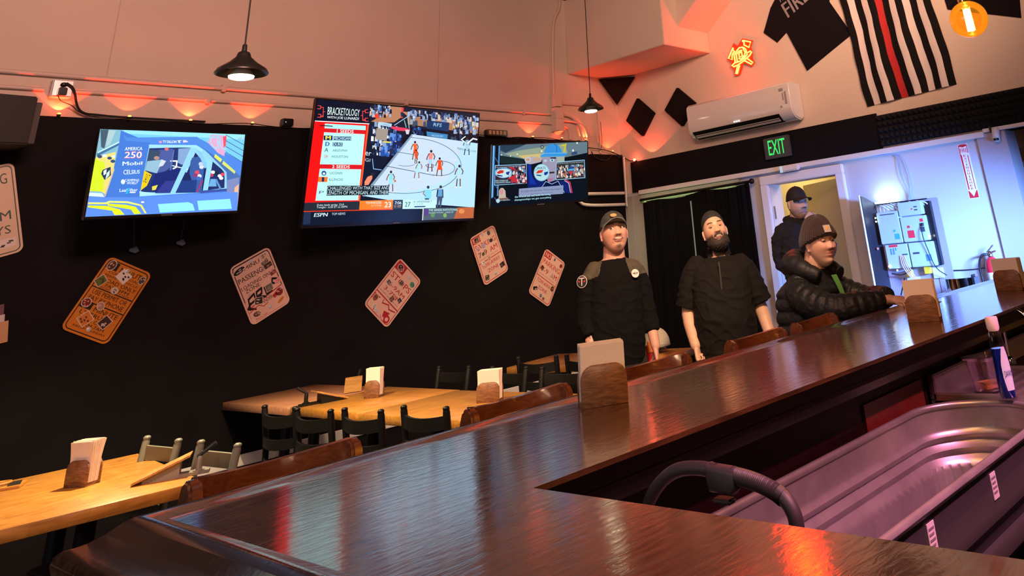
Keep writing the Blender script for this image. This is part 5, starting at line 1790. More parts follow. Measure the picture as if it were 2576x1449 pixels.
def s_white(a):
    k = '#1c1a1c'
    a.poly([(0.05, 0.035), (0.95, 0.035), (0.95, 0.045), (0.05, 0.045)], k, raw=True)
    a.poly([(0.045, 0.62), (0.955, 0.66), (0.955, 0.97), (0.045, 0.97)], PINK, raw=True)
    T(a, 'MINUTE', 0.30, 0.10, 0.86, 0.16, k)
    T(a, 'PASSENGER', 0.08, 0.235, 0.86, 0.315, k)
    T(a, 'LOADING ONLY', 0.08, 0.37, 0.92, 0.43, k)
    T(a, 'ZONE', 0.14, 0.44, 0.50, 0.50, k)
    a.line([(0.06, 0.74), (0.94, 0.665)], 0.016, RED, raw=True)
    for s in ([(0.10, 0.76), (0.14, 0.60), (0.30, 0.56), (0.28, 0.66), (0.16, 0.68)], [(0.32, 0.70), (0.36, 0.56), (0.50, 0.54), (0.46, 0.62), (0.36, 0.63), (0.52, 0.70)],
              [(0.56, 0.56), (0.56, 0.68), (0.70, 0.66)], [(0.72, 0.62), (0.80, 0.50), (0.93, 0.55)], [(0.74, 0.56), (0.88, 0.60)], [(0.16, 0.67), (0.06, 0.73), (0.22, 0.79)]):
        a.line(s, 0.035, '#100e12', raw=True)
    T(a, 'PANDER', 0.36, 0.72, 0.66, 0.78, '#3a2c2c')
    a.line([(0.06, 0.80), (0.30, 0.76), (0.40, 0.82), (0.52, 0.80)], 0.012, RED, raw=True)
    T(a, 'Photo site', 0.14, 0.93, 0.42, 0.955, RED)
    rnd = random.Random(8)
    for _ in range(26):
        x, y = rnd.uniform(.08, .8), rnd.uniform(.18, .55)
        a.line([(x, y), (x + rnd.uniform(-.1, .1), y + rnd.uniform(-.06, .06))], 0.006, rnd.choice(['#5a8a60', '#a89a84', '#c86a50', '#6a7a9a', '#b8a060']), raw=True)


r, a = sign('white passenger loading sign scrawled with black graffiti between the left screens', 2.831, 1.493, 27.0, s_white, PINK, '#1c1a1c')
stickers(r, a, [(0.18, 0.12, .17, .05, -12, '#141416', '#c8c8c8', 'c'), (0.80, 0.10, .10, .05, -5, '#c8b0a0', '#3a3434', 'r'), (0.78, 0.20, .10, .03, -8, '#6a5f58', '#a89a90', 'r'), (0.82, 0.27, .11, .045, -5, '#3a2a26', '#a88474', 'r'), (0.87, 0.42, .09, .035, -10, '#7a3a38', '#c88a80', 'r'),
                 (0.66, 0.60, .09, .06, 0, '#6a645c', '#8a857c', 'r'), (0.34, 0.70, .10, .055, 20, '#2a2422', '#d8c8b8', 'r'), (0.84, 0.75, .11, .075, 0, '#7a2424', '#c89484', 'o'), (0.72, 0.76, .06, .035, -20, '#a02c24', '#8a241c', 'r'), (0.80, 0.88, .12, .03, -20, '#c87a24', '#b8641c', 'c'), (0.20, 0.87, .11, .05, 15, '#5a3a38', '#c8a898', 'o'), (0.90, 0.58, .08, .04, -15, '#d8949a', '#b86a74', 'r')])
rivet(r, a, [(0.50, 0.07), (0.52, 0.88)])


def s_stops(a):
    a.poly([(0.045, 0.03), (0.40, 0.03), (0.40, 0.19), (0.045, 0.19)], RED, raw=True)
    T(a, 'STOPS', 0.10, 0.24, 0.90, 0.34, RED)
    T(a, '6-9AM', 0.22, 0.40, 0.86, 0.47, RED)
    T(a, '3-7PM', 0.18, 0.51, 0.84, 0.58, RED)
    T(a, 'EXCEPT SAT SUN HOL', 0.10, 0.61, 0.88, 0.635, '#7a3a38')
    a.poly([(0.05, 0.665), (0.95, 0.665), (0.95, 0.685), (0.05, 0.685)], RED, raw=True)
    a.poly([(0.06, 0.72), (0.30, 0.72), (0.10, 0.80), (0.06, 0.84)], RED, raw=True)
    a.line([(0.40, 0.70), (0.42, 0.76), (0.62, 0.71), (0.70, 0.76), (0.90, 0.72)], 0.022, RED, raw=True)
    a.poly([(0.60, 0.83), (0.80, 0.79), (0.78, 0.90), (0.66, 0.92)], RED, raw=True)
    a.ell(0.82, 0.90, 0.10, 0.065, RED, raw=True)
    a.ell(0.82, 0.90, 0.05, 0.033, PINK, raw=True)


r, a = sign('white and red STOPS sign tilted steeply under the largest screen', 3.94, 1.337, -43.7, s_stops, PINK, RED)
stickers(r, a, [(0.22, 0.115, .12, .065, 10, '#3a1c1c', '#c88a80', 'o'), (0.82, 0.17, .10, .055, 10, '#4a8a68', '#2c5a44', 'c'), (0.52, 0.29, .06, .04, 10, '#2c2a2a', '#a8988c', 'r'), (0.20, 0.44, .07, .04, 10, '#5a5450', '#a89a90', 'r'), (0.80, 0.52, .07, .04, 10, '#3a3034', '#8a7a74', 'r'), (0.58, 0.60, .07, .05, 10, '#5a3424', '#c8947a', 'r'),
                 (0.16, 0.78, .09, .07, 0, '#8a4c34', '#5a2c20', 'c'), (0.30, 0.90, .08, .05, 20, '#c8c0b8', '#2c2a2c', 'c'), (0.62, 0.94, .07, .03, 10, '#d8a8a0', '#a83a3c', 'r')])
rivet(r, a, [(0.62, 0.12), (0.42, 0.93)])


def s_park(away):
    def fn(a):
        a.poly([(0.045, 0.03), (0.36, 0.03), (0.36, 0.165), (0.045, 0.165)], RED, raw=True)
        T(a, 'NO', 0.09, 0.05, 0.33, 0.145, PINK, 0.02)
        T(a, 'PARKING', 0.10, 0.20, 0.90, 0.30, RED)
        T(a, '7-9', 0.12, 0.36, 0.46, 0.46, RED if away else '#6a2c2c')
        T(a, 'AM', 0.58, 0.36, 0.88, 0.46, RED)
        T(a, 'EXCEPT SAT SUN HOL', 0.12, 0.50, 0.86, 0.525, '#9a5a54')
        a.poly([(0.05, 0.56), (0.95, 0.56), (0.95, 0.575), (0.05, 0.575)], RED, raw=True)
        T(a, 'TOW-AWAY', 0.12, 0.61, 0.84, 0.69, RED)
        T(a, 'ZONE', 0.28, 0.74, 0.70, 0.81, RED)
    return fn


r, a = sign('white and red NO PARKING sign right under the edge of the largest screen', 4.934, 1.566, 22.4, s_park(0), PINK, RED)
stickers(r, a, [(0.22, 0.10, .09, .05, 0, '#3a2c2c', '#c8a8a0', 'r'), (0.72, 0.10, .07, .06, 0, '#3a3830', '#8a8474', 'c'), (0.18, 0.28, .08, .06, 0, '#c89aa8', '#8a5a74', 'c'), (0.40, 0.28, .06, .045, 0, '#8a94c8', '#b8b8d8', 'r'), (0.72, 0.26, .08, .045, 0, '#2c2826', '#4a443e', 'c'),
                 (0.30, 0.42, .07, .045, 0, '#5a5c50', '#2c2e28', 'o'), (0.20, 0.58, .07, .05, 0, '#d0d4d8', '#3a3c40', 'c'), (0.46, 0.56, .06, .05, 0, '#a88a74', '#c8aa94', 'o'), (0.84, 0.82, .10, .055, -8, '#241c20', '#8a5a64', 'r'), (0.18, 0.88, .09, .055, 15, '#3a3c3a', '#b89a5a', 'r')])
rivet(r, a, [(0.50, 0.06), (0.52, 0.90)])
r, a = sign('white and red NO PARKING sign between the last screen and the cook in a cap', 5.647, 1.306, -32.2, s_park(1), PINK, RED)
stickers(r, a, [(0.52, 0.09, .05, .04, 0, '#3a4c50', '#8aa0a0', 'c'), (0.86, 0.12, .07, .055, 20, '#8a2c24', '#2c1c1c', 'c'), (0.16, 0.40, .08, .055, 20, '#5a2c24', '#a86a5a', 'r'), (0.66, 0.42, .06, .05, 0, '#c0a0a0', '#8a6a70', 'r'), (0.86, 0.64, .09, .07, 0, '#5a3024', '#a8684c', 'c'), (0.20, 0.84, .10, .04, -30, '#1c1c1e', '#c8b8ac', 'r'), (0.52, 0.90, .06, .045, 0, '#5a6a74', '#8a98a0', 'c'), (0.66, 0.92, .05, .03, 0, '#5a2c2a', '#c88a7a', 'r')])


def s_green(a):
    g = '#2c4a40'
    T(a, 'NO PARKING', 0.10, 0.10, 0.90, 0.22, g)
    T(a, '9AM-6PM', 0.10, 0.52, 0.90, 0.62, g)
    T(a, 'SUNDAYS', 0.10, 0.68, 0.88, 0.77, g)


r, a = sign('white sign with a green border cut off by the left edge', 1.075, 2.045, 15.5, s_green, '#d4bca4', '#2c4a40', w=0.42, h=0.56)
stickers(r, a, [(0.80, 0.87, .13, .05, 0, '#d8d0c8', '#1c1a1a', 'r')], 0.42, 0.56)
pb = thing('wall_flyer', 'small orange and white paper flyers on the black wall at the left edge', 'flyer', (1.31, D - 0.035, 1.40), rot=(0, math.radians(-8), 0))
mb = MB()
mb.box(-0.09, 0.045, -0.004, 0, -0.09, 0.03)
mb.build('orange_paper', pm('tan_paper', (0.55, 0.32, 0.16), 0.7), pb)
mb = MB()
mb.box(-0.09, 0.025, -0.006, -0.004, 0.03, 0.07)
mb.build('white_paper', pm('flyer_white', (0.6, 0.52, 0.48), 0.7), pb)
mb = MB()
mb.box(-0.09, 0.02, -0.005, -0.003, 0.07, 0.13)
mb.build('purple_paper', pm('flyer_purple', (0.14, 0.07, 0.09), 0.7), pb)

# ------------------------------------------------------------------ tables
def table(name, label, cx, cy, w, l, rz, mat, th=0.045, z=0.76, legs=True, group=None):
    r = thing('dining_table', label, 'table', (cx, cy, 0), math.radians(rz), group)
    mb = MB()
    mb.box(-w / 2, w / 2, -l / 2, l / 2, z - th, z)
    mb.build('tabletop', mat, r, bevel=0.002, seg=1)
    for sy in ((-1, 1) if l > 0.9 else (0,)):
        mb = MB()
        y = sy * (l / 2 - 0.28)
        mb.box(-0.28, 0.28, y - 0.035, y + 0.035, 0.0, 0.025)
        mb.box(-0.035, 0.035, y - 0.25, y + 0.25, 0.0, 0.025)
        mb.build('base_foot', M['darkmetal'], r, bevel=0.006)
        mb = MB()
        mb.tube([(0, y, 0.02), (0, y, z - th - 0.01)], 0.035, 14)
        mb.box(-0.2, 0.2, y - 0.03, y + 0.03, z - th - 0.015, z - th)
        mb.build('pedestal', M['darkmetal'], r, smooth=True)
    return r


table('t1', 'strongly lit butcher block table in the lower left corner', 1.292, 4.55, 0.655, 1.13, -6, M['butcher'])
table('t2', 'butcher block table in the middle row, the half nearer the bar', 2.985, 3.92, 0.66, 1.56, 1.5, M['butcher'], group=None)
table('t3', 'butcher block table of the middle row, the wall-side half with the left napkin holder', 2.985, 5.135, 0.66, 0.86, -1, M['butcher'])
table('t4', 'darker butcher block table showing behind the middle row, against the black wall', 2.98, 6.07, 0.66, 0.96, 0, wood('tan_butcher_block', (0.45, 0.22, 0.12), (0.32, 0.15, 0.08), 0.45, 0.1, 0.3, scale=2.2, stretch=(2, 10, 10), bump=0.02))
table('t5', 'small butcher block table far back behind the cook in a cap, carrying a cap', 4.50, 4.66, 0.62, 1.25, 12, M['butcher'])


# ------------------------------------------------------------------ ladder-back chairs (back posts at local y=-0.2, facing +y)
def make_chair(mat):
    r = thing('ladder_back_chair', 'x', 'chair')
    for sx in (-1, 1):
        mb = MB()
        x = sx * 0.16
        mb.tube([(x, -0.215, 0.0), (x, -0.195, 0.42), (x, -0.20, 0.66), (x * 1.01, -0.225, 0.835), (x * 1.01, -0.227, 0.85)], [0.015, 0.017, 0.017, 0.017, 0.014], 8)
        mb.sphere((x * 1.01, -0.227, 0.852), (0.017, 0.017, 0.011), 10, 6)
        mb.build('back_post', mat, r, smooth=True)
        mb = MB()
        mb.tube([(x * 1.08, 0.17, 0.0), (x * 1.05, 0.165, 0.43)], 0.015, 8)
        mb.build('leg', mat, r, smooth=True)
    for z, h_ in ((0.795, 0.028), (0.69, 0.024), (0.585, 0.024)):
        mb = MB()
        rs = []
        for k in range(9):
            t = -1 + k / 4
            x = t * 0.158
            y = -0.21 - 0.035 * (1 - t * t) - (z - 0.66) * 0.10
            d = 0.010 * (1 - t * t)
            rs.append([(x, y - 0.007, z - h_ - d), (x, y + 0.007, z - h_ - d), (x, y + 0.007, z + h_ - d), (x, y - 0.007, z + h_ - d)])
        mb.rings(rs)
        mb.build('slat', mat, r, smooth=True)
    mb = MB()
    mb.prism(rrect(0.36, 0.37, 0.05, 4, 0, -0.01), 0.43, 0.46)
    mb.build('seat', M['black'], r, bevel=0.008)
    mb = MB()
    mb.tube([(-0.165, 0.17, 0.2), (0.165, 0.17, 0.2)], 0.009, 6)
    mb.tube([(-0.163, 0.17, 0.16), (-0.16, -0.20, 0.16)], 0.009, 6)
    mb.tube([(0.163, 0.17, 0.16), (0.16, -0.20, 0.16)], 0.009, 6)
    mb.build('stretcher', mat, r)
    return r


def place_chair(src, first, bx, by, ang, label, group=None):
    """bx, by: middle of the back; ang: facing direction in degrees"""
    o = src if first else copy_tree(src)
    a = math.radians(ang - 90)
    o.rotation_euler = (0, 0, a)
    off = Vector((0, -0.225, 0))
    off.rotate(Euler((0, 0, a)))
    o.location = (bx - off.x, by - off.y, 0)
    o['label'] = label
    if group:
        o['group'] = group
    return o


ch = make_chair(M['darkmetal'])
G1 = 'black chairs along the middle tables'
place_chair(ch, True, 2.335, 4.125, 2, 'black ladder-back chair at the middle table, just left of the one nearest the bar', G1)
place_chair(ch, False, 2.455, 3.77, 4, 'black ladder-back chair in front of the middle table, the one nearest the bar', G1)
place_chair(ch, False, 2.28, 4.89, 3, 'black ladder-back chair farthest left in front of the middle table', G1)
place_chair(ch, False, 2.275, 4.50, 3, 'black ladder-back chair second from the left in front of the middle table', G1)
G2 = 'black chairs behind the middle tables'
place_chair(ch, False, 3.52, 3.98, 187, 'black ladder-back chair behind the middle table, right of its right-hand napkin holder', G2)
place_chair(ch, False, 3.60, 3.60, 187, 'black ladder-back chair behind the middle table, just left of the big napkin holder', G2)
place_chair(ch, False, 3.50, 4.46, 182, 'barely visible black chair behind the middle table between its two napkin holders', G2)
place_chair(ch, False, 3.50, 5.05, 182, 'barely visible black chair behind the left napkin holder of the middle table', G2)
G3 = 'black chairs at the far small table'
place_chair(ch, False, 3.90, 4.66, 12, 'black ladder-back chair at the far small table, fully in view', G3)
place_chair(ch, False, 4.00, 4.27, 14, 'black ladder-back chair at the far small table, half hidden by the big napkin holder', G3)
ch2 = make_chair(M['greenmetal'])
place_chair(ch2, True, 1.672, 4.13, 184, 'brightly lit grey-green ladder-back chair at the end of the lower left table')
place_chair(ch2, False, 1.628, 4.65, 184, 'dim grey-green ladder-back chair left of the brightly lit one')


# ------------------------------------------------------------------ bar stools with curved wooden backs (facing -y)
def make_stool():
    r = thing('bar_stool', 'x', 'bar stool')
    mb = MB()
    rs = []
    n = 24
    for k in range(n + 1):
        t = k / n
        e = 2 * t - 1
        x, y = -0.172 * e, 0.075 * (1 - e * e) - 0.09
        nx, ny = 0.0, 1.0
        top = 1.090 - 0.018 * (1 - e * e)
        h_ = 0.125
        w = 0.010
        rs.append([(x, y - w, top - h_), (x, y + w, top - h_), (x, y + w * 2.2, top - 0.012), (x, y + w * 1.2, top), (x, y - w, top)])
    mb.rings(rs)
    mb.build('backrest', M['mahogany'], r, smooth=True)
    for sx in (-1, 1):
        mb = MB()
        x = sx * 0.176
        prof = [(-0.030, 0.0), (-0.033, 0.06), (-0.028, 0.088), (-0.014, 0.104), (0.004, 0.108), (0.022, 0.098), (0.032, 0.07), (0.034, 0.0), (0.020, -0.20), (-0.012, -0.20)]
        M1 = Matrix(((0, 0, 1, x), (1, 0, 0, -0.095), (0, 1, 0, 0.982), (0, 0, 0, 1)))
        mb.prism(prof, -0.014, 0.014, M1)
        mb.build('arm_end', M['mahogany'], r, bevel=0.006)
    mb = MB()
    mb.lathe([(0.20, 0.72), (0.21, 0.735), (0.205, 0.765), (0.15, 0.785), (0.02, 0.79)], 28)
    mb.build('seat', pm('black_vinyl', (0.02, 0.018, 0.018), 0.35), r, smooth=True)
    for sx in (-1, 1):
        for sy in (-1, 1):
            mb = MB()
            mb.tube([(sx * 0.12, sy * 0.12, 0.72), (sx * 0.21, sy * 0.20, 0.0)], [0.018, 0.014], 8)
            mb.build('leg', M['mahogany'], r, smooth=True)
    for k in range(5):
        mb = MB()
        e = -0.7 + 0.35 * k
        mb.tube([(0.15 * e, 0.12, 0.77), (0.172 * e, 0.075 * (1 - e * e) - 0.085, 0.95)], 0.008, 6)
        mb.build('spindle', M['mahogany'], r, smooth=True)
    mb = MB()
    mb.tube([(0.17 * math.cos(2 * PI * k / 24), 0.17 * math.sin(2 * PI * k / 24), 0.28) for k in range(25)], 0.009, 6)
    mb.build('foot_ring', M['metal'], r)
    return r


st = make_stool()
spots = [(0.965, 2.15, 'mahogany bar stool back nearest the near corner of the bar', 0), (1.648, 2.15, 'mahogany bar stool back just left of the big napkin holder', 2), (2.22, 2.15, 'mahogany bar stool back in front of the cook in a cap', -2),
         (2.857, 2.15, 'mahogany bar stool back in front of the bearded cook', 0), (3.34, 2.17, 'darker bar stool back tucked behind the seated person in the beanie', 4)]
for i, (x, y, lb, rz) in enumerate(spots):
    o = st if i == 0 else copy_tree(st)
    o.location = (x, y, 0)
    o.rotation_euler = (0, 0, math.radians(rz))
    o['label'] = lb
    o['group'] = 'wooden bar stools along the bar'


# ------------------------------------------------------------------ napkin holders
def napkin_holder(x, y, z, rz, label, s=1.0, group=None, flare=0.0, lean=0.0, nh=0.150, pw=0.125, seed=1):
    r = thing('napkin_holder', label, 'napkin holder', (x, y, z), math.radians(rz), group)
    w, h_, d = pw, 0.098, 0.062

    def plate(yc):
        p = [(-w / 2, 0)] + [(w / 2, 0)]
        for k in range(7):
            a = math.radians(0 + 90 * k / 6)
            p.append((w / 2 - 0.034 + 0.034 * math.cos(a), h_ - 0.034 + 0.034 * math.sin(a)))
        for k in range(7):
            a = math.radians(90 + 90 * k / 6)
            p.append((-w / 2 + 0.034 + 0.034 * math.cos(a), h_ - 0.034 + 0.034 * math.sin(a)))
        mb = MB()
        mb.prism(p, -0.005, 0.005, Matrix(((1, 0, 0, 0), (0, 0, -1, yc), (0, 1, 0, 0), (0, 0, 0, 1))))
        mb.build('side_board', M['holder'], r, bevel=0.0015, seg=1)
    plate(-d / 2)
    plate(d / 2)
    mb = MB()
    mb.box(-w / 2 + .002, w / 2 - .002, -d / 2 + 0.004, d / 2 - 0.004, 0.0, 0.012)
    mb.build('base_board', M['holder'], r)
    # folded napkins standing in the holder: thin sheets fanning out at the top
    rnd = random.Random(seed)
    n = 26
    t = (d - 0.013) / n
    mb = MB()
    for k in range(n):
        u = (k + 0.5) / n * 2 - 1
        yb = u * (d - 0.013) / 2
        zs = [0.013, 0.06, 0.10, nh * 0.82, nh + rnd.uniform(-0.003, 0.003)]
        ys = [yb, yb * 1.02, yb * 1.0, yb * (1.0 + flare * 0.5), yb * (1.02 + flare) + lean]
        dx = rnd.uniform(-0.0015, 0.0015)
        ww = w / 2 - 0.003
        rs = []
        for zz, yy in zip(zs, ys):
            rs.append([(-ww + dx - lean * 0.2, yy - t * 0.46, zz), (ww + dx, yy - t * 0.46, zz), (ww + dx, yy + t * 0.46, zz), (-ww + dx - lean * 0.2, yy + t * 0.46, zz)])
        mb.rings(rs)
    mb.build('napkin_stack', M['napkin'], r)
    return r


gN = 'napkin holders on the bar'
napkin_holder(1.675, 1.735, BZ, -34, 'big wooden napkin holder on the near part of the bar', group=gN, seed=1, nh=0.147)
c2 = (3.265, 1.505)
napkin_holder(3.275, 1.513, BZ, -76, 'middle one of the three wooden napkin holders on the bar, beside the seated person', group=gN, seed=2, nh=0.150)
napkin_holder(4.47, 1.555, BZ, -96, 'farthest wooden napkin holder on the bar, cut by the right edge', group=gN, seed=3, pw=0.145)
gT = 'napkin holders on the tables'
napkin_holder(1.300, 4.53, 0.76, -62, 'wooden napkin holder with flaring napkins on the strongly lit table', group=gT, seed=4, flare=0.5, lean=0.0, nh=0.165, pw=0.11)
napkin_holder(3.015, 5.20, 0.76, -58, 'wooden napkin holder at the left end of the middle tables', group=gT, seed=5, flare=0.2, nh=0.165, pw=0.10)
napkin_holder(3.055, 4.06, 0.76, -58, 'wooden napkin holder at the right end of the middle tables', group=gT, seed=6, flare=0.3, nh=0.155, pw=0.13)


# ------------------------------------------------------------------ small wooden ramps with a grey side (menu stands)
def ramp(x, y, rz, label, s=1.0, dark=False):
    r = thing('menu_stand', label, 'stand', (x, y, 0.76), math.radians(rz))
    side = M['darkmetal'] if dark else pm('grey_panel', (0.30, 0.27, 0.22), 0.5)
    mb = MB()
    mb.add([(0, -0.02, 0.004), (0.20, -0.02, 0.07), (0.20, 0.09, 0.07), (0, 0.09, 0.004), (0, -0.02, 0.012), (0.20, -0.02, 0.078), (0.20, 0.09, 0.078), (0, 0.09, 0.012)],
           [(0, 3, 2, 1), (4, 5, 6, 7), (0, 1, 5, 4), (1, 2, 6, 5), (2, 3, 7, 6), (3, 0, 4, 7)])
    mb.build('inclined_board', M['butcher_x'], r)
    mb = MB()
    mb.add([(0.035, 0.0, 0), (0.165, 0.0, 0), (0.165, 0.0, 0.055), (0.035, 0.0, 0.012), (0.035, 0.08, 0), (0.165, 0.08, 0), (0.165, 0.08, 0.055), (0.035, 0.08, 0.012)],
           [(0, 1, 2, 3), (7, 6, 5, 4), (0, 4, 5, 1), (1, 5, 6, 2), (3, 2, 6, 7), (0, 3, 7, 4)])
    mb.build('side_panel', side, r)
    mb = MB()
    mb.box(0.165, 0.275, -0.01, 0.05, 0, 0.012)
    mb.lathe([(0.022, 0), (0.022, 0.016), (0.012, 0.02), (0.012, 0.06), (0.010, 0.065)], 14, Matrix.Translation((0.235, 0.01, 0)))
    mb.build('clamp_base', pm('grey_cast_metal', (0.28, 0.27, 0.24), 0.35, metal=0.4) if not dark else M['darkmetal'], r, smooth=True)
    mb = MB()
    mb.tube([(0.225, 0.01, 0.062), (0.29, 0.0, 0.105)], [0.007, 0.009], 8)
    mb.build('lever', M['blackgloss'] if not dark else M['black'], r, smooth=True)
    return r


ramp(1.385, 4.215, -25, 'wooden ramp shaped stand with a grey clamp on the strongly lit table')
ramp(2.955, 5.47, 172, 'black stand with a slanted wooden board at the left corner of the middle tables', dark=True)
ramp(3.13, 5.60, 60, 'small dark stand half hidden behind the left napkin holder on the middle tables', dark=True)
ty = thing('wooden_tray', 'small wooden tray with dark cards at the left edge of the lit table', 'tray', (1.115, 4.93, 0.76), math.radians(-25))
mb = MB()
mb.box(-0.07, 0.075, -0.06, 0.07, 0, 0.012)
mb.build('tray_base', M['butcher'], ty, bevel=0.002)
mb = MB()
mb.tube([(-0.02 + 0.045 * math.cos(2 * PI * k / 20), 0.02 + 0.035 * math.sin(2 * PI * k / 20), 0.02) for k in range(21)], 0.006, 6)
mb.build('ring', M['butcher'], ty, smooth=True)
mb = MB()
for k in range(5):
    mb.box(0.02, 0.065, -0.045 + k * 0.022, -0.03 + k * 0.022, 0.0125, 0.0145, Matrix.Rotation(0.15, 4, 'Z'))
mb.build('dark_card', M['black'], ty)
nt_ = thing('folded_paper', 'folded scrap of white paper on the far small table', 'paper', (4.33, 4.42, 0.76), 0.4)
mb = MB()
mb.add([(0, 0, 0.001), (0.09, 0, 0.001), (0.09, 0.035, 0.012), (0, 0.035, 0.004), (0.0, 0.01, 0.016), (0.08, 0.05, 0.02)], [(0, 1, 2, 3), (0, 1, 5, 4)])
mb.build('sheet', pm('paper_white', (0.75, 0.72, 0.6), 0.8), nt_)

# cap and red bag on the far small table
cp = thing('baseball_cap', 'khaki and grey mesh cap lying on the far small table between the cooks', 'cap', (4.74, 4.31, 0.76), math.radians(-50))
kh = pm('khaki_cap_cloth', (0.42, 0.36, 0.26), 0.9, bump=0.3, bscale=60)
mb = MB()
rs = []
for i in range(8):
    t = math.radians(90 * i / 8)
    rs.append([(0.095 * math.cos(t) * math.cos(2 * PI * k / 24), 0.12 * math.cos(t) * math.sin(2 * PI * k / 24), 0.05 + 0.11 * math.sin(t)) for k in range(24)])
mb.rings(rs)
mb.build('crown', kh, cp, smooth=True)
mb = MB()
mb.prism([(0.10 * math.cos(a), -0.07 - 0.12 * math.sin(a)) for a in [PI * k / 12 for k in range(13)]], 0.045, 0.055)
mb.build('visor', pm('grey_cap_cloth', (0.3, 0.28, 0.27), 0.9), cp, bevel=0.003)
mb = MB()
mb.tube([(-0.08, 0.06, 0.05), (-0.02, 0.12, 0.02), (0.06, 0.11, 0.0)], 0.012, 8)
mb.build('strap', kh, cp, smooth=True)
rb = thing('red_bag', 'red bag with an orange tab standing behind the cook in a cap', 'bag', (4.36, 4.08, 0.50), math.radians(-40))
mb = MB()
mb.prism(rrect(0.08, 0.10, 0.025), 0.0, 0.36, Matrix.Rotation(math.radians(8), 4, 'Y'))
mb.build('bag_body', pm('red_leatherette', (0.45, 0.01, 0.015), 0.35, coat=0.3), rb, bevel=0.01)
mb = MB()
mb.box(0.01, 0.07, -0.057, -0.047, 0.31, 0.38)
mb.build('orange_tab', pm('orange_leather', (0.6, 0.16, 0.03), 0.5), rb, bevel=0.004)
sp_ = thing('side_stool', 'low dark stool under the red bag', 'stool', (4.36, 4.08, 0))
mb = MB()
mb.box(-0.13, 0.13, -0.13, 0.13, 0.47, 0.50)
mb.build('seat', M['black'], sp_)
for sx in (-1, 1):
    for sy in (-1, 1):
        mb = MB()
        mb.tube([(sx * 0.11, sy * 0.11, 0), (sx * 0.11, sy * 0.11, 0.47)], 0.015, 6)
        mb.build('leg', M['black'], sp_)

# ------------------------------------------------------------------ behind the bar: galvanized tank, vacuum hose, sink
tk = thing('stock_tank', 'long galvanized steel stock tank behind the bar under magenta light', 'tank')
galv = pm('galvanized_steel', (0.44, 0.41, 0.44), 0.36, metal=0.72, bump=0.15, bscale=18, var=0.25, vscale=12)
CY, RW, X0_, X1_ = 1.172, 0.218, 1.36, 2.74


def stadium(off, z, n=36, flute=0.0, nf=0):
    out = []
    R = RW + off
    per = []
    L_ = X1_ - X0_
    seg = 66
    for k in range(seg):
        per.append((X0_ + L_ * k / seg, CY - R, 0, -1))
    for k in range(n):
        a = -PI / 2 + PI * k / n
        per.append((X1_ + R * math.cos(a), CY + R * math.sin(a), math.cos(a), math.sin(a)))
    for k in range(seg):
        per.append((X1_ - L_ * k / seg, CY + R, 0, 1))
    for k in range(n):
        a = PI / 2 + PI * k / n
        per.append((X0_ + R * math.cos(a), CY + R * math.sin(a), math.cos(a), math.sin(a)))
    for i, (x, y, nx, ny) in enumerate(per):
        f = flute * (1 if i % 2 else -1)
        out.append((x + nx * f, y + ny * f, z))
    return out


prof = [(-0.045, 0.475, .0), (-0.042, 0.49, .008), (-0.038, 0.68, .008), (-0.032, 0.695, 0), (-0.024, 0.703, 0), (-0.016, 0.712, 0), (-0.024, 0.722, 0), (-0.028, 0.732, 0), (-0.016, 0.742, 0), (-0.010, 0.750, 0), (-0.020, 0.760, 0), (-0.022, 0.768, 0),
        (-0.010, 0.778, 0), (-0.008, 0.786, 0), (-0.008, 0.845, 0)]
mb = MB()
mb.rings([stadium(o_, z, flute=f) for o_, z, f in prof], cap=False)
mb.build('inner_wall', galv, tk, smooth=True)
mb = MB()
mb.rings([stadium(-0.045, 0.476), stadium(-0.12, 0.473)], cap=True)
mb.build('tank_floor', galv, tk)
mb = MB()
rs = []
for k in range(9):
    a = 2 * PI * k / 8
    rs.append(stadium(-0.004 + 0.011 * math.cos(a), 0.852 + 0.011 * math.sin(a)))
mb.rings(rs, cap=False)
mb.build('rolled_rim', galv, tk, smooth=True)
mb = MB()
prof = [(-0.006, 0.845), (-0.006, 0.77), (0.004, 0.76), (0.006, 0.74), (-0.006, 0.73), (-0.008, 0.70), (0.006, 0.69), (0.010, 0.665), (-0.004, 0.65), (-0.02, 0.63), (-0.03, 0.44), (-0.03, 0.40)]
mb.rings([stadium(o_, z) for o_, z in prof], cap=False)
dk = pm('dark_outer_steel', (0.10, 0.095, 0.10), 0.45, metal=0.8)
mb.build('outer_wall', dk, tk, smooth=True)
for x, w_, h_ in ((1.893, 0.036, 0.055), (2.285, 0.036, 0.055)):
    mb = MB()
    mb.box(x - w_ / 2, x + w_ / 2, CY - RW + 0.003, CY - RW + 0.005, 0.80 - h_ / 2, 0.80 + h_ / 2)
    lb = mb.build('paper_label', pm('white_label', (0.6, 0.56, 0.58), 0.6), tk)
    mb = MB()
    for k in range(4):
        mb.box(x - w_ * .4, x + w_ * (.35 - .1 * (k % 2)), CY - RW + 0.002, CY - RW + 0.003, 0.815 - k * 0.010, 0.819 - k * 0.010)
    mb.build('label_print', pm('grey_print_lines', (0.2, 0.18, 0.2), 0.6), lb)
ts_ = thing('tank_stand', 'dark low stand carrying the stock tank', 'stand')
mb = MB()
mb.box(1.25, 2.85, 1.0, 1.36, 0.36, 0.40)
mb.build('deck', M['black'], ts_)
for x in (1.3, 2.8):
    for y in (1.03, 1.33):
        mb = MB()
        mb.box(x - 0.03, x + 0.03, y - 0.03, y + 0.03, 0, 0.36)
        mb.build('leg', M['black'], ts_)
ub = thing('underbar_bin', 'dark rounded steel bin in front of the tank at the lower right', 'bin', (0, 0, 0))
mb = MB()
mb.box(1.95, 3.4, 0.55, 0.80, 0.0, 0.66)
mb.build('bin_body', dk, ub, bevel=0.03, seg=4)
mb = MB()
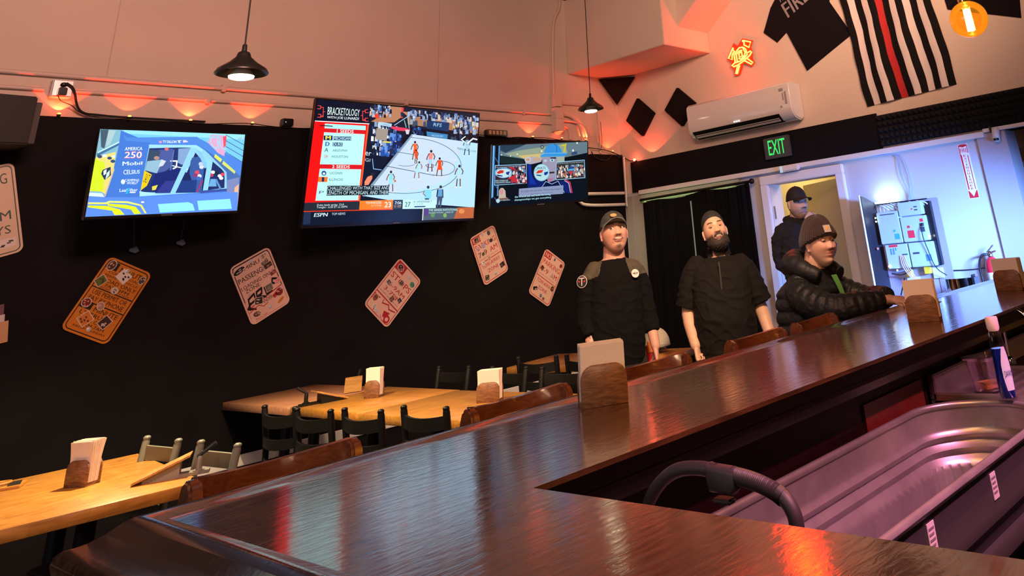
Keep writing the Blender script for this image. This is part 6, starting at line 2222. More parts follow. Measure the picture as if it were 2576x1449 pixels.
mb.tube([(1.95, 0.805, 0.655), (3.4, 0.805, 0.655)], 0.02, 10)
mb.build('rolled_edge', dk, ub, smooth=True)

vh = thing('vacuum_hose', 'black vacuum cleaner hose with a ribbed grip arching up behind the bar', 'vacuum hose')
rub = pm('matt_rubber_plastic', (0.035, 0.028, 0.032), 0.5)
hp = [(1.25, 1.235, 0.90), (1.25, 1.195, 1.00), (1.25, 1.165, 1.035), (1.25, 1.12, 1.062), (1.25, 1.07, 1.070), (1.25, 1.02, 1.068)]
mb = MB()
mb.tube(chaikin(hp, 3), 0.0115, 14)
mb.build('bent_tube', rub, vh, smooth=True)
mb = MB()
mb.rings([[(1.25 + x * w_, y, zc + z) for x, z in rrect(0.030, h_, 0.008, 3)] for y, h_, zc, w_ in ((1.035, 0.026, 1.067, .9), (1.03, 0.040, 1.058, 1), (0.985, 0.040, 1.056, 1), (0.975, 0.028, 1.060, .9))])
mb.build('switch_housing', rub, vh, smooth=True)
mb = MB()
mb.box(1.238, 1.262, 0.99, 1.028, 1.022, 1.030)
mb.build('trigger', rub, vh, bevel=0.003)
mb = MB()
gp_ = chaikin([(1.25, 0.985, 1.064), (1.25, 0.945, 1.060), (1.25, 0.905, 1.050), (1.25, 0.885, 1.040)], 2)
fin = []
for a_, b_ in zip(gp_[:-1], gp_[1:]):
    fin += [a_.lerp(b_, t / 6) for t in range(6)]
mb.tube(fin, [0.0125 + 0.0012 * (i % 2) for i in range(len(fin))], 14)
mb.build('ribbed_grip', rub, vh, smooth=True)
mb = MB()
mb.tube(chaikin([(1.25, 0.895, 1.048), (1.25, 0.875, 1.034), (1.25, 0.863, 1.010), (1.25, 0.872, 0.97), (1.25, 0.90, 0.92), (1.25, 0.92, 0.80)], 3), 0.0125, 14)
mb.build('lower_hose', rub, vh, smooth=True)

sk = thing('bar_sink', 'stainless drainboard sink with a ribbed deck at the right edge behind the bar', 'sink')
stl = pm('brushed_stainless', (0.50, 0.46, 0.48), 0.32, metal=0.9, bump=0.05, bscale=40)
mb = MB()
mb.box(2.97, 3.55, 0.86, 1.412, 0.83, 0.855)
mb.box(2.97, 4.4, 1.385, 1.412, 0.85, 0.93)
mb.box(2.97, 2.985, 0.86, 1.40, 0.84, 0.875)
mb.box(2.97, 4.4, 0.86, 0.875, 0.84, 0.872)
mb.box(3.55, 3.57, 0.86, 1.40, 0.70, 0.868)
mb.box(4.38, 4.4, 0.86, 1.40, 0.70, 0.868)
mb.box(3.55, 4.4, 0.86, 1.40, 0.68, 0.70)
mb.build('sink_body', stl, sk, bevel=0.004)
for k in range(9):
    mb = MB()
    mb.tube([(3.03, 0.93 + k * 0.045, 0.856), (3.50, 0.93 + k * 0.045, 0.856)], 0.005, 6)
    mb.build('drain_rib', stl, sk, smooth=True)
for x in (3.0, 4.36):
    for y in (0.9, 1.37):
        mb = MB()
        mb.tube([(x, y, 0), (x, y, 0.84)], 0.018, 8)
        mb.build('leg', stl, sk)
mb = MB()
mb.tube(chaikin([(3.68, 1.36, 0.86), (3.68, 1.36, 1.02), (3.68, 1.33, 1.065), (3.68, 1.27, 1.06), (3.68, 1.235, 1.0)], 3), 0.009, 10)
mb.lathe([(0.022, 0), (0.022, 0.02), (0.012, 0.03)], 14, Matrix.Translation((3.68, 1.36, 0.855)))
mb.build('faucet', M['chrome'], sk, smooth=True)

# clear tub, sponge, dish soap
clr = bpy.data.materials.new('clear_plastic')
clr.use_nodes = True
nt = clr.node_tree
nt.nodes.remove(nt.nodes['Principled BSDF'])
t = nt.nodes.new('ShaderNodeBsdfTransparent')
t.inputs[0].default_value = (0.86, 0.80, 0.84, 1)
g = nt.nodes.new('ShaderNodeBsdfGlossy')
g.inputs['Roughness'].default_value = 0.12
mx = nt.nodes.new('ShaderNodeMixShader')
lw = nt.nodes.new('ShaderNodeLayerWeight')
lw.inputs[0].default_value = 0.35
nt.links.new(lw.outputs['Facing'], mx.inputs[0])
nt.links.new(t.outputs[0], mx.inputs[1])
nt.links.new(g.outputs[0], mx.inputs[2])
nt.links.new(mx.outputs[0], nt.nodes['Material Output'].inputs[0])
tb = thing('plastic_tub', 'clear plastic tub on the sink deck', 'tub', (3.10, 1.235, 0.862), math.radians(-20))
mb = MB()
rs = [[(x, y, z) for x, y in rrect(w_, w_ * 0.8, 0.02, 3)] for w_, z in ((0.10, 0.004), (0.125, 0.10), (0.14, 0.102), (0.145, 0.108), (0.145, 0.112), (0.130, 0.112), (0.120, 0.098), (0.096, 0.007))]
mb.rings(rs)
mb.build('tub_wall', clr, tb, smooth=True)
sg = thing('sponge', 'yellow and orange sponge inside the clear tub', 'sponge', (3.10, 1.235, 0.871), math.radians(-35))
mb = MB()
mb.box(-0.035, 0.04, -0.026, 0.026, 0, 0.017)
mb.build('foam_block', pm('orange_sponge', (0.85, 0.42, 0.08), 0.95, bump=0.6, bscale=150), sg, bevel=0.003)
mb = MB()
mb.box(-0.0355, 0.0405, -0.0265, 0.0265, 0.017, 0.021)
mb.build('scour_pad', pm('yellow_pad', (0.6, 0.35, 0.08), 0.95), sg)
bo = thing('dish_soap_bottle', 'dish soap bottle with deep blue liquid on the sink deck', 'bottle', (2.93, 1.115, 0.875), math.radians(-24))
mb = MB()


def orings(spec, n=20):
    return [[(rx * math.cos(2 * PI * k / n), ry * math.sin(2 * PI * k / n), z) for k in range(n)] for rx, ry, z in spec]


mb.rings(orings([(0.026, 0.018, 0), (0.030, 0.021, 0.006), (0.031, 0.021, 0.05), (0.027, 0.019, 0.10), (0.026, 0.019, 0.145)]))
mb.build('blue_liquid', pm('blue_soap', (0.004, 0.012, 0.16), 0.08, coat=1, coat_rough=0.03), bo, smooth=True)
mb = MB()
mb.rings(orings([(0.0262, 0.0192, 0.145), (0.027, 0.020, 0.165), (0.024, 0.018, 0.19), (0.016, 0.015, 0.20)]), cap=False)
mb.build('clear_shoulder', clr, bo, smooth=True)
mb = MB()
mb.rings(orings([(0.017, 0.017, 0.197), (0.022, 0.02, 0.205), (0.022, 0.02, 0.235), (0.020, 0.018, 0.24)]))
mb.build('cap', pm('pinkish_white_cap', (0.75, 0.68, 0.72), 0.35), bo, smooth=True)
mb = MB()
n = 9
rs = []
for z, s_ in ((0.022, 0.75), (0.06, 1.0), (0.10, .95), (0.13, .6), (0.15, 0.3)):
    rs.append([(0.0312 * math.cos(a), 0.0215 * math.sin(a), z) for a in [-PI / 2 + s_ * (k / (n - 1) - 0.5) * 1.4 for k in range(n)]])
mb.rings(rs, cap=False, closed=False)
lb = mb.build('front_label', pm('soap_label', (0.55, 0.66, 0.82), 0.4), bo, smooth=True)
vs, fs = text_polys('DAWN')
mb = MB()
mb.add([(-0.018 + 0.036 * a_, -0.0225, 0.062 + 0.018 * b_) for a_, b_ in vs], fs)
mb.build('label_lettering', pm('navy_print', (0.01, 0.03, 0.2), 0.4), lb)

# ------------------------------------------------------------------ people
from mathutils import noise as mnoise
def mixc(a, b, t):
    t = max(0.0, min(1.0, t))
    return tuple(x + (y - x) * t for x, y in zip(a, b))


def gs(v, s):
    return math.exp(-(v / s) ** 2 / 2)


def sst(a, b, x):
    t = max(0.0, min(1.0, (x - a) / (b - a)))
    return t * t * (3 - 2 * t)


def head_point(d, P, off=0.0):
    """surface of a head looking to -y; d is a unit direction; P the shape settings"""
    x, y, z = d
    s = P.get('s', 1.0)
    wx = P.get('w', 0.077)
    jaw = P.get('jaw', 0.25)
    px = wx * x
    py = 0.098 * y
    pz = 0.120 * z
    if z < 0:
        k = (-z) ** 1.6
        px *= 1 - jaw * k
        if y > 0:
            py *= 1 - 0.35 * k
        py -= 0.020 * k
        if y < 0:
            py *= 1 - 0.10 * k
    else:
        px *= 1 - 0.06 * z * z
        if y < 0:
            py *= 1 - 0.06 * z
    if y < 0.1:
        f = sst(0.1, -0.35, y)
        ax = abs(px)
        dy = 0.0
        # flatten the face front
        dy += f * 0.010 * gs(px, 0.035) * gs(pz + 0.01, 0.05)
        # nose
        nz = pz
        ramp = sst(0.034, -0.018, nz) * sst(-0.036, -0.022, nz)
        dy -= f * P.get('nose', 0.026) * ramp * gs(px, 0.0095 + 0.004 * sst(0.02, -0.02, nz))
        dy -= f * 0.010 * gs(ax - 0.0135, 0.006) * gs(nz + 0.022, 0.007)
        # eye sockets and brow
        dy += f * 0.012 * gs(ax - 0.031, 0.014) * gs(pz - 0.020, 0.010)
        dy -= f * 0.005 * gs(ax - 0.026, 0.020) * gs(pz - 0.040, 0.008)
        # cheeks
        dy -= f * P.get('cheek', 0.008) * gs(ax - 0.042, 0.016) * gs(pz + 0.018, 0.016)
        # lips and mouth groove
        lz = -0.052
        dy -= f * 0.007 * gs(px, 0.020) * (gs(pz - lz - 0.006, 0.005) + gs(pz - lz + 0.007, 0.006))
        dy += f * (0.006 + P.get('open', 0)) * gs(px, 0.020) * gs(pz - lz, 0.0028 + P.get('open', 0) * 0.25)
        # chin
        dy -= f * 0.011 * gs(px, 0.020) * gs(pz + 0.092, 0.014)
        dy += f * 0.005 * gs(px, 0.022) * gs(pz + 0.072, 0.007)
        py += dy
    v = Vector((px, py, pz))
    if off:
        v += Vector(d) * off
    return v * s


def head_dirs(n=112, m=84):
    out = []
    for i in range(1, m):
        t = PI * i / m
        out.append([(math.sin(t) * math.sin(2 * PI * k / n), -math.sin(t) * math.cos(2 * PI * k / n), -math.cos(t)) for k in range(n)])
    return out


def head_shell(P, offs, n=112, m=84, jit=0.0, seed=0):
    rnd = random.Random(seed)
    return [[head_point(d, P, offs(d) + (rnd.uniform(-jit, jit) if jit else 0)) for d in ring] for ring in head_dirs(n, m)]


def finish(mb, name, mat, parent, voxel=None, smooth=0, paint=None, wrinkle=0.0, wscale=(9, 9, 14)):
    o = mb.build(name, mat, parent, smooth=True)
    if voxel:
        m = o.modifiers.new('r', 'REMESH')
        m.mode = 'VOXEL'
        m.voxel_size = voxel
        if smooth:
            m2 = o.modifiers.new('s', 'SMOOTH')
            m2.factor = 0.5
            m2.iterations = smooth
        bpy.context.view_layer.update()
        dg = bpy.context.evaluated_depsgraph_get()
        me = bpy.data.meshes.new_from_object(o.evaluated_get(dg))
        o.modifiers.clear()
        old = o.data
        o.data = me
        bpy.data.meshes.remove(old)
        if not me.materials:
            me.materials.append(mat)
        for p in me.polygons:
            p.use_smooth = True
    if wrinkle:
        me = o.data
        nr = [v.normal.copy() for v in me.vertices]
        for v, nv in zip(me.vertices, nr):
            q = Vector((v.co.x * wscale[0], v.co.y * wscale[1], v.co.z * wscale[2] + 3 * v.co.x))
            n1 = mnoise.noise(q)
            n2 = mnoise.noise(q * 2.3 + Vector((7, 3, 1)))
            v.co += nv * wrinkle * ((1 - min(1, abs(n1) * 3.0)) ** 2 * 0.9 + n2 * 0.5)
    if paint:
        ca = o.data.color_attributes.new('Col', 'FLOAT_COLOR', 'POINT')
        for i, v in enumerate(o.data.vertices):
            ca.data[i].color = (*paint(v.co), 1)
    return o


def limb(mb, pts, rad, n=16, k=2, hem=False):
    """rounded tapering limb through the joints"""
    P_ = [Vector(p) for p in pts]
    out, rr = [], []
    for i in range(len(P_) - 1):
        for q in range(4):
            t = q / 4
            out.append(P_[i].lerp(P_[i + 1], t))
            rr.append(rad[i] + (rad[i + 1] - rad[i]) * t)
    out.append(P_[-1])
    rr.append(rad[-1])
    for _ in range(k):
        out = [out[0]] + [(out[i - 1] + out[i] * 2 + out[i + 1]) / 4 for i in range(1, len(out) - 1)] + [out[-1]]
    mb.tube(out, rr, n)
    mb.sphere(out[0], rr[0] * 0.98, 14, 8)
    if not hem:
        mb.sphere(out[-1], rr[-1] * 0.98, 14, 8)


def torso(mb, rows, n=28, p=2.4):
    """rows: (z, cx, cy, half width, half depth, turn in degrees)"""
    rs = []
    for z, cx, cy, a, b, tw in rows:
        tw = math.radians(tw)
        ring = []
        for k in range(n):
            t = 2 * PI * k / n
            c, s = math.cos(t), math.sin(t)
            x = a * math.copysign(abs(c) ** (2 / p), c)
            y = b * math.copysign(abs(s) ** (2 / p), s)
            ring.append((cx + x * math.cos(tw) - y * math.sin(tw), cy + x * math.sin(tw) + y * math.cos(tw), z))
        rs.append(ring)
    mb.rings(rs)


def hand(mb, wrist, direction, palm, curl=0.6, side=1, spread=0.0, L_=1.0, thumb_in=0.4):
    """direction: the way the hand points; palm: the way the palm looks; side: +1 thumb on the +x side"""
    d = Vector(direction).normalized()
    pn = Vector(palm)
    pn = (pn - d * pn.dot(d)).normalized()
    sx = d.cross(pn).normalized() * side
    w = Vector(wrist)
    rs = []
    for t, a, b in ((-0.02, .024, .019), (0.01, .027, .019), (0.035, .036, .018), (0.065, .041, .016), (0.088, .040, .0135), (0.094, .034, .009)):
        c = w + d * t * L_ + pn * (0.004 if t > 0 else 0)
        rs.append([c + sx * a * math.cos(2 * PI * k / 16) + pn * b * math.sin(2 * PI * k / 16) for k in range(16)])
    mb.rings(rs)
    for i, (off, ln, r) in enumerate(((0.030, 0.070, .0086), (0.010, 0.080, .0090), (-0.011, 0.075, .0086), (-0.030, 0.058, .0076))):
        base = w + d * 0.084 * L_ + sx * off
        dirn = (d + sx * off * spread * 8).normalized()
        pts = [base - dirn * 0.02, base]
        ang = 0.0
        p = base
        for sgm, cf in ((0.42, 1.0), (0.32, 1.25), (0.26, 0.9)):
            ang += curl * cf * (1 + 0.06 * i)
            v = dirn * math.cos(ang) + pn * math.sin(ang)
            p = p + v * ln * sgm * L_
            pts.append(p)
        mb.tube(chaikin(pts, 1), [r * 1.06] * 3 + [r] * 5 + [r * 0.82] * 0 + [r * 0.85] * 0 if False else [r - 0.0012 * q / 3 for q in range(len(chaikin(pts, 1)))], 10)
        mb.sphere(p, r * 0.82, 10, 6)
    b0 = w + d * 0.022 + sx * 0.026 + pn * 0.006
    b1 = b0 + (d * 0.5 + sx * 0.75 + pn * thumb_in).normalized() * 0.038
    b2 = b1 + (d * 0.85 + sx * 0.15 + pn * thumb_in * 1.2).normalized() * 0.030
    b3 = b2 + (d * 0.8 - sx * 0.25 + pn * thumb_in * 1.6).normalized() * 0.024
    mb.tube([b0, b1, b2, b3], [0.014, 0.0115, 0.0105, 0.0085], 10)
    mb.sphere(b3, 0.0085, 10, 6)


def head_matrix(loc, yaw=0, pitch=0, roll=0):
    """pitch > 0 looks up, yaw > 0 turns to +x, roll > 0 leans the crown to -x"""
    return Matrix.Translation(loc) @ Matrix.Rotation(math.radians(yaw), 4, 'Z') @ Matrix.Rotation(math.radians(-pitch), 4, 'X') @ Matrix.Rotation(math.radians(-roll), 4, 'Y')


skin_mats = {}


def skin_mat():
    if 'm' not in skin_mats:
        m = pm('skin', (0.5, 0.3, 0.2), 0.5, attr='Col', bump=0.12, bscale=160, bdist=0.001, spec=0.4)
        m.node_tree.nodes['Principled BSDF'].inputs['Subsurface Weight'].default_value = 0.08
        m.node_tree.nodes['Principled BSDF'].inputs['Subsurface Radius'].default_value = (0.01, 0.004, 0.002)
        skin_mats['m'] = m
    return skin_mats['m']


eye_white = pm('eye_white', (0.48, 0.44, 0.42), 0.25)
iris_m = pm('dark_iris', (0.035, 0.018, 0.010), 0.15)
teeth_m = pm('teeth', (0.62, 0.55, 0.47), 0.35)
mouth_m = pm('mouth_inside', (0.10, 0.02, 0.02), 0.6)


def add_head(mb, HM, P):
    rs = head_shell(P, lambda d: 0.0)
    mb.rings(rs, M=HM)
    s = P.get('s', 1.0)
    w = P.get('w', 0.077)
    for sx in (-1, 1):
        # ear: rim, bowl and lobe
        em_ = HM @ Matrix.Translation((sx * (w * 0.97) * s, 0.012 * s, -0.002 * s)) @ Matrix.Rotation(sx * math.radians(22), 4, 'Z')
        mb.sphere((sx * 0.004, 0.0, 0.004), (0.009, 0.017, 0.028), 14, 10, M=em_)
        mb.sphere((sx * 0.007, 0.010, 0.010), (0.008, 0.010, 0.022), 12, 8, M=em_)
        mb.sphere((sx * 0.003, -0.004, -0.024), (0.007, 0.009, 0.010), 10, 8, M=em_)


def face_parts(root, HM, P, gaze=(0, 0), lid=0.35, smile=None, tongue=False):
    s = P.get('s', 1.0)
    for sx in (-1, 1):
        c = Vector((sx * 0.0315, -0.0720, 0.0185)) * s
        r = 0.0124 * s
        mb = MB()
        mb.sphere(c, r, 18, 12, M=HM)
        eye = mb.build('eye', eye_white, root, smooth=True)
        g = Vector((gaze[0], -1, gaze[1])).normalized()
        Mi = HM @ Matrix.Translation(c + g * (r * 0.80)) @ g.to_track_quat('Z', 'Y').to_matrix().to_4x4()
        mb = MB()
        mb.sphere((0, 0, 0), (0.0066 * s, 0.0066 * s, 0.0032 * s), 14, 8, M=Mi)
        mb.build('iris', iris_m, eye, smooth=True)
        # upper and lower lids as parts of slightly larger shells
        for up, lim in ((1, lid), (-1, -0.30)):
            rs = []
            rl = r * 1.09
            for i in range(7):
                t = (lim if up > 0 else -lim * -1) if False else None
                a0 = math.asin(max(-1, min(1, (1 - lid * 2) if up > 0 else -0.62)))
                a1 = math.radians(80) * up
                a = a0 + (a1 - a0) * i / 6
                rs.append([c + Vector((rl * 1.12 * math.cos(a) * math.sin(b), -rl * math.cos(a) * math.cos(b), rl * math.sin(a))) for b in [math.radians(-85 + 170 * k / 12) for k in range(13)]])
            mb = MB()
            mb.rings(rs, cap=False, closed=False, M=HM)
            mb.build('eyelid', pm('eyelid_skin', P['skin_lid'], 0.5), root, smooth=True)
    if smile:
        w_, h_, curve = smile

        def surf(x, z, out):
            d = Vector((x / 0.077, 0, z / 0.118))
            d.y = -math.sqrt(max(0.05, 1 - d.x * d.x - d.z * d.z))
            for _ in range(6):
                p = head_point(d.normalized(), P) / s
                d.x += (x - p.x) / 0.077
                d.z += (z - p.z) / 0.118
            p = head_point(d.normalized(), P) / s
            return Vector((x, p.y - out, z)) * s
        n = 14
        zc = -0.052
        for nm, mat, zt, zb, dy in (('mouth_interior', mouth_m, 0.5, -0.5, 0.0012), ('teeth', teeth_m, 0.44, 0.02, 0.0024)):
            mb = MB()
            rs = []
            for k in range(n + 1):
                u = -1 + 2 * k / n
                x = u * w_ * (0.86 if nm == 'teeth' else 1)
                d = h_ * (1 - u * u) ** 0.5 + 0.0004
                zo = zc + curve * u * u
                rs.append([surf(x, zo + (zt + (zb - zt) * q / 4) * d, dy) for q in range(5)])
            mb.rings(rs, cap=False, closed=False, M=HM)
            mb.build(nm, mat, root, smooth=True)
        mb = MB()
        ring = []
        for k in range(29):
            a = 2 * PI * k / 28
            x = w_ * 1.04 * math.cos(a)
            ring.append(surf(x, zc + curve * math.cos(a) ** 2 + h_ * 0.58 * math.sin(a), 0.0005))
        mb.tube(ring, [0.0024 * s] * 29, 8, M=HM)
        mb.build('lips', pm('lip_skin', P.get('lipc', (0.30, 0.115, 0.085)), 0.45), root, smooth=True)


def make_paint(HM, P, base, lip, brow, stub=None, extra=None):
    inv = HM.inverted()
    s = P.get('s', 1.0)

    def f(co):
        p = (inv @ co) / s
        c = base
        n = 0.5 + 0.5 * math.sin(co.x * 90 + 3 * math.sin(co.z * 70)) * math.sin(co.y * 80 + co.z * 60)
        c = mixc(c, tuple(v * 0.86 for v in base), 0.35 * n)
        if -0.16 < p.z < 0.14 and abs(p.x) < 0.1 and p.y < 0.02 and p.y > -0.16:
            ax = abs(p.x)
            # warm cheeks, nose and ears
            c = mixc(c, (base[0] * 1.02, base[1] * 0.74, base[2] * 0.72), 0.55 * max(gs(ax - 0.045, 0.018) * gs(p.z + 0.015, 0.02), gs(p.x, 0.014) * gs(p.z + 0.018, 0.012)))
            lz = -0.052
            t = gs(p.x, 0.021) ** 1.0 * max(gs(p.z - lz - 0.006, 0.0055), gs(p.z - lz + 0.008, 0.006))
            c = mixc(c, lip, sst(0.35, 0.7, t) * 0.8)
            # eyebrows
            bz = 0.040 + 0.006 * gs(ax - 0.040, 0.014) + P.get('browlift', 0)
            t = gs(p.z - bz, 0.0042) * sst(0.010, 0.018, ax) * sst(0.056, 0.046, ax)
            c = mixc(c, brow, sst(0.3, 0.8, t))
            c = mixc(c, tuple(v * 0.62 for v in base), 0.4 * gs(ax - 0.031, 0.016) * gs(p.z - 0.021, 0.010))
            # nostrils
            c = mixc(c, tuple(v * 0.25 for v in base), gs(ax - 0.008, 0.0035) * gs(p.z + 0.031, 0.0035))
            if stub:
                c = stub(c, p, ax)
        if extra:
            c = extra(c, co)
        return c
    return f


def brimmed_cap(root, HM, P, mat, brimmat, yaw=0, tilt=12, low=0.36, off=0.014, lab=True, name='cap'):
    s = P.get('s', 1.0)
    CM = Matrix.Rotation(math.radians(yaw), 4, 'Z')
    ti = math.tan(math.radians(tilt))

    def offs(d):
        dv = CM.inverted() @ Vector(d)
        h = dv.z + dv.y * ti
        return -0.006 + (off + 0.006 + 0.012 * sst(low, 0.9, h)) * sst(low - 0.035, low + 0.005, h)
    rs = head_shell(P, offs, 72, 72)
    mb = MB()
    mb.rings(rs, M=HM)
    cap = mb.build(name, mat, root, smooth=True)
    # visor
    mb = MB()
    up, lo = [], []
    n = 20
    for i in range(6):
        q = i / 5
        ru, rl = [], []
        for k in range(n + 1):
            a = math.radians(-62 + 124 * k / n)
            r0 = Vector((0.086 * math.sin(a), -0.098 * math.cos(a), 0))
            ext = 0.075 * q * (math.cos(a * 1.35) ** 0.7 if abs(a * 1.35) < PI / 2 else 0)
            p = r0 + Vector((0.15 * math.sin(a) * ext, -ext, 0))
            z = low * 0.120 + 0.098 * ti * math.cos(a) * 1.0 + 0.006 - 0.022 * (p.x / 0.08) ** 2 * q - 0.004 * q + ext * math.tan(math.radians(P.get('brimup', 8)))
            ru.append(CM @ Vector((p.x, p.y, z + 0.002)) * s)
            rl.append(CM @ Vector((p.x, p.y, z - 0.002)) * s)
        up.append(ru)
        lo.append(rl)
    for i in range(5):
        pass
    rr = [u + list(reversed(l)) for u, l in zip(up, lo)]
    mb.rings(rr, M=HM)
    mb.build('visor', brimmat, cap, smooth=True)
    mb = MB()
    mb.sphere((0, 0.0, (0.120 + off + 0.012) * s), (0.006, 0.006, 0.004), 10, 6, M=HM)
    mb.build('cap_button', mat, cap, smooth=True)
    return cap


def legs(body, pants, hipz, cx, cy, hip=0.10, r=0.095, shoe_root=None, turn=0):
    for sx in (-1, 1):
        pts = [(cx + sx * hip, cy, hipz), (cx + sx * (hip + 0.01), cy - 0.01, hipz * 0.55), (cx + sx * (hip + 0.015), cy + 0.01, 0.09)]
        limb(body, pts, [r * 0.75, r * 0.52, 0.042], 12)
        limb(pants, [pts[0], pts[1], (pts[2][0], pts[2][1], 0.07)], [r, r * 0.78, 0.068], 14)


def shoes(root, cx, cy, hip, mat, z=0.0, yoff=0.0):
    for sx in (-1, 1):
        mb = MB()
        x = cx + sx * (hip + 0.015)
        rs = []
        for y, a, h0, h1 in ((0.075, 0.025, 0.0, 0.06), (0.05, 0.038, 0.0, 0.09), (0.0, 0.042, 0.0, 0.10), (-0.06, 0.045, 0.0, 0.07), (-0.13, 0.048, 0.0, 0.05), (-0.18, 0.035, 0.0, 0.035), (-0.195, 0.018, 0.005, 0.022)):
            rs.append([(x + a * math.cos(t), cy + y + yoff, z + (h0 + h1) / 2 + (h1 - h0) / 2 * math.sin(t)) for t in [2 * PI * k / 14 for k in range(14)]])
        mb.rings(rs)
        mb.build('shoe', mat, root, smooth=True)


def disc_on(root, center, normal, up, r, mat, name, th=0.003, n=28, parent=None, sy=1.0):
    nrm = Vector(normal).normalized()
    upv = Vector(up)
    upv = (upv - nrm * upv.dot(nrm)).normalized()
    rt = upv.cross(nrm)
    Mx = Matrix((rt, upv, nrm)).transposed().to_4x4()
    Mx.translation = center
    mb = MB()
    mb.prism([(r * math.cos(2 * PI * k / n), sy * r * math.sin(2 * PI * k / n)) for k in range(n)], 0, th, Mx)
    return mb.build(name, mat, parent or root), Mx


black_shirt = pm('black_jersey', (0.0035, 0.0033, 0.0033), 0.9, bump=0.3, bscale=30, bdist=0.004, spec=0.12)
chef_black = pm('black_twill', (0.0075, 0.0065, 0.0055), 0.85, bump=0.3, bscale=30, bdist=0.004, spec=0.15)
olive = pm('olive_yoke_cloth', (0.055, 0.045, 0.026), 0.85, bump=0.3, bscale=30)
pants_m = pm('black_trousers', (0.008, 0.008, 0.009), 0.85, bump=0.4, bscale=12, bdist=0.01)
shoe_m = pm('black_shoe', (0.01, 0.01, 0.01), 0.5)
logo_w = pm('logo_white', (0.55, 0.50, 0.46), 0.6)
logo_k = pm('logo_black', (0.01, 0.01, 0.01), 0.6)
logo_r = pm('logo_red', (0.5, 0.03, 0.03), 0.6)


def t_logo(root, parent, c, nrm, r, inv=False):
    o, Mx = disc_on(root, c, nrm, (0, 0, 1), r, logo_w, 'logo_patch', parent=parent)
    o2, _ = disc_on(root, Vector(c) + Vector(nrm).normalized() * 0.0032, nrm, (0, 0, 1), r * (0.90 if not inv else 0.3), logo_k, 'logo_disc', 0.0008, parent=o)
    vs, fs = text_polys('T')
    mb = MB()
    q = 1.1 if not inv else 0.9
    mb.add([((a - .5) * r * q, (b - .5) * r * q * 1.15, 0.0048) for a, b in vs], fs, Mx)
    mb.build('logo_letter', logo_w, o)
    mb = MB()
    for sx in (-1, 1):
        mb.add([(sx * r * .30, r * .05, 0.0046), (sx * r * .72, r * .25, 0.0046), (sx * r * .62, -r * .10, 0.0046), (sx * r * .34, -r * .05, 0.0046)], [(0, 1, 2, 3) if sx > 0 else (3, 2, 1, 0)], Mx)
    mb.build('logo_axes', logo_r if not inv else logo_k, o)


# ---- person one: cook in a camouflage-like cap, long black sleeves
p1 = thing('person', 'smiling person in a dark cap and black long-sleeved top with a round T patch', 'person', (3.98, 3.92, 0), math.radians(-45.4))
P1 = dict(s=1.06, w=0.081, jaw=0.14, nose=0.022, cheek=0.012, open=0.002, skin_lid=(0.40, 0.19, 0.13), brimup=4)
HM1 = head_matrix((-0.008, -0.02, 1.570), yaw=14, pitch=12, roll=2)
body = MB()
add_head(body, HM1, P1)
limb(body, [(-0.015, 0.02, 1.53), (-0.02, 0.03, 1.38)], [0.066, 0.078])
torso(body, [(1.42, -.02, .03, .08, .06, 15), (1.37, -.02, .02, .15, .09, 15), (1.28, -.025, .01, .155, .11, 15), (1.05, -.03, 0, .15, .13, 15), (0.88, -.03, 0, .155, .125, 10), (0.80, -.03, 0, .12, .10, 10)])
shirt_b = MB()
torso(shirt_b, [(1.418, -.02, .03, .076, .070, 15), (1.408, -.02, .025, .112, .082, 15), (1.385, -.022, .02, .165, .105, 15), (1.33, -.024, .01, .182, .122, 15), (1.20, -.03, 0, .178, .138, 15), (1.05, -.035, -.005, .180, .150, 12), (0.92, -.035, 0, .185, .150, 8), (0.80, -.035, 0, .172, .14, 8)])
aL = [(-0.185, -0.04, 1.335), (-0.225, -0.035, 1.08), (-0.175, -0.11, 0.885)]
aR = [(0.145, 0.045, 1.315), (0.185, 0.06, 1.06), (0.212, 0.0, 0.880)]
limb(body, aL, [0.032, 0.042, 0.030])
limb(body, [(0.12, 0.045, 1.30)] + aR[1:], [0.032, 0.042, 0.030])
hand(body, aL[2], (0.1, -0.3, -1), (1, 0.2, 0), 0.45, side=-1)
hand(body, aR[2], (0.10, -0.15, -1), (-1, 0.1, 0), 0.40, side=1)
limb(shirt_b, [(-0.15, -0.03, 1.355), (-0.20, -0.04, 1.27), (-0.222, -0.035, 1.09), (-0.190, -0.085, 0.985)], [0.062, 0.064, 0.062, 0.052], hem=True)
limb(shirt_b, [(0.11, 0.04, 1.345), (0.150, 0.05, 1.25), (0.180, 0.06, 1.07), (0.198, 0.03, 0.965)], [0.058, 0.062, 0.058, 0.050], hem=True)
pants = MB()
torso(pants, [(0.90, -.035, 0, .165, .135, 8), (0.80, -.035, 0, .17, .14, 8), (0.70, -.035, 0, .16, .12, 8)])
legs(body, pants, 0.80, -.035, 0)


def stub1(c, p, ax):
    d = (0.10, 0.055, 0.035)
    t = gs(p.z + 0.038, 0.006) * sst(0.034, 0.022, ax) * 0.75
    t = max(t, gs(p.x, 0.014) * gs(p.z + 0.088, 0.011) * 1.2)
    t = max(t, 0.35 * gs(ax - 0.034, 0.006) * gs(p.z + 0.055, 0.014))
    return mixc(c, d, min(1, t))


def tattoo(c, co):
    if co.z < 1.02 and co.x < -0.08:
        v = math.sin(co.z * 170 + 5 * math.sin(co.x * 120)) * math.sin(co.x * 150 + co.y * 110)
        if v > 0.35:
            return mixc(c, (0.06, 0.05, 0.06), 0.75)
    return c


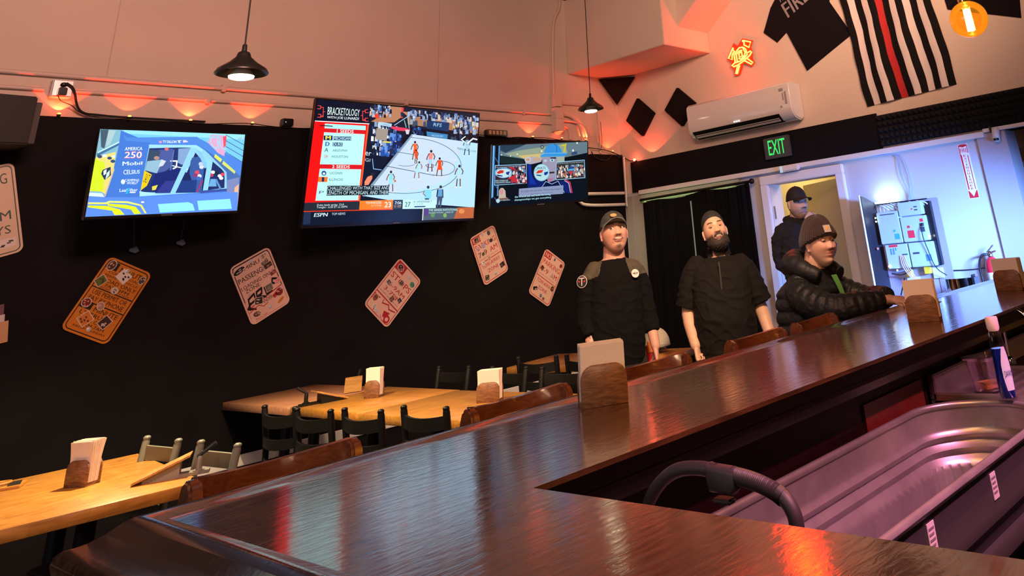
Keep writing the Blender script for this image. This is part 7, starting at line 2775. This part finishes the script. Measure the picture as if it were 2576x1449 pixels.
finish(body, 'body', skin_mat(), p1, 0.0036, 2, make_paint(HM1, P1, (0.56, 0.30, 0.215), (0.48, 0.17, 0.14), (0.13, 0.07, 0.045), stub1, tattoo))
sh1 = finish(shirt_b, 'shirt', black_shirt, p1, 0.006, 3, wrinkle=0.006)
finish(pants, 'trousers', pants_m, p1, 0.009, 3)
shoes(p1, -.035, 0, 0.10, shoe_m)
# olive yokes over the shoulders, part of the shirt's cloth
sh1.data.materials.append(olive)
for p in sh1.data.polygons:
    c = p.center
    u = abs(c.x + 0.022)
    if c.z > 1.312 + 0.25 * max(0.0, 0.16 - u) and 0.080 + max(0, 1.40 - c.z) * 0.30 < u:
        p.material_index = len(sh1.data.materials) - 1
t_logo(p1, sh1, (-0.232, -0.098, 1.303), (-0.42, -0.9, 0.1), 0.037)
t_logo(p1, sh1, (0.112, -0.088, 1.318), (0.30, -0.92, 0.25), 0.026, True)
face_parts(p1, HM1, P1, gaze=(-0.45, -0.1), lid=0.30, smile=(0.028, 0.021, 0.005))
cap1 = brimmed_cap(p1, HM1, P1, pm('dark_mottled_cap', (0.045, 0.048, 0.038), 0.85, var=0.6, vscale=30), pm('grey_visor', (0.10, 0.12, 0.12), 0.8), yaw=-6, tilt=8, low=0.30, off=0.010)
o, _ = disc_on(p1, HM1 @ Vector((-0.010, -0.088, 0.098)), HM1.to_3x3() @ Vector((-0.12, -1, 0.9)), (0, 0, 1), 0.022, pm('gold_patch', (0.42, 0.28, 0.12), 0.6), 'cap_patch', 0.006, parent=cap1, sy=0.75)


def hair_shell(root, HM, P, offs, col, name='hair', jit=0.0015, seed=3):
    rs = head_shell(P, offs, 90, 70, jit, seed)
    mb = MB()
    mb.rings(rs, M=HM)
    return mb.build(name, pm(name + '_fibre', col, 0.8, bump=0.9, bscale=110, bdist=0.004), root, smooth=True)


def short_hair(front, low):
    def f(d):
        x, y, z = d
        k = sst(front, front + 0.15, y) * sst(low, low + 0.12, z)
        return -0.004 + 0.010 * k
    return f


hair_shell(p1, HM1, P1, short_hair(0.06, -0.55), (0.06, 0.04, 0.03))

# ---- person two: bearded cook in a black chef shirt
p2 = thing('person', 'bearded person in a black short-sleeved chef shirt and backwards black cap', 'person', (4.42, 3.43, 0), math.radians(-52.2))
P2 = dict(s=1.0, w=0.077, jaw=0.22, nose=0.024, open=0.002, skin_lid=(0.42, 0.22, 0.14))
HM2 = head_matrix((0.012, -0.02, 1.515), yaw=8, pitch=16, roll=9)
body = MB()
add_head(body, HM2, P2)
limb(body, [(0.02, 0.015, 1.48), (0.02, 0.03, 1.33)], [0.064, 0.076])
torso(body, [(1.36, .015, .03, .09, .06, 0), (1.32, .015, .02, .16, .09, 0), (1.22, .015, .01, .175, .12, 0), (1.0, .015, -.01, .17, .14, 0), (0.84, .015, 0, .17, .13, 0), (0.76, .015, 0, .13, .10, 0)])
sb = MB()
torso(sb, [(1.362, .018, .03, .072, .062, 0), (1.358, .018, .022, .110, .080, 0), (1.335, .017, .015, .165, .105, 0), (1.29, .017, .005, .200, .130, 0), (1.16, .015, -.01, .200, .150, 0), (1.0, .015, -.02, .198, .165, 0), (0.88, .015, -.01, .198, .16, 0), (0.76, .015, 0, .19, .15, 0)])
aL = [(-0.180, 0.0, 1.27), (-0.225, 0.02, 1.03), (-0.188, -0.09, 0.865)]
aR = [(0.185, 0.0, 1.24), (0.262, 0.03, 1.02), (0.298, -0.05, 0.84)]
limb(body, aL, [0.040, 0.046, 0.033])
limb(body, aR, [0.040, 0.046, 0.033])
hand(body, aL[2], (0.12, -0.25, -1), (0.9, -0.3, 0), 1.15, side=-1, thumb_in=0.7)
hand(body, aR[2], (0.0, -0.3, -1), (-1, 0.1, 0), 1.0, side=1, thumb_in=0.7)
limb(sb, [(-0.13, 0.0, 1.315), (-0.175, 0.0, 1.25), (-0.222, 0.012, 1.080)], [0.070, 0.072, 0.074], hem=True)
limb(sb, [(0.16, 0.0, 1.300), (0.205, 0.0, 1.235), (0.260, 0.015, 1.070)], [0.070, 0.072, 0.072], hem=True)
# turned-up collar
col_ = []
for k in range(17):
    a = math.radians(-112 + 360 * k / 17 + 45)
    col_.append(a)
mb2 = MB()
rs = []
for i, (z, r_) in enumerate(((1.365, 0.084), (1.385, 0.078), (1.412, 0.076), (1.412, 0.070), (1.365, 0.072))):
    rs.append([(.02 + r_ * math.sin(a), .02 - r_ * 0.92 * math.cos(a), z + 0.012 * (1 - math.cos(a)) * 0.9 - 0.018 * (abs(a) < 0.6)) for a in [math.radians(34 + 292 * k / 24) for k in range(25)]])
mb2.rings(rs, cap=False, closed=False)
pants = MB()
torso(pants, [(0.86, .015, 0, .18, .145, 0), (0.76, .015, 0, .185, .15, 0), (0.66, .015, 0, .17, .13, 0)])
legs(body, pants, 0.76, .015, 0, r=0.10)


def stub2(c, p, ax):
    d = (0.035, 0.020, 0.014)
    t = gs(p.z + 0.0395, 0.0055) * sst(0.036, 0.026, ax)
    t = max(t, sst(-0.022, -0.045, p.z - 0.25 * (0.05 - min(ax, 0.05))) * sst(0.030, 0.040, ax))
    t = max(t, sst(-0.066, -0.074, p.z))
    return mixc(c, d, min(1, t) * 0.95)


finish(body, 'body', skin_mat(), p2, 0.0036, 2, make_paint(HM2, P2, (0.60, 0.36, 0.235), (0.40, 0.16, 0.12), (0.045, 0.028, 0.02), stub2))
sh2 = finish(sb, 'shirt', chef_black, p2, 0.006, 3, wrinkle=0.007)
mb2.build('collar', chef_black, p2, smooth=True)
finish(pants, 'trousers', pants_m, p2, 0.009, 3)
shoes(p2, .015, 0, 0.10, shoe_m)
face_parts(p2, HM2, P2, gaze=(-0.15, -0.25), lid=0.50, smile=(0.022, 0.019, 0.001))
mb = MB()
mb.box(0.010, 0.020, -0.158, -0.150, 1.10, 1.335)
mb.build('button_placket', pm('placket', (0.016, 0.014, 0.012), 0.7), sh2)


def beard_off(d):
    x, y, z = d
    ax = abs(x)
    k = sst(-0.22, -0.55, z + 0.18 * (1 - ax)) * sst(0.42, 0.05, y)
    # leave the mouth free
    px, pz = 0.077 * x, 0.12 * z
    m = sst(0.7, 1.15, math.hypot(px / 0.028, (pz + 0.053) / 0.019))
    if y > 0:
        m = 1
    th = 0.009 + 0.001 * sst(-0.35, -0.9, z) + 0.016 * sst(-0.3, -0.6, z) * ax
    return -0.004 + (0.004 + th) * k * m


hair_shell(p2, HM2, P2, beard_off, (0.022, 0.013, 0.009), 'beard', 0.003, 5)


def mous(d):
    x, y, z = d
    if y > 0:
        return -0.004
    px, pz = 0.077 * x, 0.12 * z
    k = math.exp(-((pz + 0.0395 + 0.25 * abs(px) ** 1.0 * (abs(px) / 0.03)) / 0.006) ** 2) * sst(0.036, 0.028, abs(px))
    return -0.004 + 0.010 * k


hair_shell(p2, HM2, P2, mous, (0.025, 0.015, 0.010), 'moustache', 0.0008, 6)
hair_shell(p2, HM2, P2, short_hair(-0.05, -0.35), (0.03, 0.02, 0.015))
black_cap = pm('black_cap_cloth', (0.012, 0.013, 0.013), 0.8, bump=0.2, bscale=40)
brimmed_cap(p2, HM2, P2, black_cap, black_cap, yaw=178, tilt=-22, low=0.44, off=0.012)

# ---- person three: in the doorway with a hand at the mouth
p3 = thing('person', 'person in a dark cap by the doorway, hand raised to the mouth', 'person', (6.25, 3.86, 0), math.radians(-58.3))
P3 = dict(s=1.07, w=0.077, jaw=0.22, nose=0.026, skin_lid=(0.42, 0.26, 0.22), brimup=-2)
HM3 = head_matrix((-0.012, -0.02, 1.700), yaw=34, pitch=-2, roll=1)
body = MB()
add_head(body, HM3, P3)
limb(body, [(-0.02, 0.02, 1.66), (-0.04, 0.04, 1.52)], [0.062, 0.072])
torso(body, [(1.54, -.03, .03, .08, .06, 10), (1.50, -.02, .02, .15, .09, 10), (1.40, -.02, .01, .17, .11, 10), (1.15, -.02, 0, .15, .11, 10), (0.98, -.02, 0, .155, .115, 5), (0.90, -.02, 0, .13, .10, 5)])
hb = MB()
torso(hb, [(1.60, -.04, .045, .075, .062, 10), (1.575, -.04, .04, .105, .08, 10), (1.53, -.03, .03, .165, .10, 10), (1.45, -.03, .015, .195, .125, 10), (1.25, -.03, 0, .185, .135, 10), (1.02, -.02, 0, .175, .135, 5), (0.96, -.02, 0, .17, .13, 5)])
aL = [(-0.175, 0.0, 1.475), (-0.235, 0.03, 1.20), (0.02, -0.19, 1.14)]
aR = [(0.15, 0.03, 1.47), (0.21, -0.12, 1.27), (0.125, -0.20, 1.545)]
limb(body, aL, [0.05, 0.042, 0.030])
limb(body, aR, [0.05, 0.042, 0.030])
hand(body, aL[2], (1, -0.2, 0.1), (0, 1, -0.2), 0.6, side=1)
hand(body, aR[2], (-0.75, 0.10, 0.60), (-0.3, 0.9, -0.2), 0.85, side=-1, thumb_in=0.5)
limb(hb, [(-0.13, 0.0, 1.50), (-0.205, 0.0, 1.44), (-0.235, 0.03, 1.21), (0.0, -0.17, 1.15)], [0.075, 0.080, 0.066, 0.05])
limb(hb, [(0.11, 0.03, 1.49), (0.165, 0.01, 1.43), (0.21, -0.12, 1.28), (0.15, -0.185, 1.46)], [0.075, 0.078, 0.064, 0.050])
limb(hb, [(-0.13, 0.06, 1.58), (-0.05, 0.12, 1.57), (0.05, 0.09, 1.575)], [0.035, 0.05, 0.035])
pants = MB()
torso(pants, [(1.00, -.02, 0, .16, .125, 5), (0.90, -.02, 0, .165, .13, 5), (0.80, -.02, 0, .16, .12, 5)])
legs(body, pants, 0.90, -.02, 0)


def stub3(c, p, ax):
    d = (0.16, 0.11, 0.09)
    t = max(sst(-0.030, -0.055, p.z) * 0.45, gs(p.z + 0.038, 0.006) * sst(0.034, 0.024, ax) * 0.8)
    t = max(t, gs(p.x, 0.022) * gs(p.z + 0.085, 0.014) * 0.9)
    return mixc(c, d, t)


finish(body, 'body', skin_mat(), p3, 0.0038, 2, make_paint(HM3, P3, (0.60, 0.42, 0.34), (0.42, 0.2, 0.17), (0.10, 0.07, 0.05), stub3))
finish(hb, 'hooded_top', pm('black_fleece', (0.007, 0.007, 0.008), 0.9, bump=0.5, bscale=10, bdist=0.02), p3, 0.007, 3, wrinkle=0.012)
finish(pants, 'jeans', pm('blue_grey_denim', (0.10, 0.13, 0.17), 0.8, bump=0.4, bscale=20, bdist=0.006), p3, 0.009, 3, wrinkle=0.01)
shoes(p3, -.02, 0, 0.10, shoe_m)
face_parts(p3, HM3, P3, gaze=(-0.35, -0.05), lid=0.36)
cap3 = brimmed_cap(p3, HM3, P3, pm('black_trucker_cap', (0.014, 0.013, 0.015), 0.8), pm('black_visor', (0.012, 0.011, 0.012), 0.8), yaw=2, tilt=6, low=0.28, off=0.010)

# ---- person four: seated at the bar in a puffer jacket and ribbed beanie
p4 = thing('person', 'seated person in a ribbed maroon beanie and black puffer jacket, writing at the bar', 'person', (3.84, 2.28, 0), 0)
P4 = dict(s=0.93, w=0.078, jaw=0.20, nose=0.022, cheek=0.012, skin_lid=(0.46, 0.25, 0.18))
HM4 = head_matrix((0.0, 0.0, 1.385), yaw=-20, pitch=0, roll=0)
body = MB()
add_head(body, HM4, P4)
limb(body, [(0, 0.03, 1.36), (0, 0.08, 1.20)], [0.054, 0.06])
torso(body, [(1.22, 0, .08, .08, .05, 0), (1.17, 0, .09, .14, .07, 0), (1.08, 0, .11, .14, .09, 0), (0.90, 0, .13, .13, .10, 0), (0.80, 0, .13, .15, .12, 0)])
jk = MB()
rows = []
for k in range(40):
    z = 1.268 - k * 0.0121
    t = k / 39
    puff = abs(math.sin(k * PI / 5.0)) ** 0.6
    a = 0.10 + 0.105 * sst(0, 0.22, t) + 0.012 * puff * sst(0.1, 0.3, t)
    b = 0.085 + 0.065 * sst(0, 0.25, t) + 0.012 * puff * sst(0.1, 0.3, t)
    rows.append((z, 0, 0.085 + 0.045 * t, a, b, 0))
torso(jk, rows)
# near (his/her right, -x) arm reaching along the bar, far arm beside it
aN = [(-0.175, 0.085, 1.165), (-0.19, -0.15, 1.075), (-0.005, -0.315, 1.105)]
aF = [(0.175, 0.07, 1.165), (0.20, -0.12, 1.09), (0.06, -0.32, 1.10)]
limb(body, aN, [0.042, 0.036, 0.024])
limb(body, aF, [0.042, 0.036, 0.024])
hand(body, (0.012, -0.335, 1.108), (0.75, -0.62, -0.05), (0.0, 0.15, -1), 0.7, side=-1, L_=0.85, thumb_in=0.5)
hand(body, (0.055, -0.335, 1.10), (-0.3, -0.9, -0.02), (0, 0, -1), 0.35, side=1, L_=0.85, thumb_in=0.3)


def puffy(mb, pts, rad, step=0.045, depth=0.010):
    P_ = chaikin(pts, 3)
    fin = []
    for a, b in zip(P_[:-1], P_[1:]):
        n = max(1, int((b - a).length / 0.008))
        fin += [a.lerp(b, q / n) for q in range(n)]
    fin.append(P_[-1])
    L_ = [0]
    for a, b in zip(fin[:-1], fin[1:]):
        L_.append(L_[-1] + (b - a).length)
    tot = L_[-1]
    rr = []
    for l in L_:
        t = l / tot * (len(rad) - 1)
        i = min(int(t), len(rad) - 2)
        r = rad[i] + (rad[i + 1] - rad[i]) * (t - i)
        rr.append(r - depth + depth * abs(math.sin(PI * l / step)) ** 0.5)
    mb.tube(fin, rr, 18)


puffy(jk, [(-0.10, 0.09, 1.20), (-0.185, 0.06, 1.15), (-0.20, -0.12, 1.09), (-0.16, -0.20, 1.095), (-0.015, -0.312, 1.112)], [0.075, 0.078, 0.070, 0.062, 0.046])
puffy(jk, [(0.10, 0.08, 1.20), (0.18, 0.05, 1.15), (0.20, -0.12, 1.09), (0.17, -0.19, 1.10), (0.065, -0.30, 1.115)], [0.072, 0.076, 0.068, 0.060, 0.046])
# hood bunched behind the neck
hd = MB()
puffy(hd, [(-0.105, -0.035, 1.235), (-0.13, 0.10, 1.295), (0.0, 0.18, 1.31), (0.13, 0.10, 1.295), (0.105, -0.035, 1.235)], [0.035, 0.055, 0.070, 0.055, 0.035], 0.06, 0.006)
pants = MB()
for sx in (-1, 1):
    limb(pants, [(sx * 0.09, 0.12, 0.86), (sx * 0.10, -0.22, 0.84), (sx * 0.10, -0.20, 0.42), (sx * 0.10, -0.14, 0.34)], [0.09, 0.072, 0.056, 0.05])
    limb(body, [(sx * 0.09, 0.12, 0.84), (sx * 0.10, -0.22, 0.84), (sx * 0.10, -0.18, 0.36)], [0.06, 0.05, 0.04])
torso(pants, [(0.95, 0, .13, .14, .12, 0), (0.82, 0, .12, .16, .13, 0), (0.79, 0, .12, .15, .12, 0)])
finish(body, 'body', skin_mat(), p4, 0.0036, 2, make_paint(HM4, P4, (0.62, 0.37, 0.27), (0.50, 0.20, 0.18), (0.05, 0.03, 0.025)))
puff_m = pm('black_puffer_nylon', (0.011, 0.012, 0.014), 0.5, bump=0.5, bscale=34, bdist=0.005, spec=0.3)
finish(jk, 'jacket', puff_m, p4, 0.005, 1, wrinkle=0.0025, wscale=(24, 24, 24))
finish(hd, 'hood', puff_m, p4, 0.005, 1)
finish(pants, 'trousers', pants_m, p4, 0.009, 2)
shoes(p4, 0, -0.14, 0.085, shoe_m, z=0.285)
mb = MB()
rs = []
for k in range(9):
    t = k / 8
    rs.append([(-0.022 + 0.012 * t, -0.052 - 0.035 * t - 0.02 * math.sin(PI * t), 1.235 - 0.22 * t), (0.028 - 0.012 * t, -0.055 - 0.035 * t - 0.02 * math.sin(PI * t), 1.235 - 0.22 * t)])
mb.rings(rs, cap=False, closed=False)
mb.build('green_top', pm('green_shirt_print', (0.10, 0.30, 0.06), 0.7), p4, smooth=True)
face_parts(p4, HM4, P4, gaze=(-0.1, -0.45), lid=0.55)

# ribbed beanie: crown and turned-up cuff
rib_m = pm('maroon_knit', (0.024, 0.009, 0.012), 0.95, bump=0.4, bscale=120, bdist=0.002, sheen=0.2)


def beanie(d, low, th, tilt, rib=0.0028, nr=46):
    x, y, z = d
    h = z + y * tilt
    a = math.atan2(x, -y)
    return -0.006 + (th + 0.006) * sst(low - 0.03, low + 0.02, h) + rib * (abs(math.sin(a * nr / 2)) - 0.5) * sst(low, low + 0.03, h)


mb = MB()
rs = []
for ring in head_dirs(276, 60):
    rs.append([head_point(d, P4, beanie(d, 0.10, 0.018 + 0.022 * sst(0.5, 1.0, d[2]) + 0.014 * sst(0, 1, d[1]), 0.30)) for d in ring])
mb.rings(rs, M=HM4)
bn = mb.build('beanie', rib_m, p4, smooth=True)
mb = MB()
rs = []
for ring in head_dirs(276, 60):
    rs.append([head_point(d, P4, (beanie(d, 0.06, 0.026, 0.30) if d[2] + 0.30 * d[1] < 0.50 else -0.01)) for d in ring])
mb.rings(rs, M=HM4)
mb.build('cuff', rib_m, bn, smooth=True)
LM = HM4 @ Matrix.Rotation(math.radians(-12), 4, 'Z') @ Matrix.Translation((0.0, -0.108, 0.072)) @ Matrix.Rotation(math.radians(-22), 4, 'X')
mb = MB()
mb.box(-0.019, 0.019, -0.003, 0.003, -0.019, 0.019, LM)
lb = mb.build('patch_label', pm('pale_patch', (0.42, 0.36, 0.33), 0.7), bn)
mb = MB()
mb.sphere((0, -0.0035, 0.003), (0.008, 0.001, 0.009), 12, 8, M=LM)
mb.build('patch_emblem', pm('orange_emblem', (0.75, 0.30, 0.03), 0.6), lb)
pe = thing('pen', 'thin black pen held up in the seated person\'s hand', 'pen', (3.905, 1.905, 1.118))
mb = MB()
mb.tube([(0, 0, 0), (0.012, -0.03, 0.075)], 0.0032, 8)
mb.build('barrel', M['blackgloss'], pe, smooth=True)
pp = thing('paper_sheet', 'white sheet of paper on the bar under the writing hand', 'paper', (3.93, 1.80, BZ + 0.0008), math.radians(12))
mb = MB()
mb.box(-0.10, 0.10, -0.06, 0.06, 0, 0.001)
mb.build('sheet', pm('white_sheet', (0.7, 0.7, 0.72), 0.7), pp)
o = copy_tree(st)
o.location = (3.84, 2.47, 0)
o.rotation_euler = (0, 0, 0)
o['label'] = 'mahogany bar stool under the seated person in the beanie'
